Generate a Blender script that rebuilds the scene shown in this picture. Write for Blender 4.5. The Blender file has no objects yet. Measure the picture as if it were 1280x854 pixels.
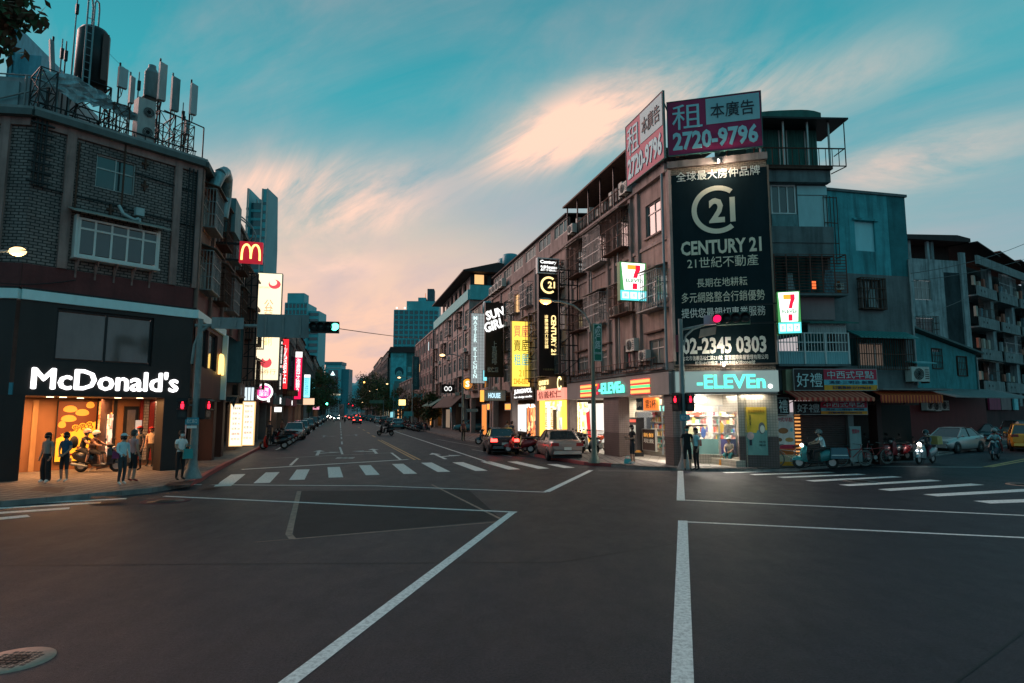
import bpy, bmesh, math, random
from mathutils import Vector, Matrix
random.seed(7)
SC = bpy.context.scene
COL = SC.collection
R = math.radians
# ---------------------------------------------------------------- camera
FPX, CAMH = 782.0, 2.4
PITCH = math.atan(88 / FPX)
cd = bpy.data.cameras.new('camera'); cam = bpy.data.objects.new('camera', cd); COL.objects.link(cam)
cam.location = (0, 0, CAMH); cam.rotation_euler = (R(90) + PITCH, 0, 0)
cd.sensor_width = 36; cd.lens = FPX / 1280 * 36; cd.clip_start = .05; cd.clip_end = 20000
SC.camera = cam
# ---------------------------------------------------------------- light
SC.view_settings.view_transform = 'Standard'; SC.view_settings.look = 'None'
SC.view_settings.exposure = 0.3; SC.view_settings.gamma = 1
W = bpy.data.worlds.new('World'); SC.world = W; W.use_nodes = True
def build_sky():
 nt = W.node_tree; n = nt.nodes; L = nt.links
 n.clear()
 def nd(t, **k):
  x = n.new(t)
  for a, b in k.items(): setattr(x, a, b)
  return x
 def mth(op, a, b=None, c=None, clamp=False):
  m = nd('ShaderNodeMath', operation=op, use_clamp=clamp)
  for i, v in enumerate((a, b, c)):
   if v is None: continue
   if hasattr(v, 'links'): L.new(v, m.inputs[i])
   else: m.inputs[i].default_value = v
  return m.outputs[0]
 def mixc(f, a, b):
  m = nd('ShaderNodeMix', data_type='RGBA')
  for i, v in ((0, f), (6, a), (7, b)):
   if hasattr(v, 'links'): L.new(v, m.inputs[i])
   else: m.inputs[i].default_value = v if i == 0 else (*v, 1)
  return m.outputs[2]
 def ramp(f, stops):
  r = nd('ShaderNodeValToRGB'); L.new(f, r.inputs[0]); cr = r.color_ramp
  while len(cr.elements) < len(stops): cr.elements.new(.5)
  for e, (p, c) in zip(cr.elements, stops): e.position = p; e.color = (*c, 1)
  return r.outputs[0]
 tc = nd('ShaderNodeTexCoord'); sep = nd('ShaderNodeSeparateXYZ'); L.new(tc.outputs['Generated'], sep.inputs[0])
 X, Y, Z = sep.outputs
 el = mth('MAXIMUM', Z, 0.0)
 # clear dusk air: teal overhead, greyer low down, warm round the set sun
 base = ramp(el, [(0.0, (.32, .36, .41)), (.14, (.18, .34, .41)), (.30, (.085, .33, .39)), (.46, (.036, .31, .37)), (.62, (.028, .22, .28)), (1.0, (.03, .14, .19))])
 sa = R(-14)                                     # azimuth of the glow, measured from +Y towards +X
 dot = mth('ADD', mth('MULTIPLY', X, math.sin(sa)), mth('MULTIPLY', Y, math.cos(sa)))
 hl = mth('SQRT', mth('ADD', mth('ADD', mth('MULTIPLY', X, X), mth('MULTIPLY', Y, Y)), 1e-5))
 az = mth('DIVIDE', dot, hl)                    # cos of azimuth distance
 azw = mth('POWER', mth('MULTIPLY_ADD', az, .5, .5, clamp=True), 9.0)
 smr = nd('ShaderNodeMapRange', interpolation_type='SMOOTHSTEP'); L.new(el, smr.inputs[0]); smr.inputs[1].default_value = .10; smr.inputs[2].default_value = .44; smr.inputs[3].default_value = 1; smr.inputs[4].default_value = 0; elw = smr.outputs[0]
 glow = mth('MULTIPLY', azw, elw)
 warm = ramp(el, [(0.0, (.76, .45, .35)), (.10, (.84, .52, .37)), (.28, (.84, .58, .42)), (.5, (.50, .45, .44))])
 c1 = mixc(mth('MULTIPLY', glow, 1.05, clamp=True), base, warm)
 # clouds laid out on a high flat deck
 zz = mth('ADD', el, DK)
 px = mth('DIVIDE', X, zz); py = mth('DIVIDE', Y, zz)
 cmb = nd('ShaderNodeCombineXYZ'); L.new(px, cmb.inputs[0]); L.new(py, cmb.inputs[1])
 def mapped(rot, sc, loc=(0, 0, 0)):
  mp = nd('ShaderNodeMapping', vector_type='TEXTURE'); mp.inputs['Rotation'].default_value = (0, 0, R(rot)); mp.inputs['Scale'].default_value = sc
  mp.inputs['Location'].default_value = loc; L.new(cmb.outputs[0], mp.inputs[0]); return mp.outputs[0]
 def noise(vec, s, det, rough, dist=0.0):
  t = nd('ShaderNodeTexNoise'); L.new(vec, t.inputs['Vector']); t.inputs['Scale'].default_value = s
  t.inputs['Detail'].default_value = det; t.inputs['Roughness'].default_value = rough; t.inputs['Distortion'].default_value = dist
  return t.outputs[0]
 streak = noise(mapped(CLOUD_ROT, (2.6, 1, 1), (.4, 1.2, 0)), 1.5, 8, .6, .9)
 fine = noise(mapped(CLOUD_ROT, (2.2, 1, 1), (3.1, .2, 0)), 4.5, 8, .62, .8)
 band = ramp(streak, [(.42, (0, 0, 0)), (.66, (1, 1, 1))])
 finer = ramp(fine, [(.34, (.35, .35, .35)), (.68, (1, 1, 1))])
 cl = mth('MULTIPLY', band, finer)
 # warm lit cirrus near the glow, greyer pink away from it
 azc = mth('POWER', mth('MULTIPLY_ADD', az, .5, .5, clamp=True), 3.2)
 lit = mixc(azc, (.36, .30, .33), (.70, .43, .40))
 c2 = mixc(mth('MULTIPLY', cl, .34), c1, lit)
 # a bank of bright pink cloud
 def blob(cx, cy, rx, ry, rot):
  ca, sn = math.cos(R(rot)), math.sin(R(rot))
  dx = mth('SUBTRACT', px, cx); dy = mth('SUBTRACT', py, cy)
  a = mth('DIVIDE', mth('ADD', mth('MULTIPLY', dx, ca), mth('MULTIPLY', dy, sn)), rx)
  b = mth('DIVIDE', mth('SUBTRACT', mth('MULTIPLY', dy, ca), mth('MULTIPLY', dx, sn)), ry)
  q = mth('ADD', mth('MULTIPLY', a, a), mth('MULTIPLY', b, b))
  return mth('POWER', 2.718, mth('MULTIPLY', q, -1.0))
 tot = None
 for bl in CLOUD_BLOBS:
  v = mth('MULTIPLY', blob(*bl[:5]), bl[5])
  tot = v if tot is None else mth('ADD', tot, v)
 wisp = noise(mapped(CLOUD_ROT, (2.2, 1, 1), (7.3, 4.2, 0)), 3.2, 9, .64, .8)
 wr = ramp(wisp, [(.36, (.0, .0, .0)), (.60, (1, 1, 1))])
 c3 = mixc(mth('MULTIPLY', mth('MULTIPLY', tot, wr), 1.5, clamp=True), c2, (.94, .60, .46))
 # faint grey puffs low over the street
 puff = noise(mapped(CLOUD_ROT, (1.8, 1, 1), (2.2, 9.1, 0)), 2.2, 7, .6, .3)
 pf = mth('MULTIPLY', ramp(puff, [(.44, (0, 0, 0)), (.64, (1, 1, 1))]), mth('MULTIPLY', mth('MULTIPLY', azc, .85), mth('SUBTRACT', 1.0, mth('DIVIDE', el, .42), clamp=True)))
 c4 = mixc(pf, c3, (.40, .36, .42))
 ga, gb = deck(500, 225), deck(760, 300); gl = math.hypot(gb[0] - ga[0], gb[1] - ga[1])
 gg = blob((ga[0] + gb[0]) / 2, (ga[1] + gb[1]) / 2, gl * .6, .16, math.degrees(math.atan2(gb[1] - ga[1], gb[0] - ga[0])))
 c4 = mixc(mth('MULTIPLY', gg, .45, clamp=True), c4, (.30, .37, .43))
 below = mth('LESS_THAN', Z, -.002)
 c5 = mixc(below, c4, (.05, .06, .07))
 bg = nd('ShaderNodeBackground'); L.new(c5, bg.inputs[0]); bg.inputs[1].default_value = SKY_STRENGTH
 sky = nd('ShaderNodeTexSky', sky_type='NISHITA', sun_disc=False)
 sky.sun_elevation = R(-3.0); sky.sun_rotation = R(-40)
 b2 = nd('ShaderNodeBackground'); L.new(sky.outputs[0], b2.inputs[0]); b2.inputs[1].default_value = .02
 add = nd('ShaderNodeAddShader'); L.new(bg.outputs[0], add.inputs[0]); L.new(b2.outputs[0], add.inputs[1])
 out = nd('ShaderNodeOutputWorld'); L.new(add.outputs[0], out.inputs[0])
SKY_STRENGTH = 1.0
DK = .22
CLOUD_ROT = 0
CLOUD_BLOBS = []
# px, py on the deck at elevation: helper to place a cloud by direction in the sky
def deck(ix, iy):
 x = (ix - 640) / FPX; y = (427 - iy) / FPX
 d = Vector((x, math.cos(PITCH) - y * math.sin(PITCH), math.sin(PITCH) + y * math.cos(PITCH))).normalized()
 return d.x / (d.z + DK), d.y / (d.z + DK)
for (a, b, rw, st) in (((622, 215), (800, 110), .10, 1.0), ((700, 185), (1120, 80), .11, .45), ((1020, 240), (1300, 160), .12, .42),
        ((240, 240), (530, 232), .13, .75), ((340, 290), (520, 262), .12, .6), ((340, 345), (480, 330), .14, .5)):
 p, q = deck(*a), deck(*b)
 L_ = math.hypot(q[0] - p[0], q[1] - p[1])
 if a == (622, 215): CLOUD_ROT = math.degrees(math.atan2(q[1] - p[1], q[0] - p[0]))
 CLOUD_BLOBS.append(((p[0] + q[0]) / 2, (p[1] + q[1]) / 2, L_ * .5, rw, math.degrees(math.atan2(q[1] - p[1], q[0] - p[0])), st))
build_sky()
sl = bpy.data.lights.new('sun', 'SUN'); so = bpy.data.objects.new('sun', sl); COL.objects.link(so)
sl.energy = 2.3; sl.angle = R(40); sl.color = (1, .60, .52)
so.rotation_euler = Vector((math.sin(R(-58)), math.cos(R(-58)), math.tan(R(24)))).to_track_quat('Z', 'Y').to_euler()
# ---------------------------------------------------------------- measuring frames
def ray(px, py):
 x = (px - 640) / FPX; y = (427 - py) / FPX
 return Vector((x, math.cos(PITCH) - y * math.sin(PITCH), math.sin(PITCH) + y * math.cos(PITCH)))
EYE = Vector((0, 0, CAMH))
def G(px, py, z=0.0):
 d = ray(px, py); t = (z - CAMH) / d.z
 return EYE + d * t
HF = FPX / math.cos(PITCH)
class Frame:
 """local x runs along a wall (left to right as seen), y runs into it, z is up"""
 def __init__(s, o, vpx=None, ang=None):
  s.o = Vector((o[0], o[1], 0))
  if ang is None:
   t = (vpx - 640) / HF; d = Vector((t, 1, 0)).normalized()
   if t < 0 and vpx < -500 or s.flip(vpx, o): d = -d
  else: d = Vector((math.cos(ang), math.sin(ang), 0))
  s.ex = d; s.ey = Vector((-d.y, d.x, 0))
  s.M = Matrix.Translation(s.o) @ Matrix(((d.x, s.ey.x, 0, 0), (d.y, s.ey.y, 0, 0), (0, 0, 1, 0), (0, 0, 0, 1)))
  s.rz = math.atan2(d.y, d.x)
 def flip(s, vpx, o): return False
 def at(s, px, py, y=0.0):
  d = ray(px, py); n = s.ey
  t = ((s.o + n * y) - EYE).dot(n) / d.dot(n)
  p = EYE + d * t
  return (p - s.o).dot(s.ex), p.z
 def w(s, x, y, z=0.0): return s.M @ Vector((x, y, z))
 def rect(s, x0, y0, x1, y1, y=0.0):
  xm, ym = (x0 + x1) / 2, (y0 + y1) / 2
  u0 = s.at(x0, ym, y)[0]; u1 = s.at(x1, ym, y)[0]
  za = s.at(xm, y1, y)[1]; zb = s.at(xm, y0, y)[1]
  return u0, u1, za, zb
 def shift(s, x, y): return Frame(s.w(x, y), ang=s.rz)
class RFrame(Frame):                       # right-hand row: local x comes towards the camera
 def flip(s, vpx, o): return True
# ---------------------------------------------------------------- materials
MC = {}
def mat(name, col, rough=.7, metal=0.0, var=.25, vs=2.0, bump=.0, bs=30.0, spec=.3, tint=None):
 if name in MC: return MC[name]
 m = bpy.data.materials.new(name); m.use_nodes = True; MC[name] = m
 nt = m.node_tree; b = nt.nodes['Principled BSDF']; L = nt.links
 b.inputs['Roughness'].default_value = rough; b.inputs['Metallic'].default_value = metal
 b.inputs['Specular IOR Level'].default_value = spec
 tc = nt.nodes.new('ShaderNodeTexCoord')
 ns = nt.nodes.new('ShaderNodeTexNoise'); ns.inputs['Scale'].default_value = vs; ns.inputs['Detail'].default_value = 6; ns.inputs['Roughness'].default_value = .65
 mp = nt.nodes.new('ShaderNodeMapping'); mp.inputs['Scale'].default_value = (1, 1, .35)
 L.new(tc.outputs['Object'], mp.inputs[0]); L.new(mp.outputs[0], ns.inputs['Vector'])
 cr = nt.nodes.new('ShaderNodeValToRGB'); L.new(ns.outputs[0], cr.inputs[0])
 a = Vector(col) * (1 - var); c = tuple(min(1, v) for v in (Vector(tint) if tint else Vector(col) * (1 + var * .6)))
 cr.color_ramp.elements[0].position = .32; cr.color_ramp.elements[0].color = (*a, 1)
 cr.color_ramp.elements[1].position = .68; cr.color_ramp.elements[1].color = (*c, 1)
 L.new(cr.outputs[0], b.inputs['Base Color'])
 if bump:
  n2 = nt.nodes.new('ShaderNodeTexNoise'); n2.inputs['Scale'].default_value = bs; n2.inputs['Detail'].default_value = 4
  L.new(tc.outputs['Object'], n2.inputs['Vector'])
  bp = nt.nodes.new('ShaderNodeBump'); bp.inputs['Strength'].default_value = bump; bp.inputs['Distance'].default_value = .02
  L.new(n2.outputs[0], bp.inputs['Height']); L.new(bp.outputs[0], b.inputs['Normal'])
 return m
def em(name, col, st=1.0):
 if name in MC: return MC[name]
 m = bpy.data.materials.new(name); m.use_nodes = True; MC[name] = m
 b = m.node_tree.nodes['Principled BSDF']
 b.inputs['Base Color'].default_value = (*[min(.8, v) * .6 for v in col], 1); b.inputs['Roughness'].default_value = .5
 b.inputs['Emission Color'].default_value = (*col, 1); b.inputs['Emission Strength'].default_value = st
 return m
def emn(name, colors, st=1.0, scale=6.0, vor=True):
 """lit surface with a busy pattern of patches: shelves and printed sheets behind a shop window"""
 if name in MC: return MC[name]
 m = bpy.data.materials.new(name); m.use_nodes = True; MC[name] = m
 nt = m.node_tree; b = nt.nodes['Principled BSDF']; L = nt.links
 tc = nt.nodes.new('ShaderNodeTexCoord'); mp = nt.nodes.new('ShaderNodeMapping'); mp.inputs['Scale'].default_value = (scale, scale, 1)
 L.new(tc.outputs['UV'], mp.inputs[0])
 v = nt.nodes.new('ShaderNodeTexVoronoi'); v.distance = 'CHEBYCHEV'; v.inputs['Scale'].default_value = 1; L.new(mp.outputs[0], v.inputs['Vector'])
 sp = nt.nodes.new('ShaderNodeSeparateColor'); L.new(v.outputs['Color'], sp.inputs[0])
 cr = nt.nodes.new('ShaderNodeValToRGB'); cr.color_ramp.interpolation = 'CONSTANT'; L.new(sp.outputs[0], cr.inputs[0])
 k = len(colors)
 while len(cr.color_ramp.elements) < k: cr.color_ramp.elements.new(.5)
 for i, e in enumerate(cr.color_ramp.elements): e.position = i / k; e.color = (*colors[i], 1)
 L.new(cr.outputs[0], b.inputs['Emission Color']); b.inputs['Emission Strength'].default_value = st
 L.new(cr.outputs[0], b.inputs['Base Color'])
 return m
def tile(name, c1, c2, mortar, bw=.2, bh=.065, ms=.012, rough=.6, bump=.4, offset=.5, stain=.35):
 if name in MC: return MC[name]
 m = bpy.data.materials.new(name); m.use_nodes = True; MC[name] = m
 nt = m.node_tree; b = nt.nodes['Principled BSDF']; L = nt.links
 tc = nt.nodes.new('ShaderNodeTexCoord'); br = nt.nodes.new('ShaderNodeTexBrick'); L.new(tc.outputs['UV'], br.inputs['Vector'])
 br.inputs['Scale'].default_value = 1; br.inputs['Brick Width'].default_value = bw; br.inputs['Row Height'].default_value = bh
 br.inputs['Mortar Size'].default_value = ms; br.offset = offset
 br.inputs['Color1'].default_value = (*c1, 1); br.inputs['Color2'].default_value = (*c2, 1); br.inputs['Mortar'].default_value = (*mortar, 1)
 ns = nt.nodes.new('ShaderNodeTexNoise'); ns.inputs['Scale'].default_value = .9; ns.inputs['Detail'].default_value = 7; ns.inputs['Roughness'].default_value = .7
 mp = nt.nodes.new('ShaderNodeMapping'); mp.inputs['Scale'].default_value = (2.2, .5, 1); L.new(tc.outputs['UV'], mp.inputs[0]); L.new(mp.outputs[0], ns.inputs['Vector'])
 cr = nt.nodes.new('ShaderNodeValToRGB'); L.new(ns.outputs[0], cr.inputs[0])
 cr.color_ramp.elements[0].position = .35; cr.color_ramp.elements[0].color = (1 - stain,) * 3 + (1,); cr.color_ramp.elements[1].position = .6
 mx = nt.nodes.new('ShaderNodeMix'); mx.data_type = 'RGBA'; mx.blend_type = 'MULTIPLY'; mx.inputs[0].default_value = 1
 L.new(br.outputs['Color'], mx.inputs[6]); L.new(cr.outputs[0], mx.inputs[7]); L.new(mx.outputs[2], b.inputs['Base Color'])
 b.inputs['Roughness'].default_value = rough; b.inputs['Specular IOR Level'].default_value = .3
 bp = nt.nodes.new('ShaderNodeBump'); bp.inputs['Strength'].default_value = bump; bp.inputs['Distance'].default_value = .01; bp.invert = True
 L.new(br.outputs['Fac'], bp.inputs['Height']); L.new(bp.outputs[0], b.inputs['Normal'])
 return m
def concrete(name, col, dirt=(.03, .028, .026), amt=.6, rough=.85, streak=1.0):
 """weathered render: patches plus dark vertical run-off streaks"""
 if name in MC: return MC[name]
 m = bpy.data.materials.new(name); m.use_nodes = True; MC[name] = m
 nt = m.node_tree; b = nt.nodes['Principled BSDF']; L = nt.links
 tc = nt.nodes.new('ShaderNodeTexCoord')
 def nz(sc, s, d, r, lo, hi):
  mp = nt.nodes.new('ShaderNodeMapping'); mp.inputs['Scale'].default_value = sc; L.new(tc.outputs['UV'], mp.inputs[0])
  n = nt.nodes.new('ShaderNodeTexNoise'); n.inputs['Scale'].default_value = s; n.inputs['Detail'].default_value = d; n.inputs['Roughness'].default_value = r
  L.new(mp.outputs[0], n.inputs['Vector'])
  q = nt.nodes.new('ShaderNodeMapRange'); L.new(n.outputs[0], q.inputs[0]); q.inputs[1].default_value = lo; q.inputs[2].default_value = hi
  return q.outputs[0]
 a = nz((2.6, .22, 1), 1.1 * streak, 6, .6, .45, .72); c = nz((1, 1, 1), .8, 8, .7, .35, .7); f = nz((1, 1, 1), 9, 4, .6, .3, .7)
 mx = nt.nodes.new('ShaderNodeMix'); mx.data_type = 'RGBA'; L.new(c, mx.inputs[0]); mx.inputs[6].default_value = (*[v * .72 for v in col], 1); mx.inputs[7].default_value = (*[v * 1.18 for v in col], 1)
 ml = nt.nodes.new('ShaderNodeMath'); ml.operation = 'MULTIPLY'; L.new(a, ml.inputs[0]); ml.inputs[1].default_value = amt
 m2 = nt.nodes.new('ShaderNodeMix'); m2.data_type = 'RGBA'; L.new(ml.outputs[0], m2.inputs[0]); L.new(mx.outputs[2], m2.inputs[6]); m2.inputs[7].default_value = (*dirt, 1)
 L.new(m2.outputs[2], b.inputs['Base Color']); b.inputs['Roughness'].default_value = rough; b.inputs['Specular IOR Level'].default_value = .2
 bp = nt.nodes.new('ShaderNodeBump'); bp.inputs['Strength'].default_value = .25; bp.inputs['Distance'].default_value = .02; L.new(f, bp.inputs['Height']); L.new(bp.outputs[0], b.inputs['Normal'])
 return m
GLASS = mat('window glass', (.035, .05, .055), .06, 0, .2, 1.5, spec=.9)
GLASS_C = mat('curtained window glass', (.16, .17, .16), .12, 0, .35, 3, spec=.8)
ALU = mat('aluminium frame', (.42, .42, .40), .45, .3, .2)
ALUW = mat('white aluminium', (.62, .64, .62), .4, 0, .15)
DARK = mat('dark void', (.012, .012, .013), .9)
BLACK = mat('black metal', (.018, .018, .02), .45, .2)
RUST = mat('rusted iron', (.09, .045, .032), .8, .1, .4, 9)
STEEL = mat('galvanised steel', (.26, .28, .28), .5, .6, .3, 5)
GREY = mat('grey paint', (.22, .24, .24), .55, 0, .25, 4)
WHITE = mat('white paint', (.72, .72, .70), .5, 0, .12, 4)
RUBBER = mat('rubber', (.02, .02, .02), .8)
ACM = mat('air conditioner cream', (.5, .5, .46), .55, 0, .25, 6)
# ---------------------------------------------------------------- mesh builder
class MB:
 def __init__(s, M=None): s.v = []; s.f = []; s.m = []; s.l = []; s.M = M; s.sm = []
 def _add(s, pts, faces, m=0, sm=False):
  o = len(s.v)
  for p in pts: s.v.append(Vector(p))
  for f in faces: s.f.append([o + i for i in f]); s.m.append(m); s.sm.append(sm)
  return s
 def quad(s, a, b, c, d, m=0): return s._add((a, b, c, d), ((0, 1, 2, 3),), m)
 def poly(s, pts, m=0): return s._add(pts, (tuple(range(len(pts))),), m)
 def box(s, x0, x1, y0, y1, z0, z1, m=0, top=None):
  if x0 > x1: x0, x1 = x1, x0
  if y0 > y1: y0, y1 = y1, y0
  if z0 > z1: z0, z1 = z1, z0
  t = top or (0, 0)
  return s._add([(x0, y0, z0), (x1, y0, z0), (x1, y1, z0), (x0, y1, z0), (x0 + t[0], y0 + t[1], z1), (x1 - t[0], y0 + t[1], z1), (x1 - t[0], y1 - t[1], z1), (x0 + t[0], y1 - t[1], z1)],
       ((0, 3, 2, 1), (4, 5, 6, 7), (0, 1, 5, 4), (1, 2, 6, 5), (2, 3, 7, 6), (3, 0, 4, 7)), m)
 def cyl(s, a, b, r0, r1=None, n=10, m=0, caps=True, sm=True):
  a, b = Vector(a), Vector(b); r1 = r0 if r1 is None else r1
  d = (b - a).normalized(); u = d.orthogonal().normalized(); w = d.cross(u)
  P = []
  for c, r in ((a, r0), (b, r1)):
   for i in range(n):
    t = 2 * math.pi * i / n; P.append(c + u * (r * math.cos(t)) + w * (r * math.sin(t)))
  s._add(P, [(i, (i + 1) % n, n + (i + 1) % n, n + i) for i in range(n)], m, sm)
  if caps: s._add(P[:n][::-1], (tuple(range(n)),), m); s._add(P[n:], (tuple(range(n)),), m)
  return s
 def tube(s, pts, r, n=6, m=0):
  for a, b in zip(pts, pts[1:]): s.cyl(a, b, r, r, n, m, True)
  return s
 def prism(s, poly, y0, y1, m=0):          # polygon in x,z extruded along y
  k = len(poly)
  s._add([(x, y0, z) for x, z in poly], (tuple(range(k)),), m)
  s._add([(x, y1, z) for x, z in poly][::-1], (tuple(range(k)),), m)
  s._add([(x, y0, z) for x, z in poly] + [(x, y1, z) for x, z in poly], [(i, i + k, (i + 1) % k + k, (i + 1) % k) for i in range(k)], m)
  return s
 def prismx(s, poly, x0, x1, m=0):         # polygon in y,z extruded along x
  k = len(poly)
  s._add([(x0, y, z) for y, z in poly], (tuple(range(k)),), m)
  s._add([(x1, y, z) for y, z in poly][::-1], (tuple(range(k)),), m)
  s._add([(x0, y, z) for y, z in poly] + [(x1, y, z) for y, z in poly], [(i, i + k, (i + 1) % k + k, (i + 1) % k) for i in range(k)], m)
  return s
 def ball(s, c, r, n=10, k=6, m=0, z0=-1.0, z1=1.0, sq=None):
  c = Vector(c); rx, ry, rz = r if hasattr(r, '__len__') else (r, r, r); P = []
  for j in range(k + 1):
   ph = math.asin(z0) + (math.asin(z1) - math.asin(z0)) * j / k
   for i in range(n):
    t = 2 * math.pi * i / n; P.append(c + Vector((rx * math.cos(ph) * math.cos(t), ry * math.cos(ph) * math.sin(t), rz * math.sin(ph))))
  s._add(P, [(j * n + i, j * n + (i + 1) % n, (j + 1) * n + (i + 1) % n, (j + 1) * n + i) for j in range(k) for i in range(n)], m, True)
  return s
 def lathe(s, prof, c=(0, 0, 0), n=16, m=0, axis='z'):
  c = Vector(c); P = []
  for r, h in prof:
   for i in range(n):
    t = 2 * math.pi * i / n; a, b = r * math.cos(t), r * math.sin(t)
    P.append(c + Vector((a, b, h) if axis == 'z' else ((h, a, b) if axis == 'x' else (a, h, b))))
  s._add(P, [(j * n + i, j * n + (i + 1) % n, (j + 1) * n + (i + 1) % n, (j + 1) * n + i) for j in range(len(prof) - 1) for i in range(n)], m, True)
  return s
 def ring(s, c, R0, r, n=20, k=6, m=0, axis='y'):
  P = []; c = Vector(c)
  for i in range(n):
   t = 2 * math.pi * i / n
   for j in range(k):
    q = 2 * math.pi * j / k; rr = R0 + r * math.cos(q); h = r * math.sin(q)
    a, b = rr * math.cos(t), rr * math.sin(t)
    P.append(c + Vector((a, h, b) if axis == 'y' else ((h, a, b) if axis == 'x' else (a, b, h))))
  s._add(P, [(i * k + j, ((i + 1) % n) * k + j, ((i + 1) % n) * k + (j + 1) % k, i * k + (j + 1) % k) for i in range(n) for j in range(k)], m, True)
  return s
 def build(s, name, mats, parent=None, **kw):
  me = bpy.data.meshes.new(name)
  me.from_pydata([(s.M @ v if s.M else v) for v in s.v], [], s.f)
  uv = me.uv_layers.new(name='UVMap'); li = 0; data = []
  for f in s.f:
   a, b, c = s.v[f[0]], s.v[f[1]], s.v[f[2]]; n = (b - a).cross(c - b)
   if len(f) > 3 and n.length < 1e-9: n = (s.v[f[2]] - b).cross(s.v[f[3]] - s.v[f[2]])
   ax = max(range(3), key=lambda i: abs(n[i]))
   for i in f:
    p = s.v[i]; data += ([p.y, p.z] if ax == 0 else [p.x, p.z] if ax == 1 else [p.x, p.y])
  uv.data.foreach_set('uv', data)
  for mm in (mats if isinstance(mats, (list, tuple)) else [mats]): me.materials.append(mm)
  me.polygons.foreach_set('material_index', s.m); me.polygons.foreach_set('use_smooth', s.sm)
  me.update()
  o = bpy.data.objects.new(name, me); COL.objects.link(o)
  if parent: o.parent = parent
  for k, v in kw.items(): o[k] = v
  return o
def tag(o, label, cat, group=None, kind=None):
 if label: o['label'] = label
 if cat: o['category'] = cat
 if group: o['group'] = group
 if kind: o['kind'] = kind
 return o
def thing(name, label, cat, loc=(0, 0, 0), rz=0.0, group=None):
 o = bpy.data.objects.new(name, None); COL.objects.link(o); o.empty_display_size = .2
 o.location = loc; o.rotation_euler = (0, 0, rz)
 return tag(o, label, cat, group)
def fthing(name, label, cat, F, group=None): return thing(name, label, cat, F.o, F.rz, group)
def rel(F0, F1): return F0.M.inverted() @ F1.M
def put(me, name, parent, M, **kw):
 o = bpy.data.objects.new(name, me); COL.objects.link(o); o.parent = parent; o.matrix_local = M
 for k, v in kw.items(): o[k] = v
 return o
def copy_tree(o, parent=None):
 c = o.copy(); COL.objects.link(c)
 if parent is not None: c.parent = parent
 for ch in KIDS.get(o.name, ()): copy_tree(ch, c)
 return c
KIDS = {}
def index_kids(root):
 for o in root.children_recursive: KIDS.setdefault(o.parent.name, []).append(o)
def dup(root, loc, rz, label=None, group=None):
 if root.name not in KIDS: index_kids(root)
 c = copy_tree(root); c.location = loc; c.rotation_euler = (0, 0, rz)
 if label: c['label'] = label
 if group: c['group'] = group
 return c
# lettering: flat solid letters standing on the x,z plane of a local matrix
def text(s, parent, M, x0, x1, z0, z1, m, y=-.02, depth=.02, bold=.0, name='lettering', keep=False, slant=0.0, vertical=False, spin=0.0, spacing=1.0, fat=0):
 c = bpy.data.curves.new('t', 'FONT'); c.resolution_u = 2; c.extrude = .01; c.offset = min(bold, .034) if ord(max(s)) < 128 else 0; c.shear = slant; c.space_character = spacing
 c.body = '\n'.join(s) if vertical else s; c.align_x = 'CENTER' if vertical or '\n' in s else 'LEFT'
 if vertical: c.space_line = .82
 o = bpy.data.objects.new('t', c); COL.objects.link(o)
 me = bpy.data.meshes.new_from_object(o.evaluated_get(bpy.context.evaluated_depsgraph_get()))
 bpy.data.objects.remove(o); bpy.data.curves.remove(c)
 if spin:
  ca, sn = math.cos(spin), math.sin(spin)
  for v in me.vertices: v.co.x, v.co.y = v.co.x * ca - v.co.y * sn, v.co.x * sn + v.co.y * ca
 xs = [v.co.x for v in me.vertices]; ys = [v.co.y for v in me.vertices]; zs = [v.co.z for v in me.vertices]
 w, h = max(xs) - min(xs), max(ys) - min(ys); sx, sz = (x1 - x0) / w, (z1 - z0) / h
 if keep: sx = sz = min(sx, sz)
 cx, cz = (x0 + x1) / 2, (z0 + z1) / 2; mx, mz = (max(xs) + min(xs)) / 2, (max(ys) + min(ys)) / 2
 dz = depth / max(1e-6, max(zs) - min(zs))
 for v in me.vertices:
  p = Vector((cx + (v.co.x - mx) * sx, y - (v.co.z - min(zs)) * dz, cz + (v.co.y - mz) * sz))
  v.co = M @ p if M is not None else p
 me.materials.clear(); me.materials.append(m)
 for p in me.polygons: p.material_index = 0
 if fat:
  bm = bmesh.new(); bm.from_mesh(me); base = list(bm.verts); src = bm.copy(); src.to_mesh(me); src.free()
  for k, (dx, dz_) in enumerate(((fat, 0), (-fat, 0), (0, fat * .7), (0, -fat * .7))):
   n0 = len(bm.verts); bm.from_mesh(me); bm.verts.ensure_lookup_table()
   for v in bm.verts[n0:]: v.co += Vector((dx, .002 * (k + 1), dz_))
  bm.to_mesh(me); bm.free()
 me.name = name; q = bpy.data.objects.new(name, me); COL.objects.link(q)
 if parent: q.parent = parent
 return q
I4 = Matrix.Identity(4)
SVP, NVP = 425.0, 3517.0
def lamp(parent, loc, e, col=(1, .8, .6), size=.3, kind='POINT', rot=None, sy=None):
 l = bpy.data.lights.new('lamp_light', kind); l.energy = e; l.color = col
 if kind == 'AREA': l.size = size;
 else: l.shadow_soft_size = size
 if sy: l.shape = 'RECTANGLE'; l.size_y = sy
 o = bpy.data.objects.new('lamp_light', l); COL.objects.link(o); o.location = loc
 if rot: o.rotation_euler = rot
 if parent: o.parent = parent
 return o
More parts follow.
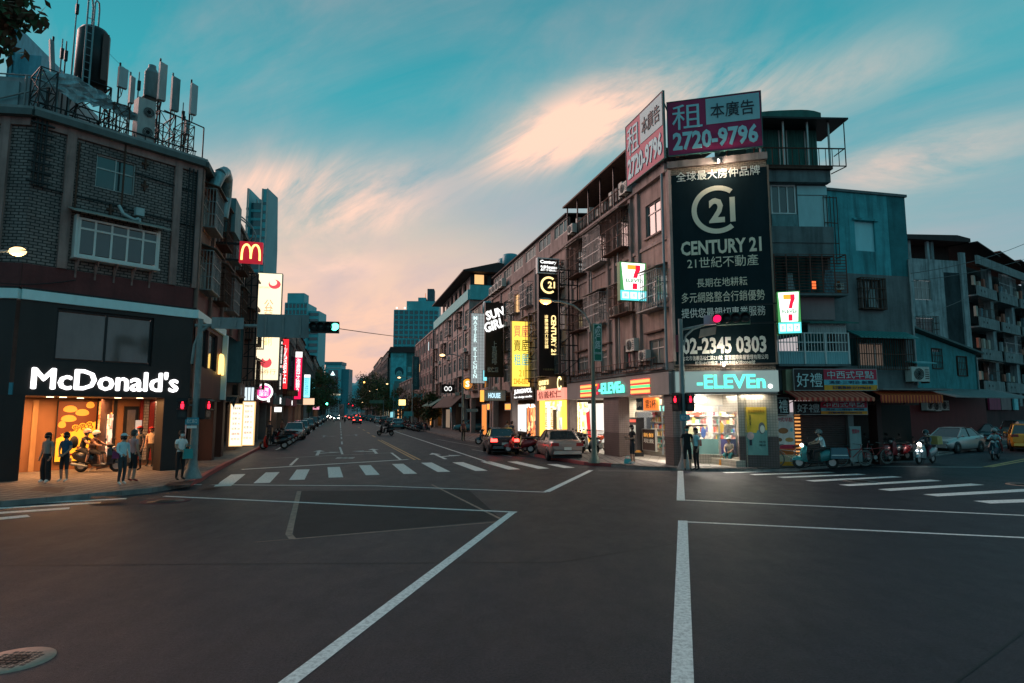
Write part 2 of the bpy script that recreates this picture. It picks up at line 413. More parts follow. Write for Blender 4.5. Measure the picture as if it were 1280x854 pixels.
# ---------------------------------------------------------------- frames of the place
FS = RFrame(G(846, 583, .12), SVP)                       # right-hand row along the street
FF = Frame(G(846, 583, .12), ang=math.atan2(-.267, .963)) # narrow shop front on the corner
FA = Frame(G(229, 587, .12), vpx=1280)                   # chamfered front of the left corner building, x grows to the right
FB = Frame(G(229, 587, .12), vpx=SVP)                    # left-hand row along the street
def asphalt():
 m = bpy.data.materials.new('asphalt'); m.use_nodes = True; nt = m.node_tree; b = nt.nodes['Principled BSDF']; L = nt.links
 tc = nt.nodes.new('ShaderNodeTexCoord')
 def nz(s, d, r, lo, hi, sc=(1, 1, 1)):
  mp = nt.nodes.new('ShaderNodeMapping'); mp.inputs['Scale'].default_value = sc; L.new(tc.outputs['Object'], mp.inputs[0])
  n = nt.nodes.new('ShaderNodeTexNoise'); n.inputs['Scale'].default_value = s; n.inputs['Detail'].default_value = d; n.inputs['Roughness'].default_value = r
  L.new(mp.outputs[0], n.inputs['Vector']); q = nt.nodes.new('ShaderNodeMapRange'); L.new(n.outputs[0], q.inputs[0]); q.inputs[1].default_value = lo; q.inputs[2].default_value = hi
  return q.outputs[0]
 big = nz(.3, 7, .7, .38, .62); pat = nz(1.6, 8, .75, .40, .62, (1, .5, 1)); fine = nz(34, 5, .85, .36, .64); spk = nz(150, 2, .5, .62, .72); stain = nz(.55, 5, .7, .6, .74)
 def mix(f, a, c, bl='MIX'):
  x = nt.nodes.new('ShaderNodeMix'); x.data_type = 'RGBA'; x.blend_type = bl
  for i, v in ((0, f), (6, a), (7, c)):
   if hasattr(v, 'links'): L.new(v, x.inputs[i])
   else: x.inputs[i].default_value = v if i == 0 else (*v, 1)
  return x.outputs[2]
 a = mix(big, (.021, .025, .033), (.032, .029, .038)); a = mix(pat, a, (.025, .028, .036));
 mid = nz(7, 9, .85, .38, .62); mid2 = nz(2.2, 9, .8, .42, .60, (1, .6, 1)); a = mix(mid, a, (.040, .034, .042)); mm = nt.nodes.new('ShaderNodeMath'); mm.operation = 'MULTIPLY'; L.new(mid2, mm.inputs[0]); mm.inputs[1].default_value = .5; a = mix(mm.outputs[0], a, (.016, .017, .021))
 g = nt.nodes.new('ShaderNodeMapRange'); L.new(fine, g.inputs[0]); g.inputs[3].default_value = .4; g.inputs[4].default_value = 1.75
 x = nt.nodes.new('ShaderNodeVectorMath'); x.operation = 'SCALE'; L.new(a, x.inputs[0]); L.new(g.outputs[0], x.inputs[3])
 a = mix(spk, x.outputs[0], (.13, .10, .10)); s2 = nt.nodes.new('ShaderNodeMath'); s2.operation = 'MULTIPLY'; L.new(stain, s2.inputs[0]); s2.inputs[1].default_value = .35
 a = mix(s2.outputs[0], a, (.014, .012, .013))
 v = nt.nodes.new('ShaderNodeTexVoronoi'); v.feature = 'DISTANCE_TO_EDGE'; v.inputs['Scale'].default_value = .16; mpv = nt.nodes.new('ShaderNodeMapping')
 nn = nt.nodes.new('ShaderNodeTexNoise'); nn.inputs['Scale'].default_value = 1.2; nn.inputs['Detail'].default_value = 6
 L.new(tc.outputs['Object'], nn.inputs['Vector']); va = nt.nodes.new('ShaderNodeVectorMath'); va.operation = 'MULTIPLY_ADD'
 L.new(nn.outputs['Color'], va.inputs[0]); va.inputs[1].default_value = (1.2, 1.2, 0); L.new(tc.outputs['Object'], va.inputs[2]); L.new(va.outputs[0], v.inputs['Vector'])
 cr = nt.nodes.new('ShaderNodeMapRange'); L.new(v.outputs['Distance'], cr.inputs[0]); cr.inputs[1].default_value = 0; cr.inputs[2].default_value = .010; cr.inputs[3].default_value = .5; cr.inputs[4].default_value = 0
 L.new(a, b.inputs['Base Color']); b.inputs['Specular IOR Level'].default_value = .16
 rr = nt.nodes.new('ShaderNodeMapRange'); L.new(pat, rr.inputs[0]); rr.inputs[3].default_value = .50; rr.inputs[4].default_value = .57; L.new(rr.outputs[0], b.inputs['Roughness'])
 bp = nt.nodes.new('ShaderNodeBump'); bp.inputs['Strength'].default_value = .5; bp.inputs['Distance'].default_value = .01; L.new(fine, bp.inputs['Height']); L.new(bp.outputs[0], b.inputs['Normal'])
 return m
ASPH = asphalt()
g = MB(); g.quad((-2500, -60, 0), (2500, -60, 0), (2500, 6000, 0), (-2500, 6000, 0)); tag(g.build('road', ASPH), None, None, kind='structure')
def paint(name, col, wear):
 m = bpy.data.materials.new(name); m.use_nodes = True; nt = m.node_tree; b = nt.nodes['Principled BSDF']; L = nt.links
 tc = nt.nodes.new('ShaderNodeTexCoord'); n = nt.nodes.new('ShaderNodeTexNoise'); n.inputs['Scale'].default_value = 16; n.inputs['Detail'].default_value = 8; n.inputs['Roughness'].default_value = .75
 L.new(tc.outputs['Object'], n.inputs['Vector']); q = nt.nodes.new('ShaderNodeMapRange'); L.new(n.outputs[0], q.inputs[0]); q.inputs[1].default_value = .5 - wear; q.inputs[2].default_value = .62
 q.inputs[3].default_value = 0; q.inputs[4].default_value = .75
 x = nt.nodes.new('ShaderNodeMix'); x.data_type = 'RGBA'; L.new(q.outputs[0], x.inputs[0]); x.inputs[6].default_value = (*col, 1); x.inputs[7].default_value = (*[v * .35 + .05 for v in col], 1)
 L.new(x.outputs[2], b.inputs['Base Color']); b.inputs['Roughness'].default_value = .6
 return m
PW = paint('road paint white', (.78, .80, .78), .06); PWF = paint('faded road paint', (.40, .42, .42), .1); PY = paint('road paint yellow', (.62, .33, .10), .05)
PR = paint('red kerb paint', (.32, .045, .05), .08)
def line(px, name='lane_line', m=None, w=None, z=.004):
 """painted line through ground points; px: list of (x,y) picture positions, w: width in metres"""
 P = [G(*p) for p in px]; b = MB(); wd = w
 for a, c in zip(P, P[1:]):
  d = (c - a).normalized(); n = Vector((-d.y, d.x, 0)) * (wd / 2)
  n_ = max(1, int((c - a).length / 1.5));
  for i in range(n_):
   s0, s1 = a + (c - a) * (i / n_), a + (c - a) * ((i + 1) / n_)
   b.quad(*[(p.x, p.y, z) for p in (s0 - n, s1 - n, s1 + n, s0 + n)][::-1])
 return tag(b.build(name, m or PW), None, None, kind='structure')
def patch(px, name, m, z=.004):
 b = MB(); P = [G(*p) for p in px];
 nrm = sum(((P[i].x * P[(i + 1) % len(P)].y - P[(i + 1) % len(P)].x * P[i].y) for i in range(len(P))))
 if nrm < 0: P = P[::-1]
 b.poly([(p.x, p.y, z) for p in P]); return tag(b.build(name, m), None, None, kind='structure')
# big box lines in the crossing
line([(640, 641), (356, 857)], w=.17); line([(205, 620.5), (646, 640.5)], w=.14)
line([(853, 858), (853.5, 651)], w=.20); line([(856, 652.5), (1400, 678)], w=.13)
line([(850.5, 588), (851, 626)], w=.22); line([(848, 625), (1400, 650)], w=.13)
line([(240, 606), (470, 607.5), (683, 615.5)], w=.12); line([(683, 615), (739, 588)], w=.20)
line([(302, 587), (510, 574.5)], 'stop_line', w=.28);
line([(363, 582), (372, 573)], w=.13); line([(489, 566), (501, 575)], w=.13)
line([(345, 573), (492, 566)], 'stop_line', PWF, w=.14)
# zebra across the street
for a, b_ in (((278, 608), (298, 593)), ((327, 604), (341, 590.5)), ((371, 600), (379, 587)), ((420, 597), (417, 584)), ((466, 594), (456, 581.7)), ((513, 592.5), (497, 580)),
     ((555, 590), (533, 578.5)), ((602, 588.7), (572, 578)), ((643, 587), (607, 577)), ((680, 586), (640, 577)), ((712, 585), (690, 580.5))):
 line([a, b_], 'crosswalk_stripe', w=.52)
# zebra across the right-hand arm
for a, b_, ww in (((905, 591), (1000, 588.5), .3), ((940, 593.5), (1040, 590.5), .34), ((975, 597), (1078, 593), .38), ((1012, 601.5), (1122, 596), .40), ((1055, 607), (1170, 600.5), .42),
     ((1105, 612.8), (1222, 605.5), .44), ((1163, 619.5), (1300, 612), .46), ((1227, 628), (1400, 622), .5)):
 line([a, b_], 'crosswalk_stripe', w=ww)
# zebra on the left edge
for a, b_, ww in (((-60, 634), (158, 623.5), .26), ((-80, 640), (126, 628.5), .3), ((-90, 647.5), (87, 635.5), .36), ((-90, 657), (36, 645), .42)):
 line([a, b_], 'crosswalk_stripe', w=ww)
line([(1090, 583.3), (1228, 584.2)], w=.12); line([(1230, 584), (1300, 570)], 'centre_line', PY, w=.16); line([(1238, 584), (1310, 571)], 'centre_line', PY, w=.16)
# lanes up the street
line([(428, 568), (424.8, 559)], w=.13)
for a, b_ in ((555.5, 552), (549, 546.3), (544.5, 542.3), (541, 539.4), (538, 536.7), (535.5, 528)):
 line([(425 + (a - 515) * .02 + (a - 528) * .06, a), (425 + (b_ - 515) * .02 + (b_ - 528) * .06, b_)], w=.12)
for o_ in (0, 6): line([(519 + o_, 575), (472.5 + o_ * .6, 550)], 'centre_line', PY, w=.12)
for a, b_ in (((469, 546.5), (465.5, 544.5)), ((462, 542), (459, 540.5)), ((456, 538.5), (453.5, 537)), ((450, 535.2), (447.5, 534))): line([a, b_], 'centre_line', PY, w=.2)
line([(615, 579.5), (500, 541.5)], w=.13); line([(500, 541.5), (470, 531.5)], w=.12)
line([(345, 562.5), (378, 545.5)], w=.12); line([(378, 545.5), (405, 529)], w=.12)
def arrow(cx, cy, flip, s=1.0, m=None):
 """straight-and-turn arrow painted along the lane"""
 o = G(cx, cy); d = FB.ex; n = Vector((-d.y, d.x, 0)) * (1 if flip else -1); b = MB()
 def q(pts):
  P = [o + d * (v * s) + n * (u * s) for u, v in pts]
  ar = sum(P[i].x * P[(i + 1) % len(P)].y - P[(i + 1) % len(P)].x * P[i].y for i in range(len(P)))
  b.poly([(p.x, p.y, .005) for p in (P if ar > 0 else P[::-1])])
 q([(-.09, -2.5), (.09, -2.5), (.09, 1.2), (-.09, 1.2)]); q([(-.35, 1.1), (.35, 1.1), (0, 2.5)])
 q([(.09, -.9), (.75, -.3), (.75, .1), (.09, -.5)]); q([(.62, -.55), (1.35, .15), (.62, .5)])
 tag(b.build('lane_arrow', m or PW), None, None, kind='structure')
arrow(398, 566, False, 1.0, PW); arrow(468, 564, True, 1.0, PW); arrow(548, 570, False, 1.0, PW); arrow(405, 545.5, False, 1, PWF); arrow(445, 544, True, 1, PWF)
# bicycle-style worn marks and motorcycle box
for dx in (0, 7, 14): line([(423 + dx, 573.6), (426 + dx, 571.6)], 'painted_symbol', PWF, w=.35)
line([(748, 588.5), (838, 589.5)], 'painted_symbol', PWF, w=.07)
line([(590, 562), (640, 571)], 'painted_symbol', PWF, w=.12); line([(545, 549), (600, 559)], 'painted_symbol', PWF, w=.10)
# trench repair
DPT = mat('fresh asphalt', (.020, .022, .026), .6, 0, .3, 2, bump=.8, bs=60, spec=.10); CRK = mat('sealed joint', (.30, .20, .16), .7, 0, .45, 5)
patch([(373, 614), (585, 612), (628, 650), (366, 673)], 'road_patch', DPT, .0022)
line([(374, 614), (361, 668), (366, 674)], 'road_seam', CRK, .13, .003); line([(366, 674), (628, 652)], 'road_seam', CRK, .08, .003); line([(540, 606), (628, 650)], 'road_seam', CRK, .08, .003)
line([(318, 678), (366, 674)], 'road_seam', CRK, .03, .003)
TAR = mat('tar joint', (.013, .012, .013), .6)
line([(-60, 708), (300, 705), (700, 703), (855, 678), (1000, 655), (1060, 645)], 'road_seam', TAR, .035, .003); line([(1190, 857), (1400, 700)], 'road_seam', TAR, .025, .003)
# manholes
def manhole(px, py, r, c1, label, ringw=.12):
 t = thing('manhole_cover', label, 'manhole cover', G(px, py)); b = MB()
 b.lathe([(r, .0), (r, .009), (r - ringw, .010)], n=48); b.build('surround', c1, t)
 b = MB(); b.lathe([(r - ringw, .010), (r - ringw - .03, .004), (r - ringw - .03, .007), (.001, .008)], n=32)
 for i in range(-4, 5):
  for j in range(-4, 5):
   if i * i + j * j < 15: b.box(i * .06 - .02, i * .06 + .02, j * .06 - .02, j * .06 + .02, .006, .013)
 b.build('lid', mat('cast iron', (.05, .04, .038), .5, .5, .4, 12), t)
MHR = mat('manhole collar', (.50, .31, .24), .8, 0, .25, 8)
manhole(17, 826, .34, MHR, 'round manhole cover with pinkish collar at the lower left of the road', .2)
manhole(207, 626.5, .62, mat('rusty collar', (.13, .04, .045), .8, 0, .3, 8), 'reddish round manhole cover in the road near the left pavement', .16)
manhole(1075, 602, .55, mat('grey collar', (.12, .11, .11), .8, 0, .3, 8), 'dark manhole cover lying within the right-hand zebra crossing', .2)
manhole(1280, 606, .5, MHR, 'pink-rimmed manhole cover at the right edge of the picture', .12)
# ---------------------------------------------------------------- pavements
PAVE = tile('paving blocks', (.15, .135, .13), (.23, .20, .19), (.05, .045, .045), .4, .4, .03, .75, .3, 0, .3)
KERB = concrete('kerb stone', (.24, .22, .21))
def pavement(pts, name, kz=.14, inset=.25, red=None):
 P = [Vector((p.x, p.y, 0)) for p in pts]; b = MB(); b.poly([(p.x, p.y, kz) for p in P]); b.build(name, PAVE)['kind'] = 'structure'
 return P
def kerb(pts, name='kerb', m=None, kz=.14, w=.16, both=False):
 b = MB()
 for a, c in zip(pts, pts[1:]):
  d = (c - a).normalized(); n = Vector((-d.y, d.x, 0)) * w; L_ = (c - a).length; k = max(1, round(L_ / 1.0))
  for i in range(k):
   s0 = a + d * (L_ * i / k + .006); s1 = a + d * (L_ * (i + 1) / k - .006)
   q = [s0, s1, s1 + n, s0 + n]
   b._add([(p.x, p.y, -.02) for p in q] + [(p.x, p.y, kz + .006) for p in q], ((4, 5, 6, 7), (0, 1, 5, 4), (1, 2, 6, 5), (2, 3, 7, 6), (3, 0, 4, 7)))
 o = b.build(name, m or KERB); o['kind'] = 'structure'; return o
# left pavement: from off-frame, round the corner and up the street
Lk = [G(-420, 655), G(-120, 641), G(0, 634), G(110, 624), G(190, 616), G(238, 608), G(252, 602), G(262, 595), G(285, 582), G(328, 560)]
far = FB.w(400, -2.3); Lk.append(far)
back = [FB.w(400, 12), FB.w(8, 12), FA.w(-40, 14)]
pavement(Lk[::-1] + [Lk[0] + Vector((-5, 20, 0))] + [back[2], back[1], back[0]], 'pavement')
kerb(Lk[:6]); kerb(Lk[5:10], 'red_kerb', PR); kerb(Lk[9:])
# right pavement
Rk = [FS.w(-400, -3.3), G(575, 550), G(668, 571), G(730, 581.5), G(764, 583.6), G(800, 587), G(870, 589.5), G(968, 590), G(1020, 586.5), G(1120, 578), G(1232, 561), G(1420, 540)]
pavement(Rk + [Vector((130, 90, 0)), FS.w(-400, 40)], 'pavement')
kerb(Rk[:3]); kerb(Rk[2:5], 'red_kerb', PR); kerb(Rk[4:], kz=.10)
COV = mat('pavement cover plate', (.07, .045, .045), .7, 0, .3, 8)
def plate(q, label):
 P = [G(*p, .14) for p in q]; b = MB(); b.poly([(p.x, p.y, .146) for p in P][::-1])
 cx = sum((p for p in P), Vector()) / 4
 for k in range(1, 6):
  a = P[0].lerp(P[3], k / 6); c = P[1].lerp(P[2], k / 6); d = (P[3] - P[0]).normalized() * .012
  b.quad(*[(p.x, p.y, .150) for p in (a - d, a + d, c + d, c - d)])
 tag(b.build('drain_grate', COV), label, 'drain grate')
plate([(45, 608.5), (82, 610), (75, 616), (36, 613.5)][::1], 'small dark metal plate set in the left pavement before the two waiting women')
plate([(115, 621), (152, 619.5), (150, 622.5), (112, 624)], 'flat drain grate at the kerb edge below the crossing group')
plate([(212, 602.5), (243, 601), (238, 606.5), (205, 607.5)], 'reddish square access plate beside the left signal pole')
plate([(255, 604.8), (275, 603.5), (272, 606), (250, 607)], 'narrow drain grate at the end of the red left kerb')
# ---------------------------------------------------------------- facade pieces
def wall(root, M, u0, u1, z0, z1, ops, m, reveal=.18, name='wall', y=0.0, thick=None):
 """wall sheet with real openings and their reveals; ops: (u0,u1,z0,z1)"""
 ops = [(max(a, u0), min(b, u1), max(c, z0), min(d, z1)) for a, b, c, d in ops]; ops = [o for o in ops if o[1] > o[0] and o[3] > o[2]]
 us = sorted({u0, u1, *[o[0] for o in ops], *[o[1] for o in ops]}); zs = sorted({z0, z1, *[o[2] for o in ops], *[o[3] for o in ops]})
 b = MB(M)
 for a, c in zip(us, us[1:]):
  run = None
  for d, e in zip(zs, zs[1:]):
   cx, cz = (a + c) / 2, (d + e) / 2
   hole = any(o[0] < cx < o[1] and o[2] < cz < o[3] for o in ops)
   if not hole: b.quad((a, y, d), (c, y, d), (c, y, e), (a, y, e))
 for a, c, d, e in ops:
  r = y + reveal
  b.quad((a, y, d), (a, y, e), (a, r, e), (a, r, d)); b.quad((c, y, d), (c, r, d), (c, r, e), (c, y, e))
  b.quad((a, y, d), (a, r, d), (c, r, d), (c, y, d)); b.quad((a, y, e), (c, y, e), (c, r, e), (a, r, e))
 return b.build(name, m, root)
WCACHE = {}
def win(root, M, u0, u1, z0, z1, cols=2, transom=None, fm=None, gm=None, y=.12, bar=.045, panes=True, name='window', sill=None, proud=False, mull=None):
 fm = fm or ALU; gm = gm or GLASS; w, h = u1 - u0, z1 - z0
 key = (round(w, 2), round(h, 2), cols, transom, fm.name, gm.name if not isinstance(gm, list) else 'l', bar, panes)
 if key not in WCACHE:
  b = MB(); t = bar
  b.box(0, w, -.03, .04, 0, t); b.box(0, w, -.03, .04, h - t, h); b.box(0, t, -.028, .038, t, h - t); b.box(w - t, w, -.028, .038, t, h - t)
  for k in range(1, cols): x = w * k / cols; b.box(x - t / 2, x + t / 2, -.02, .03, t, h - t)
  if transom: zt = h * transom; b.box(t, w - t, -.026, .036, zt - t / 2, zt + t / 2)
  b2 = MB(); fr = b.build('tmp', fm).data; PM = []
  if panes is True:
   for k in range(cols):
    for (a, c) in (((t, h * transom), (h * transom, h - t)) if transom else ((t, h - t),)):
     q = MB(); o = .012 * (k % 2); q.box(w * k / cols + t / 2, w * (k + 1) / cols - t / 2, .004 + o, .012 + o, a + t / 2, c - t / 2); PM.append(q.build('tmp', gm if not isinstance(gm, list) else gm[0]).data)
  else:
   q = MB(); q.quad((t, .008, t), (w - t, .008, t), (w - t, .008, h - t), (t, .008, h - t)); PM.append(q.build('tmp', gm if not isinstance(gm, list) else gm[0]).data)
  WCACHE[key] = (fr, PM)
  for o in [o for o in COL.objects if o.name.startswith('tmp')]: bpy.data.objects.remove(o)
 fr, PM = WCACHE[key]
 o = put(fr, name, root, (M or I4) @ Matrix.Translation((u0, y, z0)))
 for i, p in enumerate(PM): put(p, 'pane', o, I4)
 return o
CCACHE = {}
def cage(root, M, u0, u1, z0, z1, d=.45, m=None, hood=None, bars=.13, name='window_cage', y=0.0):
 m = m or STEEL; w, h = u1 - u0, z1 - z0; key = (round(w, 1), round(h, 1), d, m.name, bars, hood.name if hood else 0)
 if key not in CCACHE:
  w, h = key[0], key[1]; b = MB(); r = .012
  n = max(2, int(w / bars))
  for k in range(n + 1): x = w * k / n; b.box(x - r, x + r, -d - r, -d + r, 0, h)
  for k in range(1, 4):
   for x in (0, w): b.box(x - r, x + r, -d * k / 4 - r, -d * k / 4 + r, 0, h)
  for z in (0, h * .33, h * .66, h):
   b.box(-r, w + r, -d - .02, -d + .01, z - .018, z + .018)
   for x in (0, w): b.box(x - .018, x + .018, -d, 0, z - .016, z + .016)
  b.box(0, w, -d, 0, -.03, -.012)
  if hood: b.prismx([(-d - .15, h + .05), (-d - .15, h + .09), (0, h + .30), (0, h + .26)], -.08, w + .08, 1)
  o = b.build('tmp', [m, hood or m]); CCACHE[key] = o.data; bpy.data.objects.remove(o)
 return put(CCACHE[key], name, root, (M or I4) @ Matrix.Translation((u0, y, z0)))
def ac_mesh():
 b = MB(); b.box(0, .8, -.3, 0, 0, .55, 0, None); b.lathe([(.22, 0), (.22, -.02), (.05, -.03), (.001, -.03)], (.32, -.3, .28), 16, 1, 'y')
 for r in (.07, .12, .17, .215): b.ring((.32, -.325, .28), r, .006, 16, 4, 0)
 b.box(.02, .06, -.34, 0, -.06, 0, 2); b.box(.7, .74, -.34, 0, -.06, 0, 2)
 for k in range(5): b.box(.6, .77, -.306, -.3, .1 + k * .08, .13 + k * .08, 1)
 o = b.build('tmp', [ACM, DARK, RUST]); me = o.data; bpy.data.objects.remove(o); return me
ACMESH = ac_mesh()
def ac(root, M, u, z, y=0.0, s=1.0, name='air_conditioner'):
 return put(ACMESH, name, root, (M or I4) @ Matrix.Translation((u, y, z)) @ Matrix.Diagonal((s, s, s, 1)))
def pipe(root, M, pts, r=.05, m=None, name='drainpipe', n=8):
 b = MB(M); b.tube(pts, r, n); return b.build(name, m or STEEL, root)
def slab(root, M, u0, u1, y0, y1, z0, z1, m, name): b = MB(M); b.box(u0, u1, y0, y1, z0, z1); return b.build(name, m, root)
def railing(root, M, u0, u1, z0, z1, y=0.0, m=None, step=.12, name='railing', rr=.012):
 b = MB(M); b.box(u0, u1, y - .025, y + .025, z1 - .05, z1); b.box(u0, u1, y - .02, y + .02, z0, z0 + .04); n = max(2, int((u1 - u0) / step))
 for k in range(n + 1): x = u0 + (u1 - u0) * k / n; b.box(x - rr, x + rr, y - rr, y + rr, z0 + .04, z1 - .05)
 return b.build(name, m or STEEL, root)
def board(root, M, u0, u1, z0, z1, m, y=0.0, d=.12, name='board', rim=None, rm=None):
 b = MB(M); b.box(u0, u1, y - d, y, z0, z1)
 o = b.build(name, m, root)
 if rim:
  c = MB(M); e = d + .02
  c.box(u0 - rim, u1 + rim, y - e, y + .005, z1, z1 + rim); c.box(u0 - rim, u1 + rim, y - e, y + .005, z0 - rim, z0); c.box(u0 - rim, u0, y - e, y + .005, z0, z1); c.box(u1, u1 + rim, y - e, y + .005, z0, z1)
  c.build('rim', rm or STEEL, root)
 return o
def corrug(b, u0, u1, z0, z1, y, step=.09, d=.02, m=0):
 n = max(1, int((u1 - u0) / step))
 for k in range(n):
  a = u0 + (u1 - u0) * k / n; c = u0 + (u1 - u0) * (k + 1) / n; mid = (a + c) / 2
  b.quad((a, y, z0), (mid, y - d, z0), (mid, y - d, z1), (a, y, z1), m); b.quad((mid, y - d, z0), (c, y, z0), (c, y, z1), (mid, y - d, z1), m)
# ================================================================ left corner building with the burger restaurant
BRG = tile('grey brick tile', (.17, .14, .133), (.25, .205, .19), (.02, .017, .017), .26, .11, .018, .6, .25)
PIL = concrete('pink render', (.34, .22, .20)); REDT = concrete('red mosaic tile', (.13, .032, .032), (.05, .015, .015), .45, .5)
CLAD = mat('dark cladding', (.022, .019, .019), .45, 0, .2, 2); TEALB = mat('pale blue band', (.55, .78, .80), .4, 0, .08, 3)
SOFF = mat('soffit panel', (.30, .24, .19), .6, 0, .1, 3); BRW = mat('brown panel', (.11, .055, .038), .5, 0, .25, 2)
A = fthing('restaurant_building', 'grey brick corner building with dark ground-floor restaurant front and cluttered roof', 'building', FA)
MA = I4; MS = rel(FA, FB); FA0 = Frame(FA.w(-5.7, 0), ang=R(8)); M0 = rel(FA, FA0)
UL = -5.7; TOP = 12.95
w1 = (FA.at(122, 189)[0], FA.at(168, 245)[0], 10.72, 12.0); w2 = (FA.at(93, 300)[0], FA.at(193, 300)[0], 7.95, 9.35)
wall(A, MA, UL, 0, 7.45, TOP - .35, [w1, w2], BRG)
wall(A, MA, UL, 0, 6.5, 7.45, [], REDT, name='red_tile_band', y=-.03)
wall(A, M0, -12, 0, 7.45, TOP - .35, [(-1.9, -.9, 7.9, 9.4)], BRG); wall(A, M0, -12, 0, 6.5, 7.45, [], REDT, name='red_tile_band', y=-.03)
for m_, u0, u1 in ((MA, UL - .1, .05), (M0, -12, .06), (MS, -.15, 12.6)):
 slab(A, m_, u0, u1, -.35, 3, TOP - .35, TOP - .12, mat('roof fascia', (.10, .12, .12), .7), 'cornice'); slab(A, m_, u0, u1, -.28, .1, TOP - .12, TOP, GREY, 'roof_edge')
for u0, u1 in ((-4.75, -4.45), (-1.02, -.75), (-.14, .05)): slab(A, MA, u0, u1, -.12, 0, 7.45, TOP - .35, PIL, 'pilaster')
slab(A, M0, -1.0, -.72, -.12, 0, 7.45, TOP - .35, PIL, 'pilaster'); slab(A, MA, UL + .0, 0, -.1, 0, TOP - .62, TOP - .35, PIL, 'lintel_band')
slab(A, M0, -12, -.1, -.1, 0, TOP - .62, TOP - .35, PIL, 'lintel_band')
win(A, MA, *w1, 2, .6, ALU, GLASS)
# bay window with awning and brackets
bu0, bu1, bz0, bz1 = w2; b = MB(); bd = .35
b.box(bu0 - .1, bu1 + .1, -bd - .12, 0, bz0 - .1, bz0 - .02); b.box(bu0 - .08, bu0, -bd, 0, bz0 - .02, bz1 + .1); b.box(bu1, bu1 + .08, -bd, 0, bz0 - .02, bz1 + .1)
b.build('bay_frame', ALUW, A); win(A, MA, bu0, bu1, bz0, bz1, 5, .72, ALUW, GLASS, y=-bd, bar=.07)
b = MB(); b.prismx([(-bd - .45, bz1 + .08), (-bd - .45, bz1 + .12), (0, bz1 + .4), (0, bz1 + .36)], bu0 - .3, bu1 + .3); b.build('bay_awning', mat('weathered awning sheet', (.30, .27, .24), .7, 0, .35, 6), A)
for k in range(5):
 x = bu0 + .1 + (bu1 - bu0 - .2) * k / 4; b = MB(); b.box(x - .03, x + .03, -bd, 0, bz0 - .17, bz0 - .11); b.tube([(x, -bd + .02, bz0 - .15), (x, -.02, bz0 - .65)], .025, 5); b.box(x - .03, x + .03, -.05, 0, bz0 - .75, bz0 - .11); b.build('bracket', PIL, A)
win(A, M0, -1.9, -.9, 7.9, 9.4, 2, .7, ALU)
# pale band, cladding, upstairs glazing
for m_, u0, u1, yy in ((MA, UL, .12, .30), (M0, -12, .1, .30), (MS, -.3, 6.2, .30)):
 slab(A, m_, u0, u1, -yy, .05, 6.18, 6.52, TEALB, 'pale_band'); slab(A, m_, u0, u1 - .05, -yy + .08, .05, 6.52, 6.6, BLACK, 'flashing')
wu = (-4.66, -1.5, 4.15, 6.02)
wall(A, MA, UL, -.02, 2.95, 6.18, [wu], CLAD, y=-.2, name='dark_cladding', reveal=.15)
wall(A, M0, -12, .03, 2.95, 6.18, [(-6, -1.2, 4.15, 6.02)], CLAD, y=-.2, name='dark_cladding')
DG = mat('tinted glass', (.10, .085, .08), .12, 0, .3, 1.2, spec=.8)
win(A, MA, *wu, 2, None, BLACK, DG, y=-.06, bar=.08); win(A, M0, -6, -1.2, 4.15, 6.02, 3, None, BLACK, DG, y=-.06, bar=.08)
SIDEC = mat('maroon side cladding', (.10, .035, .032), .5, 0, .2, 2)
wall(A, MS, -.2, 6.1, 2.95, 6.18, [(.4, 2.4, 4.3, 6.0), (2.6, 4.6, 4.3, 6.0)], SIDEC, y=-.2, name='side_cladding')
for a in ((.4, 2.4), (2.6, 4.6)): win(A, MS, a[0], a[1], 4.3, 6.0, 1, None, BLACK, GLASS, y=-.06, bar=.07)
slab(A, MS, 5.9, 6.2, -.42, .05, 3.0, 6.2, TEALB, 'pale_band_return')
# restaurant lettering
SIGNW = em('sign white', (1, .97, .97), 1.8)
text("McDonald's", A, MA, -5.22, -.50, 3.18, 3.92, SIGNW, y=-.22, depth=.04, fat=.028)
# brackets: golden arches wall sign and projecting sign
def arches(b, cx, z0, w, h, y, r=.05, m=0):
 for sx in (-1, 1):
  pts = []
  for k in range(13):
   t = k / 12 * math.pi; x = cx + sx * w * .25 - math.cos(t) * w * .25; pts.append((x, y, z0 + h * (math.sin(t) ** .62) if 0 < k < 12 else z0))
  pts[0] = (pts[0][0], y, z0 + (0 if sx < 0 else h * .10)); pts[-1] = (pts[-1][0], y, z0 + (h * .10 if sx < 0 else 0))
  for p, q in zip(pts, pts[1:]): b.cyl(p, q, r, r, 8, m)
GOLD = em('arch yellow', (1, .62, .16), 2.4); SRED = em('sign red', (.32, .008, .02), 1.0)
ms = MB(MS); arches(ms, 5.25, 4.2, .85, .95, -.3, .06); ms.build('arches_emblem', GOLD, A)
FPS = Frame(FB.w(4.0, -1.0), vpx=NVP)
u0, u1, z0, z1 = FPS.rect(300, 304, 329, 330)
T = fthing('arches_sign', 'red square sign with glowing yellow arches on two black arms above the street', 'sign', FPS)
board(T, I4, u0, u1, z0, z1, SRED, d=.25, name='sign_box'); b = MB(); arches(b, (u0 + u1) / 2, z0 + .12, (u1 - u0) * .78, (z1 - z0) * .74, -.27, .045); b.build('arches_emblem', GOLD, T)
for z in (z0 + .12, z1 - .12): b = MB(); b.box(u0 - 2.2, u0, -.17, -.09, z - .05, z + .05); b.build('arm', BLACK, T)
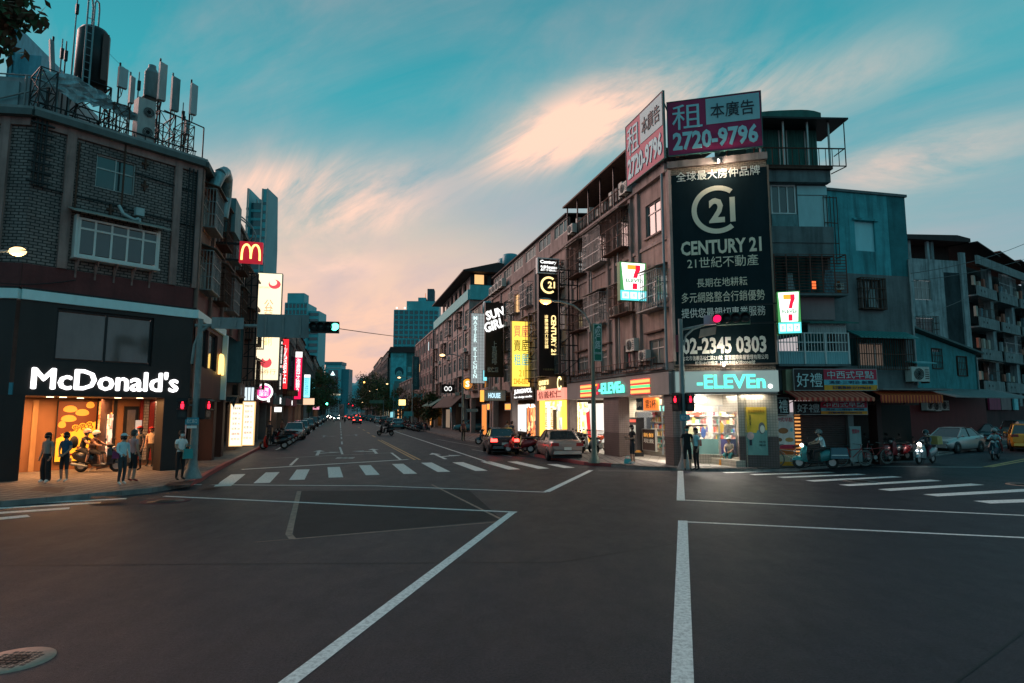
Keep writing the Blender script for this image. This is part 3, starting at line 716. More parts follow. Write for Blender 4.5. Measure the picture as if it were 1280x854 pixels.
# side facade, upper floors with cages and rooftop hoods
PNK = concrete('side render brown', (.24, .155, .13), (.03, .022, .02), .7)
sops = [];
for f in range(2):
 for k in range(4):
  z = 7.7 + f * 2.75; u = 1.0 + k * 2.9; sops.append((u, u + 1.6, z, z + 1.5))
wall(A, MS, -.05, 12.4, 7.45, TOP - .35, sops, PNK); wall(A, MS, -.05, 12.4, 6.52, 7.45, [], REDT, name='red_tile_band', y=-.02)
for i, o in enumerate(sops):
 win(A, MS, *o, 2, .7, ALU, GLASS_C); cage(A, MS, o[0] - .1, o[1] + .1, o[2] - .1, o[3] + .1, .5, RUST if i % 2 else STEEL, hood=mat('hood sheet', (.14, .12, .10), .7), bars=.2)
for k in range(5): slab(A, MS, .02 + k * 2.9, .3 + k * 2.9, -.14, 0, 6.55, TOP - .35, PNK, 'pilaster')
slab(A, MS, -.05, 12.4, -.02, .1, 10.2, 10.4, PNK, 'string_course')
# ribbed ventilation duct climbing over the side parapet
b = MB(MS); b.tube([(1.2, -.3, 12.2), (1.4, -.5, 12.9), (1.9, -.6, 13.2), (2.5, -.6, 13.1), (3.0, -.5, 12.4), (3.0, -.4, 11.4)], .26, 10); b.build('vent_duct', mat('duct foil', (.20, .32, .34), .4, .5, .4, 8), A)
b = MB(MS); b.box(4.6, 6.4, -.7, .3, 11.2, 12.9); b.build('rooftop_box', mat('teal sheet', (.10, .24, .26), .6, 0, .3, 4), A)
for dx in (0, .8): b = MB(MS); b.tube([(8.2 + dx, -.2 - .9 * math.sin(math.pi * k / 8), 11.2 + 2.0 * k / 8) for k in range(9)], .04, 6); b.build('bent_pipe', STEEL, A)
# body behind the faces
b = MB(); b.poly([tuple(v) for v in (MA @ Vector((0, .05, TOP - .14)), MS @ Vector((12.4, .05, TOP - .14)), MS @ Vector((12.4, 14, TOP - .14)), M0 @ Vector((-12, 12, TOP - .14)), M0 @ Vector((-12, .05, TOP - .14)), MA @ Vector((UL, .05, TOP - .14)))]); b.build('roof', concrete('roof slab', (.16, .16, .16)), A)
wall(A, MS @ Matrix.Translation((12.4, 0, 0)) @ Matrix.Rotation(R(90), 4, 'Z'), 0, 14, 4, TOP - .35, [], PNK, name='end_wall')
# ---- arcade
for u0, u1 in ((-6.1, -5.35), (-.95, -.1)):
 slab(A, MA, u0, u1, -.18, .5, .13, 2.97, CLAD, 'pillar')
for u in (4.6, 7.0): slab(A, MS, u, u + .6, -.2, .4, .13, 3.1, mat('dark brown pillar', (.05, .022, .018), .4), 'pillar')
slab(A, MS, -.2, 6.1, -.2, .1, 2.9, 3.0, BLACK, 'soffit_edge')
b = MB(); b.poly([tuple(v) for v in (MA @ Vector((-.1, -.15, 2.95)), MA @ Vector((UL, -.15, 2.95)), M0 @ Vector((-12, -.15, 2.95)), MA @ Vector((-12, 6, 2.95)), MA @ Vector((0, 6, 2.95)), MS @ Vector((12, 3.6, 2.95)), MS @ Vector((12, -.15, 2.95)))]); b.build('arcade_ceiling', SOFF, A)
# shop wall set back under the arcade
YB = 3.3; WPY = mat('restaurant wall', (.26, .12, .055), .5, 0, .15, 1.5);
def bk(x0, y0, x1, y1): return FA.rect(x0, y0, x1, y1, YB)
pu0, pu1, pz0, pz1 = bk(70, 502, 118, 576)
wall(A, MA, -11, 1.2, .13, 2.96, [], WPY, y=YB, name='shop_wall')
PO1 = em('poster orange', (1.0, .36, .02), 1.15); POD = em('poster brown', (.16, .03, .005), .9); POL = em('poster amber', (1.0, .30, .03), .9); PRD = em('poster red', (.8, .05, .02), .8)
P = thing('burger_poster', 'large orange lit poster of burgers and numerals on the restaurant wall', 'poster'); P.matrix_world = FA.M @ Matrix.Translation((0, YB, 0));
hh = pz1 - pz0; ww = pu1 - pu0
board(P, I4, pu0, pu1, pz0, pz1, PO1, y=-.02, d=.05, name='poster_sheet', rim=.03, rm=BLACK)
b = MB(); b.prism([(pu0, pz1), (pu1, pz1), (pu1, pz0 + hh * .66), (pu0, pz0 + hh * .38)][::-1], -.085, -.075); b.build('dark_field', POD, P)
for (x, z, s) in ((.30, .86, .36), (.62, .80, .36), (.28, .70, .40), (.82, .93, .22), (.12, .60, .2)):
 b = MB(); cx, cz = pu0 + ww * x, pz0 + hh * z; b.prism([(cx + math.cos(t * math.pi / 8) * ww * s * .5, cz + math.sin(t * math.pi / 8) * hh * .055 * (1.3 if t < 8 else .8)) for t in range(16)], -.1, -.085); b.build('burger_print', POL, P)
text('988', P, None, pu0 + ww * .38, pu0 + ww * .96, pz0 + hh * .47, pz0 + hh * .66, PO1, y=-.09, bold=.03, spin=.28)
text('988', P, None, pu0 + ww * .40, pu0 + ww * .93, pz0 + hh * .485, pz0 + hh * .645, POD, y=-.105, bold=-.012, spin=.28)
text('WOW', P, None, pu0 + ww * .1, pu0 + ww * .36, pz0 + hh * .42, pz0 + hh * .5, PO1, y=-.09, bold=.02, spin=.25)
for x, z in ((.45, .30), (.42, .26)): text('早安套餐', P, None, pu0 + ww * (x - .13), pu0 + ww * (x + .13), pz0 + hh * (z - .02), pz0 + hh * (z + .02), POD, y=-.09)
for x, z, s in ((.75, .36, .07), (.58, .22, .045), (.6, .08, .04)): b = MB(); cx, cz = pu0 + ww * x, pz0 + hh * z; b.prism([(cx + math.cos(t * math.pi / 4) * ww * s, cz + math.sin(t * math.pi / 4) * ww * s) for t in range(8)], -.1, -.085); b.build('seal_print', PRD if s > .05 else POD, P)
# menu strips, doors, red panels, stone strips
def strip(x0, y0, x1, y1, m, name, y=YB - .04, lab=None, cat=None):
 u0, u1, z0, z1 = FA.rect(x0, y0, x1, y1, y); return board(A, MA, u0, u1, z0, z1, m, y=y, d=.05, name=name)
MEN = emn('menu sheet', [(1, .45, .12), (1, .55, .2), (.5, .12, .02), (1, .5, .15), (.9, .35, .08)], .9, 9)
strip(122, 502, 131, 543, MEN, 'menu_panel'); strip(133, 516, 139, 543, MEN, 'menu_panel'); strip(119.5, 498, 121.5, 580, BLACK, 'door_jamb'); strip(131.5, 500, 133, 580, BLACK, 'door_jamb'); strip(140, 500, 144, 580, BLACK, 'door_jamb')
u0, u1, z0, z1 = FA.rect(153, 508, 171, 575, YB - .05)
d_ = slab(A, MA, u0, u1, YB - .1, YB - .04, .14, z1, BLACK, 'entrance_door'); q = MB(); q.box(u0 + .12, u1 - .12, YB - .115, YB - .105, .3, z1 - .15); q.build('pane', mat('door glass', (.12, .10, .09), .1, 0, .4, 2, spec=.8), d_)
q = MB(); q.box(u0 + .45, u0 + .7, YB - .125, YB - .118, 1.5, 2.05); q.build('notice', em('door notice', (.5, .45, .4), .6), d_)
for x0, x1 in ((173, 177), (185, 191)): strip(x0, 500, x1, 575, mat('red panel', (.30, .03, .015), .4), 'red_panel')
for x0, x1 in ((178, 184), (192, 201)): strip(x0, 500, x1, 575, tile('stone strip', (.42, .36, .30), (.34, .28, .24), (.15, .12, .1), .3, .12), 'stone_strip')
strip(38, 500, 45, 590, mat('lit jamb', (.4, .22, .1), .5), 'wall_strip')
DL = em('downlight', (1, .72, .42), 5)
for i, (u, yy) in enumerate(((-4.3, 1.2), (-3.9, 1.2), (-2.2, .9), (-1.5, .7), (-3.0, 2.4), (-8, 1.5))):
 b = MB(); b.box(u - .1, u + .1, yy - .06, yy + .06, 2.925, 2.945); b.build('downlight', DL, A)
for u in (-4.6, -2.2, -7.8): o = lamp(A, MA @ Vector((u, 1.6, 2.9)), 170, (1, .46, .17), 1.4, 'AREA', None, 1.6)
lamp(A, MS @ Vector((3, 1.6, 2.85)), 22, (1, .72, .5), .8, 'AREA')
# dark shop wall on the side arcade with a lit doorway
wall(A, MS, .5, 12.4, .13, 2.96, [], mat('side shop wall', (.09, .05, .045), .5), y=3.2, name='shop_wall')
b = MB(MS); b.box(1.2, 2.4, 3.12, 3.17, .5, 2.3); b.box(4.4, 6.0, 3.12, 3.17, .4, 2.4); b.build('lit_doorway', emn('side doorway', [(.9, .7, .5), (.5, .3, .2), (1, .8, .6), (.3, .2, .15)], .8, 5), A)
# facade clutter: red pipes, black ducts, hooks
for x, y0, y1 in ((100, 178, 265), (158, 172, 258)):
 u, za = FA.at(x, y0, -.1); _, zb = FA.at(x, y1, -.1); pipe(A, MA, [(u, -.1, min(za, TOP)), (u, -.1, zb)], .035, RUST, 'rusty_pipe')
for (a, c) in (((42, 232), (158, 260)), ((160, 262), (248, 285)), ((168, 216), (243, 240))):
 p, q = FA.at(*a, -.08), FA.at(*c, -.08); pipe(A, MA, [(p[0], -.08, p[1]), (q[0], -.08, q[1])], .025, BLACK, 'cable', 5)
for x in (44, 50, 56): u, z = FA.at(x, 190, -.15); pipe(A, MA, [(u, -.15, 12.6), (u, -.15, 10.2)], .035, BLACK, 'cable_duct', 6)
u, z = FA.at(50, 200, -.15)
for k in range(7): b = MB(); b.box(u - .35, u + .35, -.2, -.12, 12.4 - k * .35, 12.45 - k * .35); b.build('cable_rung', BLACK, A)
for (x, y) in ((182, 205), (181, 232), (138, 262)): u, z = FA.at(x, y, -.05); b = MB(); b.box(u - .03, u + .03, -.1, 0, z - .2, z + .2); b.box(u - .12, u + .12, -.08, 0, z - .04, z + .04); b.build('wall_hook', RUST, A)
u, z = FA.at(165, 268, -.2); b = MB(); b.tube([(u - .45, -.15, z + .25), (u - .3, -.2, z - .05), (u + .1, -.2, z - .2), (u + .25, -.2, z - .1), (u + .4, -.15, z - .7)], .06, 7); b.box(u + .1, u + .4, -.3, -.1, z, z + .3); b.build('kinked_hose', mat('pale hose', (.35, .45, .46), .6), A)
for k in range(3): u = FA.at((236, 241, 246)[k], 240, -.2)[0]; pipe(A, MA, [(u, -.18, 12.4), (u, -.18, 7.6)], .03, BLACK, 'cable_duct', 5)
# ================================================================ gear on the left roof
ZR = 12.95
def at_roof(x, y, d): u, z = FA.at(x, y, d); return u, d, z
def lattice(b, u0, u1, y0, y1, z0, z1, r=.03, levels=2):
 C = [(u0, y0), (u1, y0), (u1, y1), (u0, y1)]
 for x, y in C: b.cyl((x, y, z0), (x, y, z1), r, r, 5)
 for k in range(levels + 1):
  z = z0 + (z1 - z0) * k / levels
  for (a, c) in zip(C, C[1:] + C[:1]):
   b.cyl((*a, z), (*c, z), r * .8, r * .8, 5)
   if k < levels: z2 = z0 + (z1 - z0) * (k + 1) / levels; b.cyl((*a, z), (*c, z2), r * .6, r * .6, 4); b.cyl((*c, z), (*a, z2), r * .6, r * .6, 4)
TANK = mat('black tank', (.012, .022, .025), .4, 0, .2, 3)
D1 = 1.6
t = fthing('water_tank', 'tall black cylindrical water tank on a steel lattice on the left roof', 'water tank', FA)
u0, _, zb = at_roof(92, 101, D1); u1, _, zt = at_roof(138, 46, D1); uc, rr = (u0 + u1) / 2, (u1 - u0) / 2
b = MB(); b.lathe([(.01, zt), (rr * .8, zt - .03), (rr, zt - .2), (rr, zb), (.01, zb)], (uc, D1, 0), 24); b.build('tank_body', TANK, t)
b = MB(); lattice(b, uc - rr, uc + rr, D1 - rr, D1 + rr, ZR - .1, zb - .02, .035, 2); b.build('support_frame', BLACK, t)
b = MB(); b.box(uc + .25 * rr, uc + .62 * rr, D1 - rr - .08, D1 - rr - .02, zb + .15, zt - .3); b.build('panel', mat('tank plate', (.10, .07, .065), .7), t)
b = MB()
for dx in (-.55, -.15):
 x = uc + rr * dx - .15; y = D1 - rr - .12; b.tube([(x, y, zb - .8), (x, y, zt + .75), (x + .06, y + .05, zt + .9), (x + .2, y + .25, zt + .95), (x + .3, y + .5, zt + .8), (x + .3, y + .5, zt)], .03, 6)
for k in range(9): b.cyl((uc - rr * .55 - .15, D1 - rr - .12, zb + k * .3), (uc - rr * .15 - .15, D1 - rr - .12, zb + k * .3), .015, .015, 5)
b.build('ladder', mat('teal ladder', (.16, .30, .32), .5), t)
# second steel tank
TEA = mat('pale antenna shell', (.33, .40, .41), .5, 0, .15, 3); DTEA = mat('grey-teal steel', (.16, .23, .24), .5, 0, .3, 4)
t = fthing('steel_tank', 'squat grey-green ribbed tank beside the tall pale antenna on the left roof', 'water tank', FA)
u0, _, zb = at_roof(179, 121, D1); u1, _, zt = at_roof(199, 86, D1); uc, rr = (u0 + u1) / 2, (u1 - u0) / 2
prof = [(.01, zt), (rr * .55, zt), (rr * .55, zt - .12), (rr * .7, zt - .18), (rr, zt - .35)]
for k in range(8): z = zt - .4 - k * (zt - .4 - zb) / 8; prof += [(rr, z), (rr * .95, z - .03)]
b = MB(); b.lathe(prof + [(rr, zb), (.01, zb)], (uc, D1, 0), 18); b.build('tank_body', DTEA, t)
b = MB(); lattice(b, uc - rr * 1.1, uc + rr * 1.1, D1 - rr, D1 + rr, ZR - .1, zb - .02, .03, 2); b.build('support_frame', BLACK, t)
def antenna(x0, y0, x1, y1, label, m=TEA, d=.8, lean=0.0):
 t = fthing('antenna', label, 'antenna', FA, 'panel antennas on the left roof'); u0, _, zb = at_roof(x0, y1, d); u1, _, zt = at_roof(x1, y0, d); w = u1 - u0
 b = MB(); b._add([(u0, d - .08, zb), (u1, d - .08, zb), (u1, d + .1, zb), (u0, d + .1, zb), (u0 + lean, d - .08, zt), (u1 + lean, d - .08, zt - .06), (u1 + lean, d + .1, zt - .06), (u0 + lean, d + .1, zt)], ((0, 3, 2, 1), (4, 5, 6, 7), (0, 1, 5, 4), (1, 2, 6, 5), (2, 3, 7, 6), (3, 0, 4, 7))); b.build('radome', m, t)
 b = MB(); b.cyl((u0 + w * .3, d + .18, ZR - .1), (u0 + w * .3, d + .18, zt + .25), .035, .035, 6); b.box(u0 + w * .2, u0 + w * .4, d + .05, d + .2, zb + .15, zb + .22); b.box(u0 + w * .2, u0 + w * .4, d + .05, d + .2, zt - .4, zt - .33); b.build('mast', BLACK if d < 1 else DTEA, t)
 for k in range(2): b = MB(); b.tube([(u0 + w * (.3 + .3 * k), d, zb), (u0 + w * .5, d + .05, zb - .3), (u0 + w * .2, d + .15, zb - .5)], .015, 5); b.build('cable', BLACK, t)
antenna(63, 53, 72, 92, 'dark tilted panel antenna left of the black water tank', DTEA, lean=-.12)
antenna(147, 87, 160, 108, 'small square pale antenna box on a thin mast right of the black tank', TEA)
antenna(161, 97, 169, 128, 'narrow two-tone antenna between the square box and the ribbed tank', TEA, 1.2)
antenna(197, 81, 209, 124, 'tall pale antenna overlapping the ribbed tank, highest of the right group', mat('antenna grey', (.36, .37, .36), .5))
antenna(213, 99, 225, 137, 'teal-grey antenna just right of the tall pale one', DTEA, 1.2)
antenna(237, 107, 247, 142, 'rightmost narrow antenna above the street corner', TEA, .5)
antenna(231, 152, 236, 167, 'tiny lower antenna below the rightmost narrow one', DTEA, .6)
for (x, y0, label) in ((78, 55, 'thin whip mast left of the black tank'), (83, 58, 'dark knobbed mast touching the black tank'), (97, 0, 'very tall guyed rod rising out of the picture'), (174, 96, 'thin mast between the small antennas'), (229, 134, 'short teal mast near the right roof corner')):
 t = fthing('roof_mast', label, 'mast', FA); u, _, zt = at_roof(x, y0, .9); b = MB(); b.cyl((u, .9, ZR - .1), (u, .9, zt + .2), .035, .02, 6); b.build('rod', DTEA if y0 != 58 else BLACK, t)
 b = MB(); b.box(u - .05, u + .05, .8, .9, zt - .6, zt - .2); b.build('clamp', BLACK, t)
# twin-fan condenser
t = fthing('condenser_unit', 'tall pale air conditioner with two round fans on the left roof edge', 'air conditioner', FA)
u0, _, zb = at_roof(168, 172, .4); u1, _, zt = at_roof(193, 130, .4);
b = MB(); b.box(u0, u1, .2, .7, ZR, zt); b.build('casing', mat('condenser shell', (.34, .35, .34), .5, 0, .2, 4), t)
for k in (.28, .72):
 b = MB(); zc = ZR + (zt - ZR) * k; r = (u1 - u0) * .3; c = (u0 + (u1 - u0) * .6, .2, zc); b.lathe([(r, 0), (r, -.02), (r * .3, -.03), (.001, -.03)], c, 18, 0, 'y')
 for q in (.5, .75, 1): b.ring((c[0], .16, c[2]), r * q, .012, 18, 4, 1)
 b.build('fan', [DARK, GREY], t)
# railing of scaffold and the crumpled tarpaulins
t = fthing('roof_scaffold', 'dark open steel scaffold frames along the left roof edge', 'scaffold', FA)
b = MB(); u0 = at_roof(50, 100, .3)[0]; lattice(b, u0, at_roof(72, 100, .3)[0], .3, 1.5, ZR, at_roof(60, 86, .3)[2], .028, 2); b.build('frame', BLACK, t)
b = MB(); lattice(b, at_roof(145, 100, .4)[0], at_roof(165, 100, .4)[0], .4, 1.4, ZR, at_roof(150, 130, .4)[2], .025, 2); b.build('frame', RUST, t)
b = MB(); lattice(b, at_roof(200, 140, .4)[0], at_roof(220, 140, .4)[0], .4, 1.6, ZR, at_roof(200, 138, .4)[2], .028, 2); b.build('frame', BLACK, t)
b = MB(); lattice(b, at_roof(228, 140, .4)[0], at_roof(243, 140, .4)[0], .3, 1.2, ZR, at_roof(236, 157, .4)[2], .022, 3); b.build('frame', RUST, t)
b = MB(); a = at_roof(205, 138, .3); c = at_roof(255, 160, .3); b.tube([(a[0], .3, a[2]), (c[0], .3, c[2]), (c[0], .3, ZR - .3)], .03, 5); b.build('frame', BLACK, t)
b = MB(); n = 14
for k in range(n + 1): u = -5.6 + 5.4 * k / n; b.cyl((u, .15, ZR - .05), (u, .15, ZR + .35), .018, .018, 5)
b.box(-5.65, -.15, .12, .18, ZR + .33, ZR + .37); b.build('low_rail', BLACK, t)
for (x, y, w, label, s) in ((97, 112, 1.5, 'crumpled pale blue tarpaulin hanging under the black tank', 1), (156, 140, .75, 'small crumpled pale sheet left of the twin-fan unit', 2)):
 random.seed(s); u, _, z = at_roof(x, y, .5); nx, nz_ = 12, 8; b = MB(); P = []
 for j in range(nz_ + 1):
  for i in range(nx + 1):
   f = i / nx - .5; g_ = j / nz_ - .5; taper = 1 - abs(f) * .9
   P.append((u + f * w * 1.5, .5 + random.uniform(-.12, .12), z + g_ * w * .62 * taper + random.uniform(-.05, .05) - f * .15))
 b._add(P, [(j * (nx + 1) + i, j * (nx + 1) + i + 1, (j + 1) * (nx + 1) + i + 1, (j + 1) * (nx + 1) + i) for j in range(nz_) for i in range(nx)]);
 tag(b.build('tarpaulin', mat('pale tarpaulin', (.30, .44, .47), .6, 0, .4, 6)), label, 'tarpaulin').matrix_world = FA.M
# pale rooftop boxes behind on the left
t = fthing('rooftop_hut', 'pale boxy rooftop cabin at the left edge behind the scaffold', 'cabin', FA0)
b = MB(); b.box(-4.5, -.6, 1.5, 5, ZR, ZR + 1.9); b.build('wall', mat('cabin sheet', (.26, .31, .33), .6, 0, .2, 2), t)
b = MB(); b.box(-2.6, -1.5, 1.42, 1.49, ZR + .1, ZR + 1.7); b.build('door', mat('cabin door', (.20, .29, .31), .5), t)
b = MB(); b.tube([(-4.5, 1.3, ZR + .1), (-.4, 1.3, ZR + 1.5)], .035, 5); b.tube([(-1.2, 1.3, ZR), (-1.2, 1.3, ZR + 1.9)], .04, 5); b.tube([(-4.5, 1.3, ZR + 1.9), (-.2, 1.3, ZR + 1.9)], .03, 5); b.build('brace', GREY, t)
# ================================================================ right corner building with the convenience store
def clear_glass():
 m = bpy.data.materials.new('clear glass'); m.use_nodes = True; nt = m.node_tree; nt.nodes.clear(); L = nt.links
 t = nt.nodes.new('ShaderNodeBsdfTransparent'); g_ = nt.nodes.new('ShaderNodeBsdfGlossy'); g_.inputs['Roughness'].default_value = .03; x = nt.nodes.new('ShaderNodeMixShader'); x.inputs[0].default_value = .10
 o = nt.nodes.new('ShaderNodeOutputMaterial'); L.new(t.outputs[0], x.inputs[1]); L.new(g_.outputs[0], x.inputs[2]); L.new(x.outputs[0], o.inputs[0]); return m
CLEAR = clear_glass()
RND = concrete('brown mosaic render', (.34, .25, .225), (.05, .035, .03), .6)
RND2 = concrete('greyer render', (.36, .28, .26), (.05, .04, .035), .6)
GRN = concrete('grey-green render', (.16, .19, .195), (.03, .03, .03), .6)
TEALW = concrete('teal washed wall', (.08, .37, .41), (.03, .09, .10), .9)
SGRY = mat('shop fascia grey', (.30, .27, .26), .5, 0, .1, 2)
TILEP = tile('pillar tile', (.23, .175, .165), (.21, .16, .15), (.12, .09, .085), .1, .1, .008, .4, .3, 0, .2)
TILED = tile('pillar tile dark', (.12, .085, .08), (.11, .075, .07), (.06, .045, .04), .1, .1, .008, .4, .3, 0, .2)
TILEC = tile('cream wall tile', (.42, .37, .31), (.38, .34, .28), (.22, .2, .17), .11, .11, .009, .4, .3, 0, .15)
B = fthing('store_building', 'brown corner apartment block over the convenience store with a tall dark billboard', 'building', FF)
SD = rel(FF, FS); RT = 13.0; SL = -12.6
# ---- side facade along the street
ops = []; wins = []
def orect(F, x0, y0, x1, y1): r = F.rect(x0, y0, x1, y1); return r
top_w = orect(FS, 807, 252, 826, 294)
spec = [(top_w, 2, 'w'), (orect(FS, 765, 272, 788, 312), 2, 'c'), (orect(FS, 741, 292, 760, 330), 2, 'c'), (orect(FS, 719, 310, 733, 343), 2, 'c'),
  (orect(FS, 810, 344, 834, 384), 2, 'c'), (orect(FS, 775, 358, 795, 390), 2, 'c'), (orect(FS, 742, 372, 760, 404), 2, 'c'), (orect(FS, 719, 384, 733, 412), 2, 'c'),
  (orect(FS, 812, 424, 830, 460), 2, 'w'), (orect(FS, 780, 430, 800, 462), 2, 'a'), (orect(FS, 751, 438, 764, 464), 2, 'w'), (orect(FS, 722, 446, 735, 466), 2, 'w')]
ops = [s[0] for s in spec]
wall(B, SD, SL, 0, 4.55, RT, ops, RND); wall(B, SD, SL, 0, 4.15, 4.55, [], GRN, name='dark_band', y=.05)
HOODM = mat('hood sheet', (.14, .12, .10), .7)
for i, (o, c, k) in enumerate(spec):
 win(B, SD, *o, c, .7, ALU, GLASS_C if i % 3 else GLASS)
 if k == 'c': cage(B, SD, o[0] - .15, o[1] + .1, o[2] - .15, o[3] + .1, .55, RUST if i % 2 else STEEL, hood=HOODM, bars=.16)
 else:
  slab(B, SD, o[0] - .08, o[1] + .08, -.12, 0, o[2] - .09, o[2] - .02, RND, 'window_sill')
 if k in 'wc' and i: slab(B, SD, o[0] - .2, o[1] + .2, -.18, 0, o[3] + .3, o[3] + .37, RUST, 'drip_ledge')
ac(B, SD, FS.at(788, 444)[0] + .3, 5.3, -.05, 1.1); ac(B, SD, FS.at(806, 458)[0], 4.75, -.05, .9); ac(B, SD, FS.at(768, 372)[0], 7.3, -.05, .9)
for x in (842, 801, 792, 770, 762, 738, 716):
 u = FS.at(x, 400)[0]; slab(B, SD, u - .13, u + .13, -.13, 0, 4.55, RT, RND2, 'pilaster')
pipe(B, SD, [(-.25, -.2, RT), (-.25, -.2, 4.2)], .06, mat('grey-blue pipe', (.26, .32, .34), .5)); pipe(B, SD, [(-5.0, -.18, RT), (-5.0, -.18, 4.4)], .045, STEEL); pipe(B, SD, [(-8.6, -.18, 12), (-8.6, -.18, 4.4)], .045, STEEL)
for z in (7.25, 10.0): slab(B, SD, SL, -.02, -.07, 0, z, z + .16, RND2, 'string_course')
slab(B, SD, SL, 0, -.25, .6, 4.15, 4.2, BLACK, 'ledge')
for k in range(9): slab(B, SD, SL + 1.2 + k * 1.3, SL + 1.27 + k * 1.3, -.5, 0, 4.5, 4.56, RUST, 'awning_arm')
b = MB(SD);
for k in range(40): x = SL + .3 + k * .3; b.box(x, x + .02, -.52, -.5, 4.25, 4.75)
b.box(SL + .2, -.6, -.52, -.5, 4.75, 4.78); b.box(SL + .2, -.6, -.52, -.5, 4.25, 4.28); b.build('rusty_rail', RUST, B)
# parapet terrace with a light roof, railings and clutter
slab(B, SD, SL, -3.2, -.2, 0, RT, RT + .12, RND2, 'terrace_slab'); railing(B, SD, SL, -4.0, RT + .12, RT + .95, -.1, RUST, .35, rr=.02)
b = MB(SD); b.prismx([(-.4, RT + 2.35), (-.4, RT + 2.45), (4.5, RT + 2.9), (4.5, RT + 2.8)], SL - .05, -3.1); b.build('terrace_roof', mat('rusty roof sheet', (.15, .09, .07), .8, 0, .4, 5), B)
for k in range(6): x = SL + .1 + k * 1.75; slab(B, SD, x - .035, x + .035, -.15, -.08, RT + .1, RT + 2.36, BLACK, 'post')
wall(B, SD, SL, -3.2, RT + .1, RT + 2.7, [(SL + 1, SL + 2.4, RT + .9, RT + 2), (SL + 4, SL + 6, RT + .8, RT + 2)], mat('terrace back wall', (.09, .075, .07), .8), y=1.6, name='terrace_wall')
random.seed(3)
for k in range(14):
 x = SL + .5 + k * .62; h_ = random.uniform(.3, .9); c = random.choice([(.5, .4, .35), (.12, .3, .32), (.35, .12, .08), (.6, .6, .55), (.2, .2, .2)])
 b = MB(SD); b.box(x, x + random.uniform(.2, .5), .05, .35, RT + .5, RT + .5 + h_); b.build('terrace_clutter', mat('clutter %d' % (k % 5), c, .7), B)
ac(B, SD, -4.1, RT + .25, -.15, 1.0); ac(B, SD, -11.6, RT + .3, -.15, 1.0)
# ---- front face with the billboard
BBX = mat('worn frame strip', (.26, .18, .14), .8, 0, .35, 3)
wall(B, I4, 0, 4.05, 4.1, RT + .1, [], tile('cream brick', (.33, .26, .2), (.28, .22, .17), (.1, .08, .07), .2, .08, .012, .6), name='wall')
slab(B, I4, -.05, 4.1, -.2, 3, RT + .1, RT + .4, RND2, 'parapet')
slab(B, SD, -3.2, .0, -.2, .4, RT, RT + .4, RND2, 'parapet')
bu = FF.rect(838, 211, 958, 203); x0 = FF.at(840, 300)[0]; x1 = FF.at(962, 300)[0]; zb0 = FF.at(905, 455)[1]; zb1 = 12.75
NAVY = mat('billboard navy', (.010, .022, .027), .7, 0, .25, 1.5, spec=.08)
BB = fthing('property_billboard', 'tall dark navy property billboard with a ringed number on the corner block', 'billboard', FF)
board(BB, I4, x0, x1, zb0, zb1, NAVY, y=-.08, d=.1, name='billboard_sheet', rim=.07, rm=BBX)
CR = mat('cream lettering', (.80, .70, .54), .6, 0, .08, 2); CRW = mat('warm white lettering', (.80, .78, .72), .6, 0, .06, 2)
def bt(s, X0, Y0, X1, Y1, m=CR, bold=.012, **k):
 a = FF.rect(X0, Y0, X1, Y1, -.19); return text(s, BB, I4, a[0], a[1], a[2], a[3], m, y=-.181, bold=bold, **k)
bt('全球最大房仲品牌', 845, 211, 950, 223, CRW, .03)
cx, cz = FF.at(896.5, 262, -.19); rr = abs(FF.at(896, 232, -.19)[1] - FF.at(896, 292, -.19)[1]) / 2
def cring(parent, cx, cz, R1, R0, m, y, a0=52, a1=308, M=None):
 b = MB(M); n = 30
 for k in range(n):
  t0 = R(a0 + (a1 - a0) * k / n); t1 = R(a0 + (a1 - a0) * (k + 1) / n)
  b.quad((cx + R0 * math.cos(t1), y, cz + R0 * math.sin(t1)), (cx + R0 * math.cos(t0), y, cz + R0 * math.sin(t0)), (cx + R1 * math.cos(t0), y, cz + R1 * math.sin(t0)), (cx + R1 * math.cos(t1), y, cz + R1 * math.sin(t1)))
  b.quad((cx + R1 * math.cos(t0), y, cz + R1 * math.sin(t0)), (cx + R1 * math.cos(t0), y + .02, cz + R1 * math.sin(t0)), (cx + R1 * math.cos(t1), y + .02, cz + R1 * math.sin(t1)), (cx + R1 * math.cos(t1), y, cz + R1 * math.sin(t1)))
 return b.build('ring_emblem', m, parent)
cring(BB, cx, cz, rr, rr * .80, CR, -.2); bt('21', 886, 247, 919, 278, CR, .05)
bt('CENTURY 21', 851, 299, 952, 317, CR, .03); bt('21世紀不動產', 859, 320, 948, 334, CR, .02); bt('長期在地耕耘', 871, 347, 934, 358, CR, .02)
bt('多元網路整合行銷優勢', 852, 364, 956, 377, CR, .02); bt('提供您最親切專業服務', 852, 384, 957, 396, CRW, .02)
PH = em('lamp-lit cream lettering', (.62, .52, .36), .5)
bt('02-2345 0303', 853, 421, 958, 442, CRW, .035); bt('台北市信義區松仁路211號  富寶國際房屋管理有限公司', 853, 444, 960, 450, CRW, .02); bt('松信101加盟店  104北市經紀證00048號', 869, 451, 944, 456, CRW, .02)
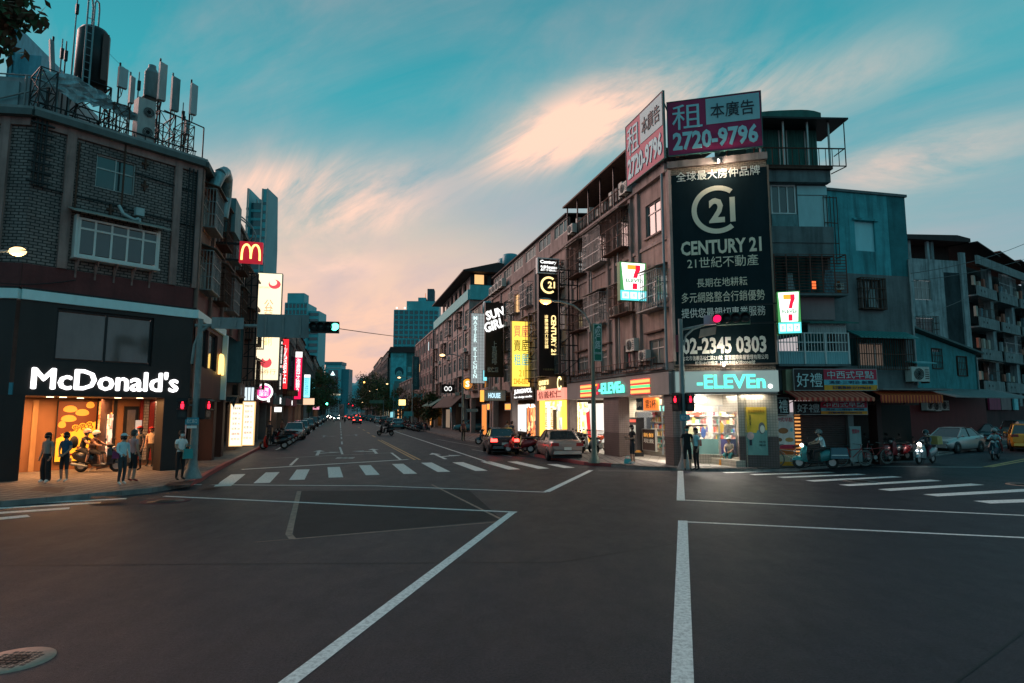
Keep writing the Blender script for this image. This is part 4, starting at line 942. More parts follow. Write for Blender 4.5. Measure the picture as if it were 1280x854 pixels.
for (x, y) in ((898, 200), (905, 457)):
 u, z = FF.at(x, y, -.5); l = tag(thing('billboard_lamp', None, None), 'small spotlight above the ringed number billboard' if y < 300 else 'small spotlight at the foot of the ringed number billboard', 'spotlight'); l.matrix_world = FF.M
 dz = -1 if y < 300 else 1
 b = MB(); b.cyl((u, 0, z), (u, -.5, z), .02, .02, 6); b.cyl((u, -.52, z), (u, -.45, z + .1 * dz), .07, .09, 10); b.build('lamp_body', BLACK, l)
 b = MB(); b.ball((u, -.5, z + .03 * dz), .055, 8, 5); b.build('bulb', em('spot bulb', (1, .92, .8), 40), l)
 o = lamp(l, (u, -.55, z + .12 * dz), 120 if dz < 0 else 100, (1, .86, .66), .06)
# rooftop rental banners
MAG = mat('magenta banner', (.34, .018, .085), .5, 0, .12, 2); PALE = mat('pale blue banner', (.30, .52, .56), .5, 0, .08, 2); INK = mat('dark ink', (.03, .035, .05), .5); LB = mat('pale blue lettering', (.34, .62, .68), .5, 0, .05)
def banner(F, q0, q1, label, dx=0):
 """q0/q1: top-left and bottom-right picture points on the frame"""
 T = fthing('rental_banner', label, 'banner', F, 'rooftop rental banners'); u0, zt = F.at(*q0, -.35); u1, _ = F.at(*q1, -.35); zb = dx
 h = zt - zb; w = u1 - u0; y = -.35
 board(T, I4, u0, u1, zb, zt, MAG, y=y, d=.08, name='banner_sheet', rim=.035, rm=mat('banner rim', (.05, .12, .12), .6))
 b = MB(); b.box(u0 + w * .42, u1 - .05, y - .1, y - .085, zb + h * .50, zt - .05); b.build('pale_field', PALE, T)
 text('租', T, I4, u0 + w * .05, u0 + w * .38, zb + h * .46, zt - h * .07, LB, y=y - .09, bold=.045)
 text('本廣告', T, I4, u0 + w * .47, u0 + w * .93, zb + h * .60, zt - h * .13, INK, y=y - .11, bold=.02)
 text('2720-9796', T, I4, u0 + w * .05, u1 - w * .04, zb + h * .07, zb + h * .42, LB, y=y - .09, bold=.04)
 b = MB()
 for k in range(4): x = u0 + w * (.06 + .88 * k / 3); b.tube([(x, y, zt - .1), (x, y + 1.2, zb - .1)], .03, 5); b.tube([(x, y, zb + .2), (x, y + 1.2, zb + .2)], .025, 5)
 b.build('back_struts', RUST, T); return T
banner(FF, (834, 130), (950, 120), 'rooftop rental banner on the right, facing the crossing squarely', FF.at(890, 190, -.35)[1])
zr = FS.at(830, 199, -.35)[1]; banner(FS, (784, 160), (831, 150), 'rooftop rental banner on the left, turned along the street', zr)
# roof behind
b = MB(); b.poly([tuple(v) for v in (Vector((0, .02, RT)), Vector((4.05, .02, RT)), Vector((4.05, 8, RT)), SD @ Vector((SL, 9, RT)), SD @ Vector((SL, .02, RT)))]); b.build('roof', GRN, B)
# ---- store fascia, letters, stripes
for M_, a, c in ((SD, SL + .15, .02), (I4, -.02, 4.05)):
 slab(B, M_, a, c, -.28, .3, 3.15, 4.12, SGRY, 'fascia');
slab(B, I4, .05, 4.1, -.34, -.285, 3.22, 4.08, em('pale lit fascia', (.17, .235, .225), .9), 'fascia_panel')
MINT = em('mint sign light', (.14, .92, .70), 1.15); SR = em('sign light red', (1, .06, .04), 1.5); SO = em('sign light orange', (1, .40, .10), 1.4); SG = em('sign light green', (.12, .75, .22), 1.2); SWH = em('sign light white', (1, 1, .97), 2.2)
u0, u1, z0, z1 = FF.rect(871, 467, 957, 489, -.36)
text('-ELEVEn', B, I4, u0, u1, 3.36, 3.94, MINT, y=-.35, depth=.04, bold=.03); b = MB(); b.ball((FF.at(964, 486, -.36)[0] - .03, -.38, 3.44), .09, 10, 6); b.build('sign_dot', SWH, B)
b = MB(); b.box(.08, .28, -.33, -.29, 3.7, 3.95); b.build('stripe', em('amber panel light', (1, .5, .18), 1.6), B)
def side_sign(xa, xb):
 a = FS.rect(xa, 470, xb, 490, -.3); return a[0], a[1]
for (xa, xb) in ((726, 740), (789, 812)):
 a, c = side_sign(xa, xb)
 for z, m_ in ((3.82, SO), (3.58, SG), (3.34, SO)):
  b = MB(SD); b.box(a, c, -.34, -.29, z - .07, z + .07); b.build('stripe', m_, B); b = MB(SD); b.box(a - .02, c + .02, -.33, -.285, z - .1, z - .07); b.box(a - .02, c + .02, -.33, -.285, z + .07, z + .1); b.build('stripe_edge', SR, B)
a, c = side_sign(747, 781); text('-ELEVEn', B, SD, a + .25, c, 3.34, 3.92, MINT, y=-.32, depth=.05, bold=.07)
def seven(parent, M, x0, x1, z0, z1, y, words=True):
 """the striped numeral: orange bar, red curved stroke, red foot, green word across"""
 w, h = x1 - x0, z1 - z0
 def P(pts): return [(x0 + w * p, z0 + h * q) for p, q in pts]
 O = em('numeral orange', (1, .34, .03), 1.3); RD = em('numeral red', (.85, .01, .04), 1.3); GR = em('numeral green', (.02, .22, .08), .9)
 b = MB(M); b.prism(P([(.02, .80), (.02, .98), (.62, .98), (.62, .80)]), y - .015, y); b.build('numeral_bar', O, parent)
 b = MB(M); b.prism(P([(.97, .98), (.62, .98), (.62, .80), (.50, .62), (.42, .46), (.72, .46), (.80, .62), (.97, .80)]), y - .015, y); b.build('numeral_stroke', RD, parent)
 b = MB(M); b.prism(P([(.38, .24), (.72, .24), (.70, .0), (.36, .0)]), y - .016, y); b.build('numeral_foot', RD, parent)
 if words: text('ELEVEn', parent, M, x0 - w * .12, x1 + w * .12, z0 + h * .28, z0 + h * .42, GR, y=y - .005, depth=.012, bold=.03)
seven(B, SD, a - .35, a + .2, 3.34, 3.92, -.3, False)
# store columns and arcade
pu = FS.rect(757, 500, 776, 571)
for (M_, a, c, d0, d1) in ((SD, pu[0], pu[1], -.1, .5), (SD, -.72, .0, -.12, .45)):
 for z0, z1, m_ in ((.12, 1.35, TILED), (1.352, 3.15, TILEP)): slab(B, M_, a, c, d0, d1, z0, z1, m_, 'pillar')
for z0, z1, m_ in ((.12, 1.35, TILED), (1.352, 3.15, TILEP)): slab(B, I4, .0, .40, .02, .5, z0, z1, m_, 'pillar')
LWT = mat('store ceiling', (.7, .69, .66), .6)
b = MB(); b.poly([tuple(v) for v in (Vector((-.02, -.2, 3.14)), SD @ Vector((SL, -.2, 3.14)), SD @ Vector((SL, 9, 3.14)), Vector((6, 9, 3.14)), Vector((4.04, -.2, 3.14)))]); b.build('store_ceiling', LWT, B)
FLT = tile('pale arcade floor', (.5, .46, .42), (.46, .43, .39), (.2, .18, .17), .45, .45, .012, .35, .2, 0, .15)
b = MB(); b.poly([tuple(v) for v in (Vector((.0, .02, .155)), Vector((4.04, .02, .155)), Vector((4.04, 6, .155)), SD @ Vector((SL, 4, .155)), SD @ Vector((SL, .02, .155)), SD @ Vector((0, .02, .155)))][::1]); b.build('arcade_floor', FLT, B)
# front: tiled wall with a poster, glazed front set back
pw0 = FF.at(923, 530)[0]
for z0, z1, m_ in ((.12, 1.4, TILED), (1.402, 3.15, TILEC)): slab(B, I4, pw0, 4.05, .0, 1.4, z0, z1, m_, 'tiled_wall')
a = FF.rect(932, 509, 959, 569, -.03); T = fthing('store_poster', 'yellow and teal poster with simple drawn figures on the tiled store wall', 'poster', FF)
YEL = em('poster yellow', (1, .58, .06), .55); TEL = mat('poster teal', (.16, .33, .30), .6); PKI = mat('poster pink', (.65, .42, .40), .6)
zm = a[2] + (a[3] - a[2]) * .52; w = a[1] - a[0]; h = a[3] - a[2]
b = MB(); b.prism([(a[0], zm - .1), (a[0], a[3]), (a[1], a[3]), (a[1], zm), (a[0] + w * .55, zm), (a[0] + w * .5, zm - .12)][::-1], -.03, -.004); b.build('poster_sheet', mat('poster yellow print', (.75, .48, .05), .5), T)
b = MB(); b.prism([(a[0], a[2]), (a[0], zm - .1), (a[0] + w * .5, zm - .12), (a[0] + w * .55, zm), (a[1], zm), (a[1], a[2])][::-1], -.032, -.003); b.build('lower_sheet', TEL, T)
def disc(parent, cx, cz, rx, rz, m, y, name, n=14, M=None): b = MB(M); b.prism([(cx + rx * math.cos(2 * math.pi * k / n), cz + rz * math.sin(2 * math.pi * k / n)) for k in range(n)], y - .008, y); return b.build(name, m, parent)
disc(T, a[0] + w * .76, a[2] + h * .56, .13, .24, mat('poster grey', (.16, .16, .16), .6), -.033, 'drawn_hood'); disc(T, a[0] + w * .78, a[2] + h * .54, .09, .16, mat('poster cream', (.7, .66, .55), .6), -.042, 'drawn_face')
disc(T, a[0] + w * .22, a[2] + h * .40, .14, .16, PKI, -.033, 'drawn_shape'); b = MB(); b.box(a[0] + w * .16, a[0] + w * .28, -.04, -.03, a[2] + h * .2, a[2] + h * .34); b.build('drawn_legs', INK, T)
text('夏日限定新登場', T, I4, a[0] + w * .15, a[1] - w * .1, a[3] - h * .12, a[3] - h * .05, mat('poster ochre', (.5, .25, .03), .6), y=-.035, depth=.006)
text('清爽一夏', T, I4, a[0] + w * .2, a[0] + w * .27, a[2] + h * .62, a[2] + h * .84, INK, y=-.035, depth=.006, vertical=True)
for z in (.27, .2): text('限量 好禮', T, I4, a[0] + w * .62, a[0] + w * .9, a[2] + h * z - .02, a[2] + h * z + .05, INK, y=-.035, depth=.006)
YG = 1.35; gx0, gx1 = FF.at(866, 530, YG)[0], FF.at(925, 530, YG)[0]; gzb = FF.at(895, 566, YG)[1]; gzt = FF.at(895, 506, YG)[1]
slab(B, I4, .2, pw0 + .1, YG - .02, YG + .3, .15, .55, TILEC, 'sill_wall'); slab(B, I4, -.6, pw0 + .1, YG - .02, YG + .1, gzt, 3.14, mat('header panel', (.55, .5, .42), .5), 'header_panel')
fw = MB(); gm_ = gx0 + (gx1 - gx0) * .56
for x in (-.6, .35, gm_, pw0 - .02): fw.box(x - .035, x + .035, YG - .03, YG + .06, .5, gzt)
fw.box(-.6, pw0, YG - .035, YG + .065, gzt - .06, gzt); fw.build('glazing_frame', ALU, B)
q = MB(); q.box(-.6, pw0, YG + .01, YG + .02, .55, gzt - .06); q.build('shop_glass', CLEAR, B)
PNT = mat('teal counter band', (.22, .40, .38), .5, 0, .1, 2); PUR = mat('violet blue band', (.12, .12, .30), .5)
slab(B, I4, .3, gm_ - .05, YG - .045, YG - .012, .56, 1.22, PNT, 'window_band'); slab(B, I4, gm_ + .05, pw0 - .03, YG - .045, YG - .012, .56, 1.22, PUR, 'window_band')
random.seed(11)
GOODS = [mat('goods %d' % i, c, .5) for i, c in enumerate([(.7, .12, .08), (.75, .5, .1), (.8, .78, .72), (.1, .35, .3), (.12, .2, .5), (.8, .35, .3), (.85, .8, .5), (.3, .1, .1)])]
def shelves(M, x0, x1, y, label):
 T = thing('product_shelf', label, 'shelf'); T.matrix_world = M
 b = MB(); b.box(x0, x1, y + .32, y + .36, .2, 2.3)
 for k in range(6): b.box(x0, x1, y, y + .32, .3 + k * .38, .33 + k * .38)
 b.build('rack', WHITE, T); g_ = MB()
 for k in range(6):
  x = x0 + .03
  while x < x1 - .1:
   w_ = random.uniform(.06, .16); h_ = random.uniform(.14, .3); g_.box(x, x + w_ - .015, y + .02, y + .2, .331 + k * .38, .331 + k * .38 + h_, random.randrange(8)); x += w_
 g_.build('products', GOODS, T, kind='stuff')
shelves(FF.M, -.5, 1.4, 2.9, 'white shelves of colourful goods behind the left pane of the store front'); shelves(FF.M, 1.6, 3.2, 2.6, 'white shelves of colourful goods behind the right pane of the store front')
WST = mat('store interior white', (.62, .60, .55), .6)
wall(B, I4, .3, 5, .15, 3.14, [], WST, y=4.2, name='interior_wall')
# window stickers (plain shapes)
for x, z, rx, rz, m_, nm in ((.62, 1.55, .14, .2, GOODS[6], 'sticker'), (1.15, 1.5, .1, .25, GOODS[4], 'sticker'), (1.9, 1.72, .12, .24, GOODS[1], 'sticker'), (2.15, 1.6, .16, .22, mat('sticker grey', (.3, .3, .32), .6), 'sticker'), (2.75, 1.5, .12, .16, GOODS[2], 'sticker'), (.9, 2.3, .2, .1, GOODS[0], 'sticker'), (2.4, 2.35, .3, .08, GOODS[2], 'sticker')):
 disc(B, x, z, rx, rz, m_, YG - .02, nm)
b = MB(); b.box(.3, 1.3, YG - .25, YG - .2, gzt + .1, gzt + .32); b.build('light_box', em('store tube light', (1, .98, .9), 6), B)
# side: recessed store front between the pillars
YS = 2.4
def sb(x0, y0, x1, y1, y): return FS.rect(x0, y0, x1, y1, y)
s0 = sb(776, 500, 842, 565, YS)
wall(B, SD, SL + .3, 1.5, .15, 3.14, [(s0[0] + 1.9, 1.2, .5, 2.4)], TILEC, y=YS, name='recessed_wall')
q = MB(SD); q.box(s0[0] + 1.9, 1.2, YS + .02, YS + .03, .5, 2.4); q.build('shop_glass', CLEAR, B)
slab(B, SD, s0[0] + 1.7, 1.4, YS - .5, YS, .15, .42, TILEC, 'step')
shelves(FS.M, s0[0] + 2.0, s0[0] + 3.6, YS + .9, 'shelves of bright goods seen past the store pillar on the street side')
for (x0, y0, x1, y1, m_, s, c) in ((796, 498, 804, 513, mat('navy flag', (.02, .07, .11), .5), '咖啡', CRW), (805, 497, 824, 513, em('orange flag', (1, .22, .04), .8), '第2杯', INK), (825, 499, 835, 506, GOODS[5], 'NEW', CRW), (825, 507, 834, 514, em('aqua flag', (.2, .65, .6), .8), '冰', CRW)):
 r_ = sb(x0, y0, x1, y1, .8); t = tag(board(None, FS.M, *r_, m_, y=.8, d=.03, name='hanging_sign'), {796: 'small navy hanging sign under the store soffit', 805: 'orange hanging sign under the store soffit', 825: 'pale pink hanging sign nearest the corner pillar' if y0 < 503 else 'aqua hanging sign under the pale pink one'}[x0], 'sign')
 q = text(s, t, FS.M, r_[0] + .06, r_[1] - .06, r_[2] + .1, r_[3] - .1, c, y=.76, depth=.008, keep=True)
r_ = sb(783, 522, 797, 568, 1.6); T = fthing('cash_machine', 'dark upright ticket machine with a red header inside the store arcade', 'machine', FS); board(T, I4, r_[0], r_[1], .15, r_[3], mat('machine dark', (.05, .05, .055), .4), y=2.0, d=.45, name='cabinet')
board(T, I4, r_[0] + .06, r_[1] - .06, r_[3] - .25, r_[3] - .1, em('machine header', (.7, .1, .06), .9), y=1.55, d=.02, name='header'); board(T, I4, r_[0] + .1, r_[1] - .1, r_[3] - .85, r_[3] - .4, em('machine screen', (.5, .5, .42), .6), y=1.55, d=.02, name='screen')
r_ = sb(806, 537, 822, 558, 1.9); T = fthing('counter_board', 'dark counter board with orange and white print beside the store steps', 'board', FS); board(T, I4, r_[0], r_[1], .42, r_[3], mat('board brown', (.06, .035, .03), .5), y=1.85, d=.08, name='panel', rim=.03, rm=ALU)
text('新鮮', T, I4, r_[0] + .15, r_[1] - .15, r_[3] - .4, r_[3] - .18, em('print orange', (1, .45, .1), .6), y=1.76, depth=.01); text('現煮', T, I4, r_[0] + .15, r_[1] - .15, r_[3] - .7, r_[3] - .48, CRW, y=1.76, depth=.01)
r_ = sb(775, 535, 781, 565, 1.0); tag(board(None, FS.M, *r_, em('pink notice', (.8, .25, .25), .5), y=1.9, d=.04, name='notice_board'), 'pink notice board partly hidden by the second store pillar', 'notice')
# bay left of pillar: pale shutter fence, red and yellow flag
r_ = sb(706, 500, 757, 566, 1.6)
q1 = sb(708, 503, 735, 566, .95); q2 = sb(736, 503, 757, 566, .95)
board(B, SD, q1[0], q1[1], .2, 3.0, emn('bright sheet', [(1, .75, .25), (1, .95, .7), (1, .6, .15), (1, 1, .9)], .95, 4), y=.95, d=.05, name='bright_panel'); board(B, SD, q2[0], q2[1], .2, 2.9, em('white shop panel', (1, .96, .86), .85), y=.95, d=.05, name='bright_panel')
for x_ in (711, 717, 723): q3 = sb(x_, 512, x_ + 4, 545, .88); board(B, SD, *q3, em('white notice', (1, .95, .8), 1.2), y=.89, d=.02, name='notice_sheet'); text('特價優惠', B, SD, q3[0] + .12, q3[1] - .12, q3[2] + .1, q3[3] - .1, em('notice orange print', (1, .30, .02), .8), y=.86, depth=.01, vertical=True)
railing(B, SD, q2[0], q2[1], .2, 1.35, .8, ALUW, .12)
T = fthing('leaning_flag', 'tilted red and yellow promotional banner leaning beside the street name pole', 'flag', FS); u, z = FS.at(735, 530, .3)
b = MB(); b._add([(u - .3, .3, 2.35), (u + .22, .3, 2.45), (u + .42, .3, .95), (u - .02, .3, .85)], ((0, 3, 2, 1),), 0); b._add([(u - .02, .299, .85), (u + .42, .299, .95), (u + .45, .299, .62), (u + .1, .299, .55)], ((0, 3, 2, 1), (0, 1, 2, 3)), 1); b.build('cloth', [em('flag red', (.75, .03, .03), .8), em('flag yellow', (1, .5, .05), .7)], T)
b = MB(); b.cyl((u + .52, .32, .15), (u + .2, .32, 2.55), .015, .015, 5); b.build('pole', STEEL, T)
for x, y, e_ in ((.9, .7, 60), (2.6, .7, 45)): lamp(B, (x, y, 3.08), e_ * .9, (1, .93, .80), 1.0, 'AREA', None, .8)
lamp(B, (3.1, -.14, 3.12), 14, (1, .9, .72), .9, 'AREA', None, .15); lamp(B, (1.2, -.12, 3.12), 6, (1, .9, .72), .9, 'AREA', None, .1)  # added area lights without fittings, brightening the tiled wall and front
for x in (.6, 2.6): lamp(B, (x, 2.3, 3.08), 120, (1, .95, .85), 1.2, 'AREA', None, 1)
for u in (-2.4, -8.6): lamp(B, SD @ Vector((u, 1.2, 3.06)), 110, (1, .88, .68), 1.6, 'AREA', None, 1.2)
lamp(B, SD @ Vector((-1.5, 3.2, 3.0)), 90, (1, .9, .75), 1.2, 'AREA')
# ---- projecting store signs
def seven_sign(F, X0, Y0, X1, Y1, label, depth=.3, arms=1):
 T = fthing('store_light_box', label, 'sign', F, 'convenience store light boxes'); u0, u1, z0, z1 = F.rect(X0, Y0, X1, Y1); w, h = u1 - u0, z1 - z0
 zs = z0 + h * .26
 board(T, I4, u0, u1, z0, z1, mat('green sign body', (.04, .20, .06), .4), y=depth, d=depth, name='sign_box')
 GB = em('sign green border', (.08, .36, .10), .8); board(T, I4, u0 + .01, u1 - .01, zs, z1 - .02, GB, y=-.005, d=.01, name='border')
 b = MB(); b.prism([(u0 + w * .14, zs + .03), (u0 + w * .06, z1 - .05), (u1 - w * .06, z1 - .05), (u1 - w * .14, zs + .03)][::-1], -.03, -.018); b.build('white_field', em('sign lit white', (1, 1, .96), 1.5), T)
 seven(T, I4, u0 + w * .26, u1 - w * .22, zs + .06, z1 - .12, -.035)
 board(T, I4, u0 + .01, u1 - .01, z0 + .01, zs, em('sign aqua', (.12, .75, .80), 1.1), y=-.005, d=.012, name='service_strip')
 for k, s in enumerate(('廁', '卡', '沐')): x = u0 + w * (.07 + .3 * k); board(T, I4, x, x + w * .25, z0 + h * .05, zs - h * .04, em('icon field', (.75, 1, 1), 1.3), y=-.02, d=.01, name='icon_field'); text(s, T, I4, x + w * .06, x + w * .19, z0 + h * .08, zs - h * .07, em('icon teal', (.02, .35, .38), .5), y=-.035, depth=.01)
 b = MB()
 for z in (z0 + h * .3, z0 + h * .75): b.box(u0 if arms < 0 else u1, (u0 - 1.2) if arms < 0 else u1 + 1.3, depth / 2 - .03, depth / 2 + .03, z - .03, z + .03)
 b.build('arms', BLACK, T); return T
Fs1 = Frame(FS.w(FS.at(812, 350)[0], -.9), vpx=NVP); seven_sign(Fs1, 775, 328, 808, 376, 'store light box hung over the street side of the corner block')
Fs2 = Frame(FF.w(4.35, -1.0), ang=R(-17)); seven_sign(Fs2, 972, 364, 1001, 417, 'store light box right of the tall dark billboard', .55, -1)
# ================================================================ rear wing, teal block, sheet-metal house, apartment block on the right
FW = Frame(FF.w(3.95, 1.5), ang=R(2)); FT = Frame(FW.w(FW.at(1038, 300)[0], .25), ang=R(13))
Wg = fthing('rear_wing', 'grey-green stacked balcony block right of the dark billboard', 'building', FW)
wx = FW.at(1036, 300)[0]; RTW = 13.2
def fr(F, *r, y=0.0): return F.rect(*r, y)
o1 = fr(FW, 963, 232, 994, 268); o2 = fr(FW, 997, 233, 1034, 286)
wall(Wg, I4, -.2, wx, 3.3, RTW - .3, [(0, wx - .1, fr(FW, 970, 318, 1030, 366)[2], fr(FW, 970, 318, 1030, 366)[3]), (0.2, wx, fr(FW, 970, 404, 1050, 440)[2], fr(FW, 970, 404, 1050, 440)[3]), o1, o2], GRN, reveal=.5)
win(Wg, I4, *o1, 3, None, ALUW, GLASS, y=-.02, bar=.06)
SHT = mat('pale sheet panel', (.36, .58, .60), .5, 0, .12, 2)
board(Wg, I4, *o2, SHT, y=.02, d=.06, name='sheet_panel'); slab(Wg, I4, o2[0], o2[1], -.06, -.035, o2[3] - .45, o2[3] - .42, GRN, 'panel_joint')
a = fr(FW, 963, 225, 994, 232); slab(Wg, I4, o1[0], o1[1], -.08, .02, o1[3] + .04, o1[3] + .38, SHT, 'roller_box')
board(Wg, I4, o1[0], o2[0] - .05, o1[2] - .75, o1[2] - .02, mat('teal grime', (.14, .26, .27), .7, 0, .4, 3), y=0, d=.06, name='sill_panel')
for (y0, y1, d) in ((213, 231, .35), (286, 306, .35), (306, 322, .3)):
 r_ = fr(FW, 960, y0, 1036, y1); slab(Wg, I4, -.1, wx + .05, -d, 0, r_[2], r_[3], GRN, 'balcony_band')
# terrace on top
r_ = fr(FW, 955, 152, 1040, 213); tz0, tz1 = r_[2], r_[3]
slab(Wg, I4, -.4, wx + .1, -.5, .1, tz0 - .12, tz0, RUST, 'terrace_slab'); slab(Wg, I4, -.6, wx + .75, -.8, 1.5, tz1 - .25, tz1 - .17, BLACK, 'canopy')
for k, x in enumerate((-.1, .95, 2.05, wx)): slab(Wg, I4, x - .035, x + .035, -.5, -.43, tz0, tz1 - .25, ALU, 'post')
railing(Wg, I4, -.2, wx + .7, tz0, tz0 + .85, -.5, RUST, .3); b = MB(); b.tube([(wx + .7, -.5, tz0 + .85), (wx + .7, .4, tz0 + .85)], .025, 5); b.tube([(wx + .7, -.5, tz0), (wx + .7, -.5, tz1 - .3)], .025, 5); b.tube([(wx, -.5, tz0 - .35), (wx + .7, -.5, tz0)], .025, 5); b.build('corner_bracket', BLACK, Wg)
TGN = mat('dark green sheet', (.03, .13, .11), .6, 0, .3, 3)
b = MB(); corrug(b, -.4, wx - .1, tz0, tz1 - .2, .35, .14, .03); b.build('sheet_wall', TGN, Wg)
for x in (1.1, 1.45, 2.3): slab(Wg, I4, x, x + .05, .28, .33, tz0, tz1 - .3, ALU, 'frame_post')
b = MB(); pr = [(x, tz1 + .0 + .55 * (1 - ((x - 1.4) / 2.2) ** 4) + x * .06) for x in [-.5 + k * .3 for k in range(13)]]
b.prism([(-.5, tz1 - .15)] + pr + [(pr[-1][0], tz1 - .15)], .2, 4); b.build('barrel_roof', TGN, Wg)
# caged balconies
def bars(root, M, u0, u1, z0, z1, y, m, step=.12, hz=(), name='balcony_bars'):
 b = MB(M); n = int((u1 - u0) / step)
 for k in range(n + 1): x = u0 + (u1 - u0) * k / n; b.box(x - .012, x + .012, y - .012, y + .012, z0, z1)
 for h_ in hz: z = z0 + (z1 - z0) * h_; b.box(u0, u1, y - .028, y - .013, z - .02, z + .02)
 return b.build(name, m, root)
r_ = fr(FW, 968, 318, 1058, 366, y=-.5); RED = mat('rust red bars', (.14, .05, .035), .7, .1, .3, 6)
b = MB(); n = 13
for k in range(n + 1): z = r_[2] + (r_[3] - r_[2]) * k / n; b.box(r_[0], r_[1], -.515, -.49, z - .012, z + .012)
for k in range(7): x = r_[0] + (r_[1] - r_[0]) * k / 6; b.box(x - .025, x + .025, -.53, -.515, r_[2], r_[3])
for z in (r_[2], r_[3]): b.box(r_[1] - .02, r_[1] + .02, -.5, .2, z - .02, z + .02)
b.build('balcony_cage', RED, Wg); slab(Wg, I4, r_[0], r_[1], -.55, .2, r_[2] - .12, r_[2] - .03, GRN, 'balcony_floor')
def laundry(F, x0, y0, x1, y1, m, label, y=-.2):
 u0, u1, z0, z1 = F.rect(x0, y0, x1, y1, y); b = MB(); n = 8
 P = []
 for j in range(4):
  for i in range(n + 1): P.append((u0 + (u1 - u0) * (i / n * (.7 + .1 * j) + .15 - .05 * j), y + .05 * math.sin(i * 1.7 + j), z1 - (z1 - z0) * j / 3))
 b._add(P, [(j * (n + 1) + i, (j + 1) * (n + 1) + i, (j + 1) * (n + 1) + i + 1, j * (n + 1) + i + 1) for j in range(3) for i in range(n)]); o = b.build('hung_laundry', m); o.matrix_world = F.M; tag(o, label, 'laundry')
LCL = mat('pale cloth', (.40, .46, .46), .8, 0, .2, 5);
laundry(FW, 982, 342, 993, 364, LCL, 'striped pale shirt hanging in the upper caged balcony on the left'); laundry(FW, 1030, 338, 1045, 366, mat('blue patterned cloth', (.16, .28, .32), .8, 0, .5, 12), 'blue patterned laundry hanging at the right of the upper caged balcony'); laundry(FW, 1046, 352, 1051, 366, mat('orange cloth', (.5, .16, .04), .8), 'small orange cloth at the right end of the upper caged balcony')
b = MB(); u0, u1, z0, z1 = fr(FW, 1015, 351, 1020, 361, y=.2); b.box(u0, u1, .2, .25, z0, z1); b.build('lit_lantern', em('altar light', (1, .16, .04), 1.2), Wg)
PKW = mat('faded pink wall', (.28, .19, .19), .8, 0, .15, 2); board(Wg, I4, *fr(FW, 1000, 368, 1042, 400), PKW, y=0, d=.08, name='balcony_wall')
ac(Wg, I4, fr(FW, 1041, 370, 1048, 382)[0], 7.75, -.1, .5)
# white railing balcony
r_ = fr(FW, 972, 401, 1060, 456, y=-.6); CW = mat('off-white corrugated sheet', (.36, .40, .40), .6, 0, .15, 4); CT = mat('pale teal corrugated sheet', (.22, .44, .47), .55, 0, .12, 4)
za, zb, zc, zd = FW.at(1015, 416, -.6)[1], FW.at(1015, 404, -.6)[1], FW.at(1015, 455, -.6)[1], FW.at(1015, 440, -.6)[1]
b = MB(); corrug(b, r_[0] + 1.35, r_[1] - .05, za, zb, -.6, .1, .02); b.build('upper_sheet', CW, Wg); b = MB(); corrug(b, r_[0], r_[1], zc, zd, -.6, .1, .02); b.build('lower_sheet', CT, Wg)
bars(Wg, I4, r_[0], r_[1], zd, za, -.6, ALUW, .13, (.02, .5, .98)); slab(Wg, I4, r_[0], r_[1], -.62, .2, zc - .1, zc, GRN, 'balcony_floor'); b = MB(); b.prismx([(-.9, zb - .05), (-.9, zb), (.1, zb + .2), (.1, zb + .15)], r_[0] + 1.3, r_[1] + .35); b.build('green_canopy', TGN, Wg)
for x in (r_[0], r_[0] + 1.15, r_[0] + 2.05, r_[1]): slab(Wg, I4, x - .03, x + .03, -.66, -.625, zc, za, ALUW, 'post')
# ---- teal block
tx = FT.at(1134, 300)[0]; TZ = FT.at(1085, 243)[1]
T_ = fthing('teal_block', 'blank-looking teal washed block with one shuttered upper window', 'building', FT)
ow = fr(FT, 1069, 277, 1094, 314); ob = fr(FT, 1072, 349, 1102, 387); oc = fr(FT, 1063, 424, 1132, 458)
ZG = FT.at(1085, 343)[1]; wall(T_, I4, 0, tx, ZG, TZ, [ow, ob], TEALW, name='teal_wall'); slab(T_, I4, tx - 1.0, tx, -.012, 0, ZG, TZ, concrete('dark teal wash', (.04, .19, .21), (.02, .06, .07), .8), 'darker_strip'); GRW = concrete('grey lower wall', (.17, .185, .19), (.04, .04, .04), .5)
wall(T_, I4, 0, tx, 3.3, ZG, [ob, oc], GRW, y=.0, name='grey_wall')
slab(T_, I4, ow[0], ow[1], .1, .16, ow[2], ow[3], mat('pale shutter', (.32, .66, .70), .5, 0, .1, 2), 'window_shutter'); slab(T_, I4, ow[0] - .12, ow[1] + .15, -.1, .0, ow[3] + .02, ow[3] + .12, TEALW, 'lintel')
win(T_, I4, *ob, 3, None, RUST, GLASS, y=.1); cage(T_, I4, ob[0], ob[1], ob[2], ob[3], .25, RUST, bars=.14); laundry(FT, 1086, 362, 1096, 384, LCL, 'pale shirt hanging inside the barred window of the teal block', .02)
bars(T_, I4, oc[0], oc[1], oc[2] - .2, oc[3], -.4, RUST, .12, (.03, .5, .97)); b = MB(); corrug(b, oc[0] - .1, oc[1] + .05, oc[3] + .1, oc[3] + .12, -.5)
b = MB(); n = 14
for k in range(n): x0 = oc[0] - .1 + (oc[1] - oc[0] + .2) * k / n; x1 = oc[0] - .1 + (oc[1] - oc[0] + .2) * (k + .85) / n; b._add([(x0, -.75, oc[3] - .05), (x1, -.75, oc[3] - .05), (x1, 0, oc[3] + .3), (x0, 0, oc[3] + .3), (x0, -.75, oc[3]), (x1, -.75, oc[3]), (x1, 0, oc[3] + .36), (x0, 0, oc[3] + .36)], ((0, 3, 2, 1), (4, 5, 6, 7), (0, 1, 5, 4), (1, 2, 6, 5), (3, 0, 4, 7)))
b.build('green_awning', mat('green ribbed awning', (.04, .20, .19), .5, 0, .25, 5), T_)
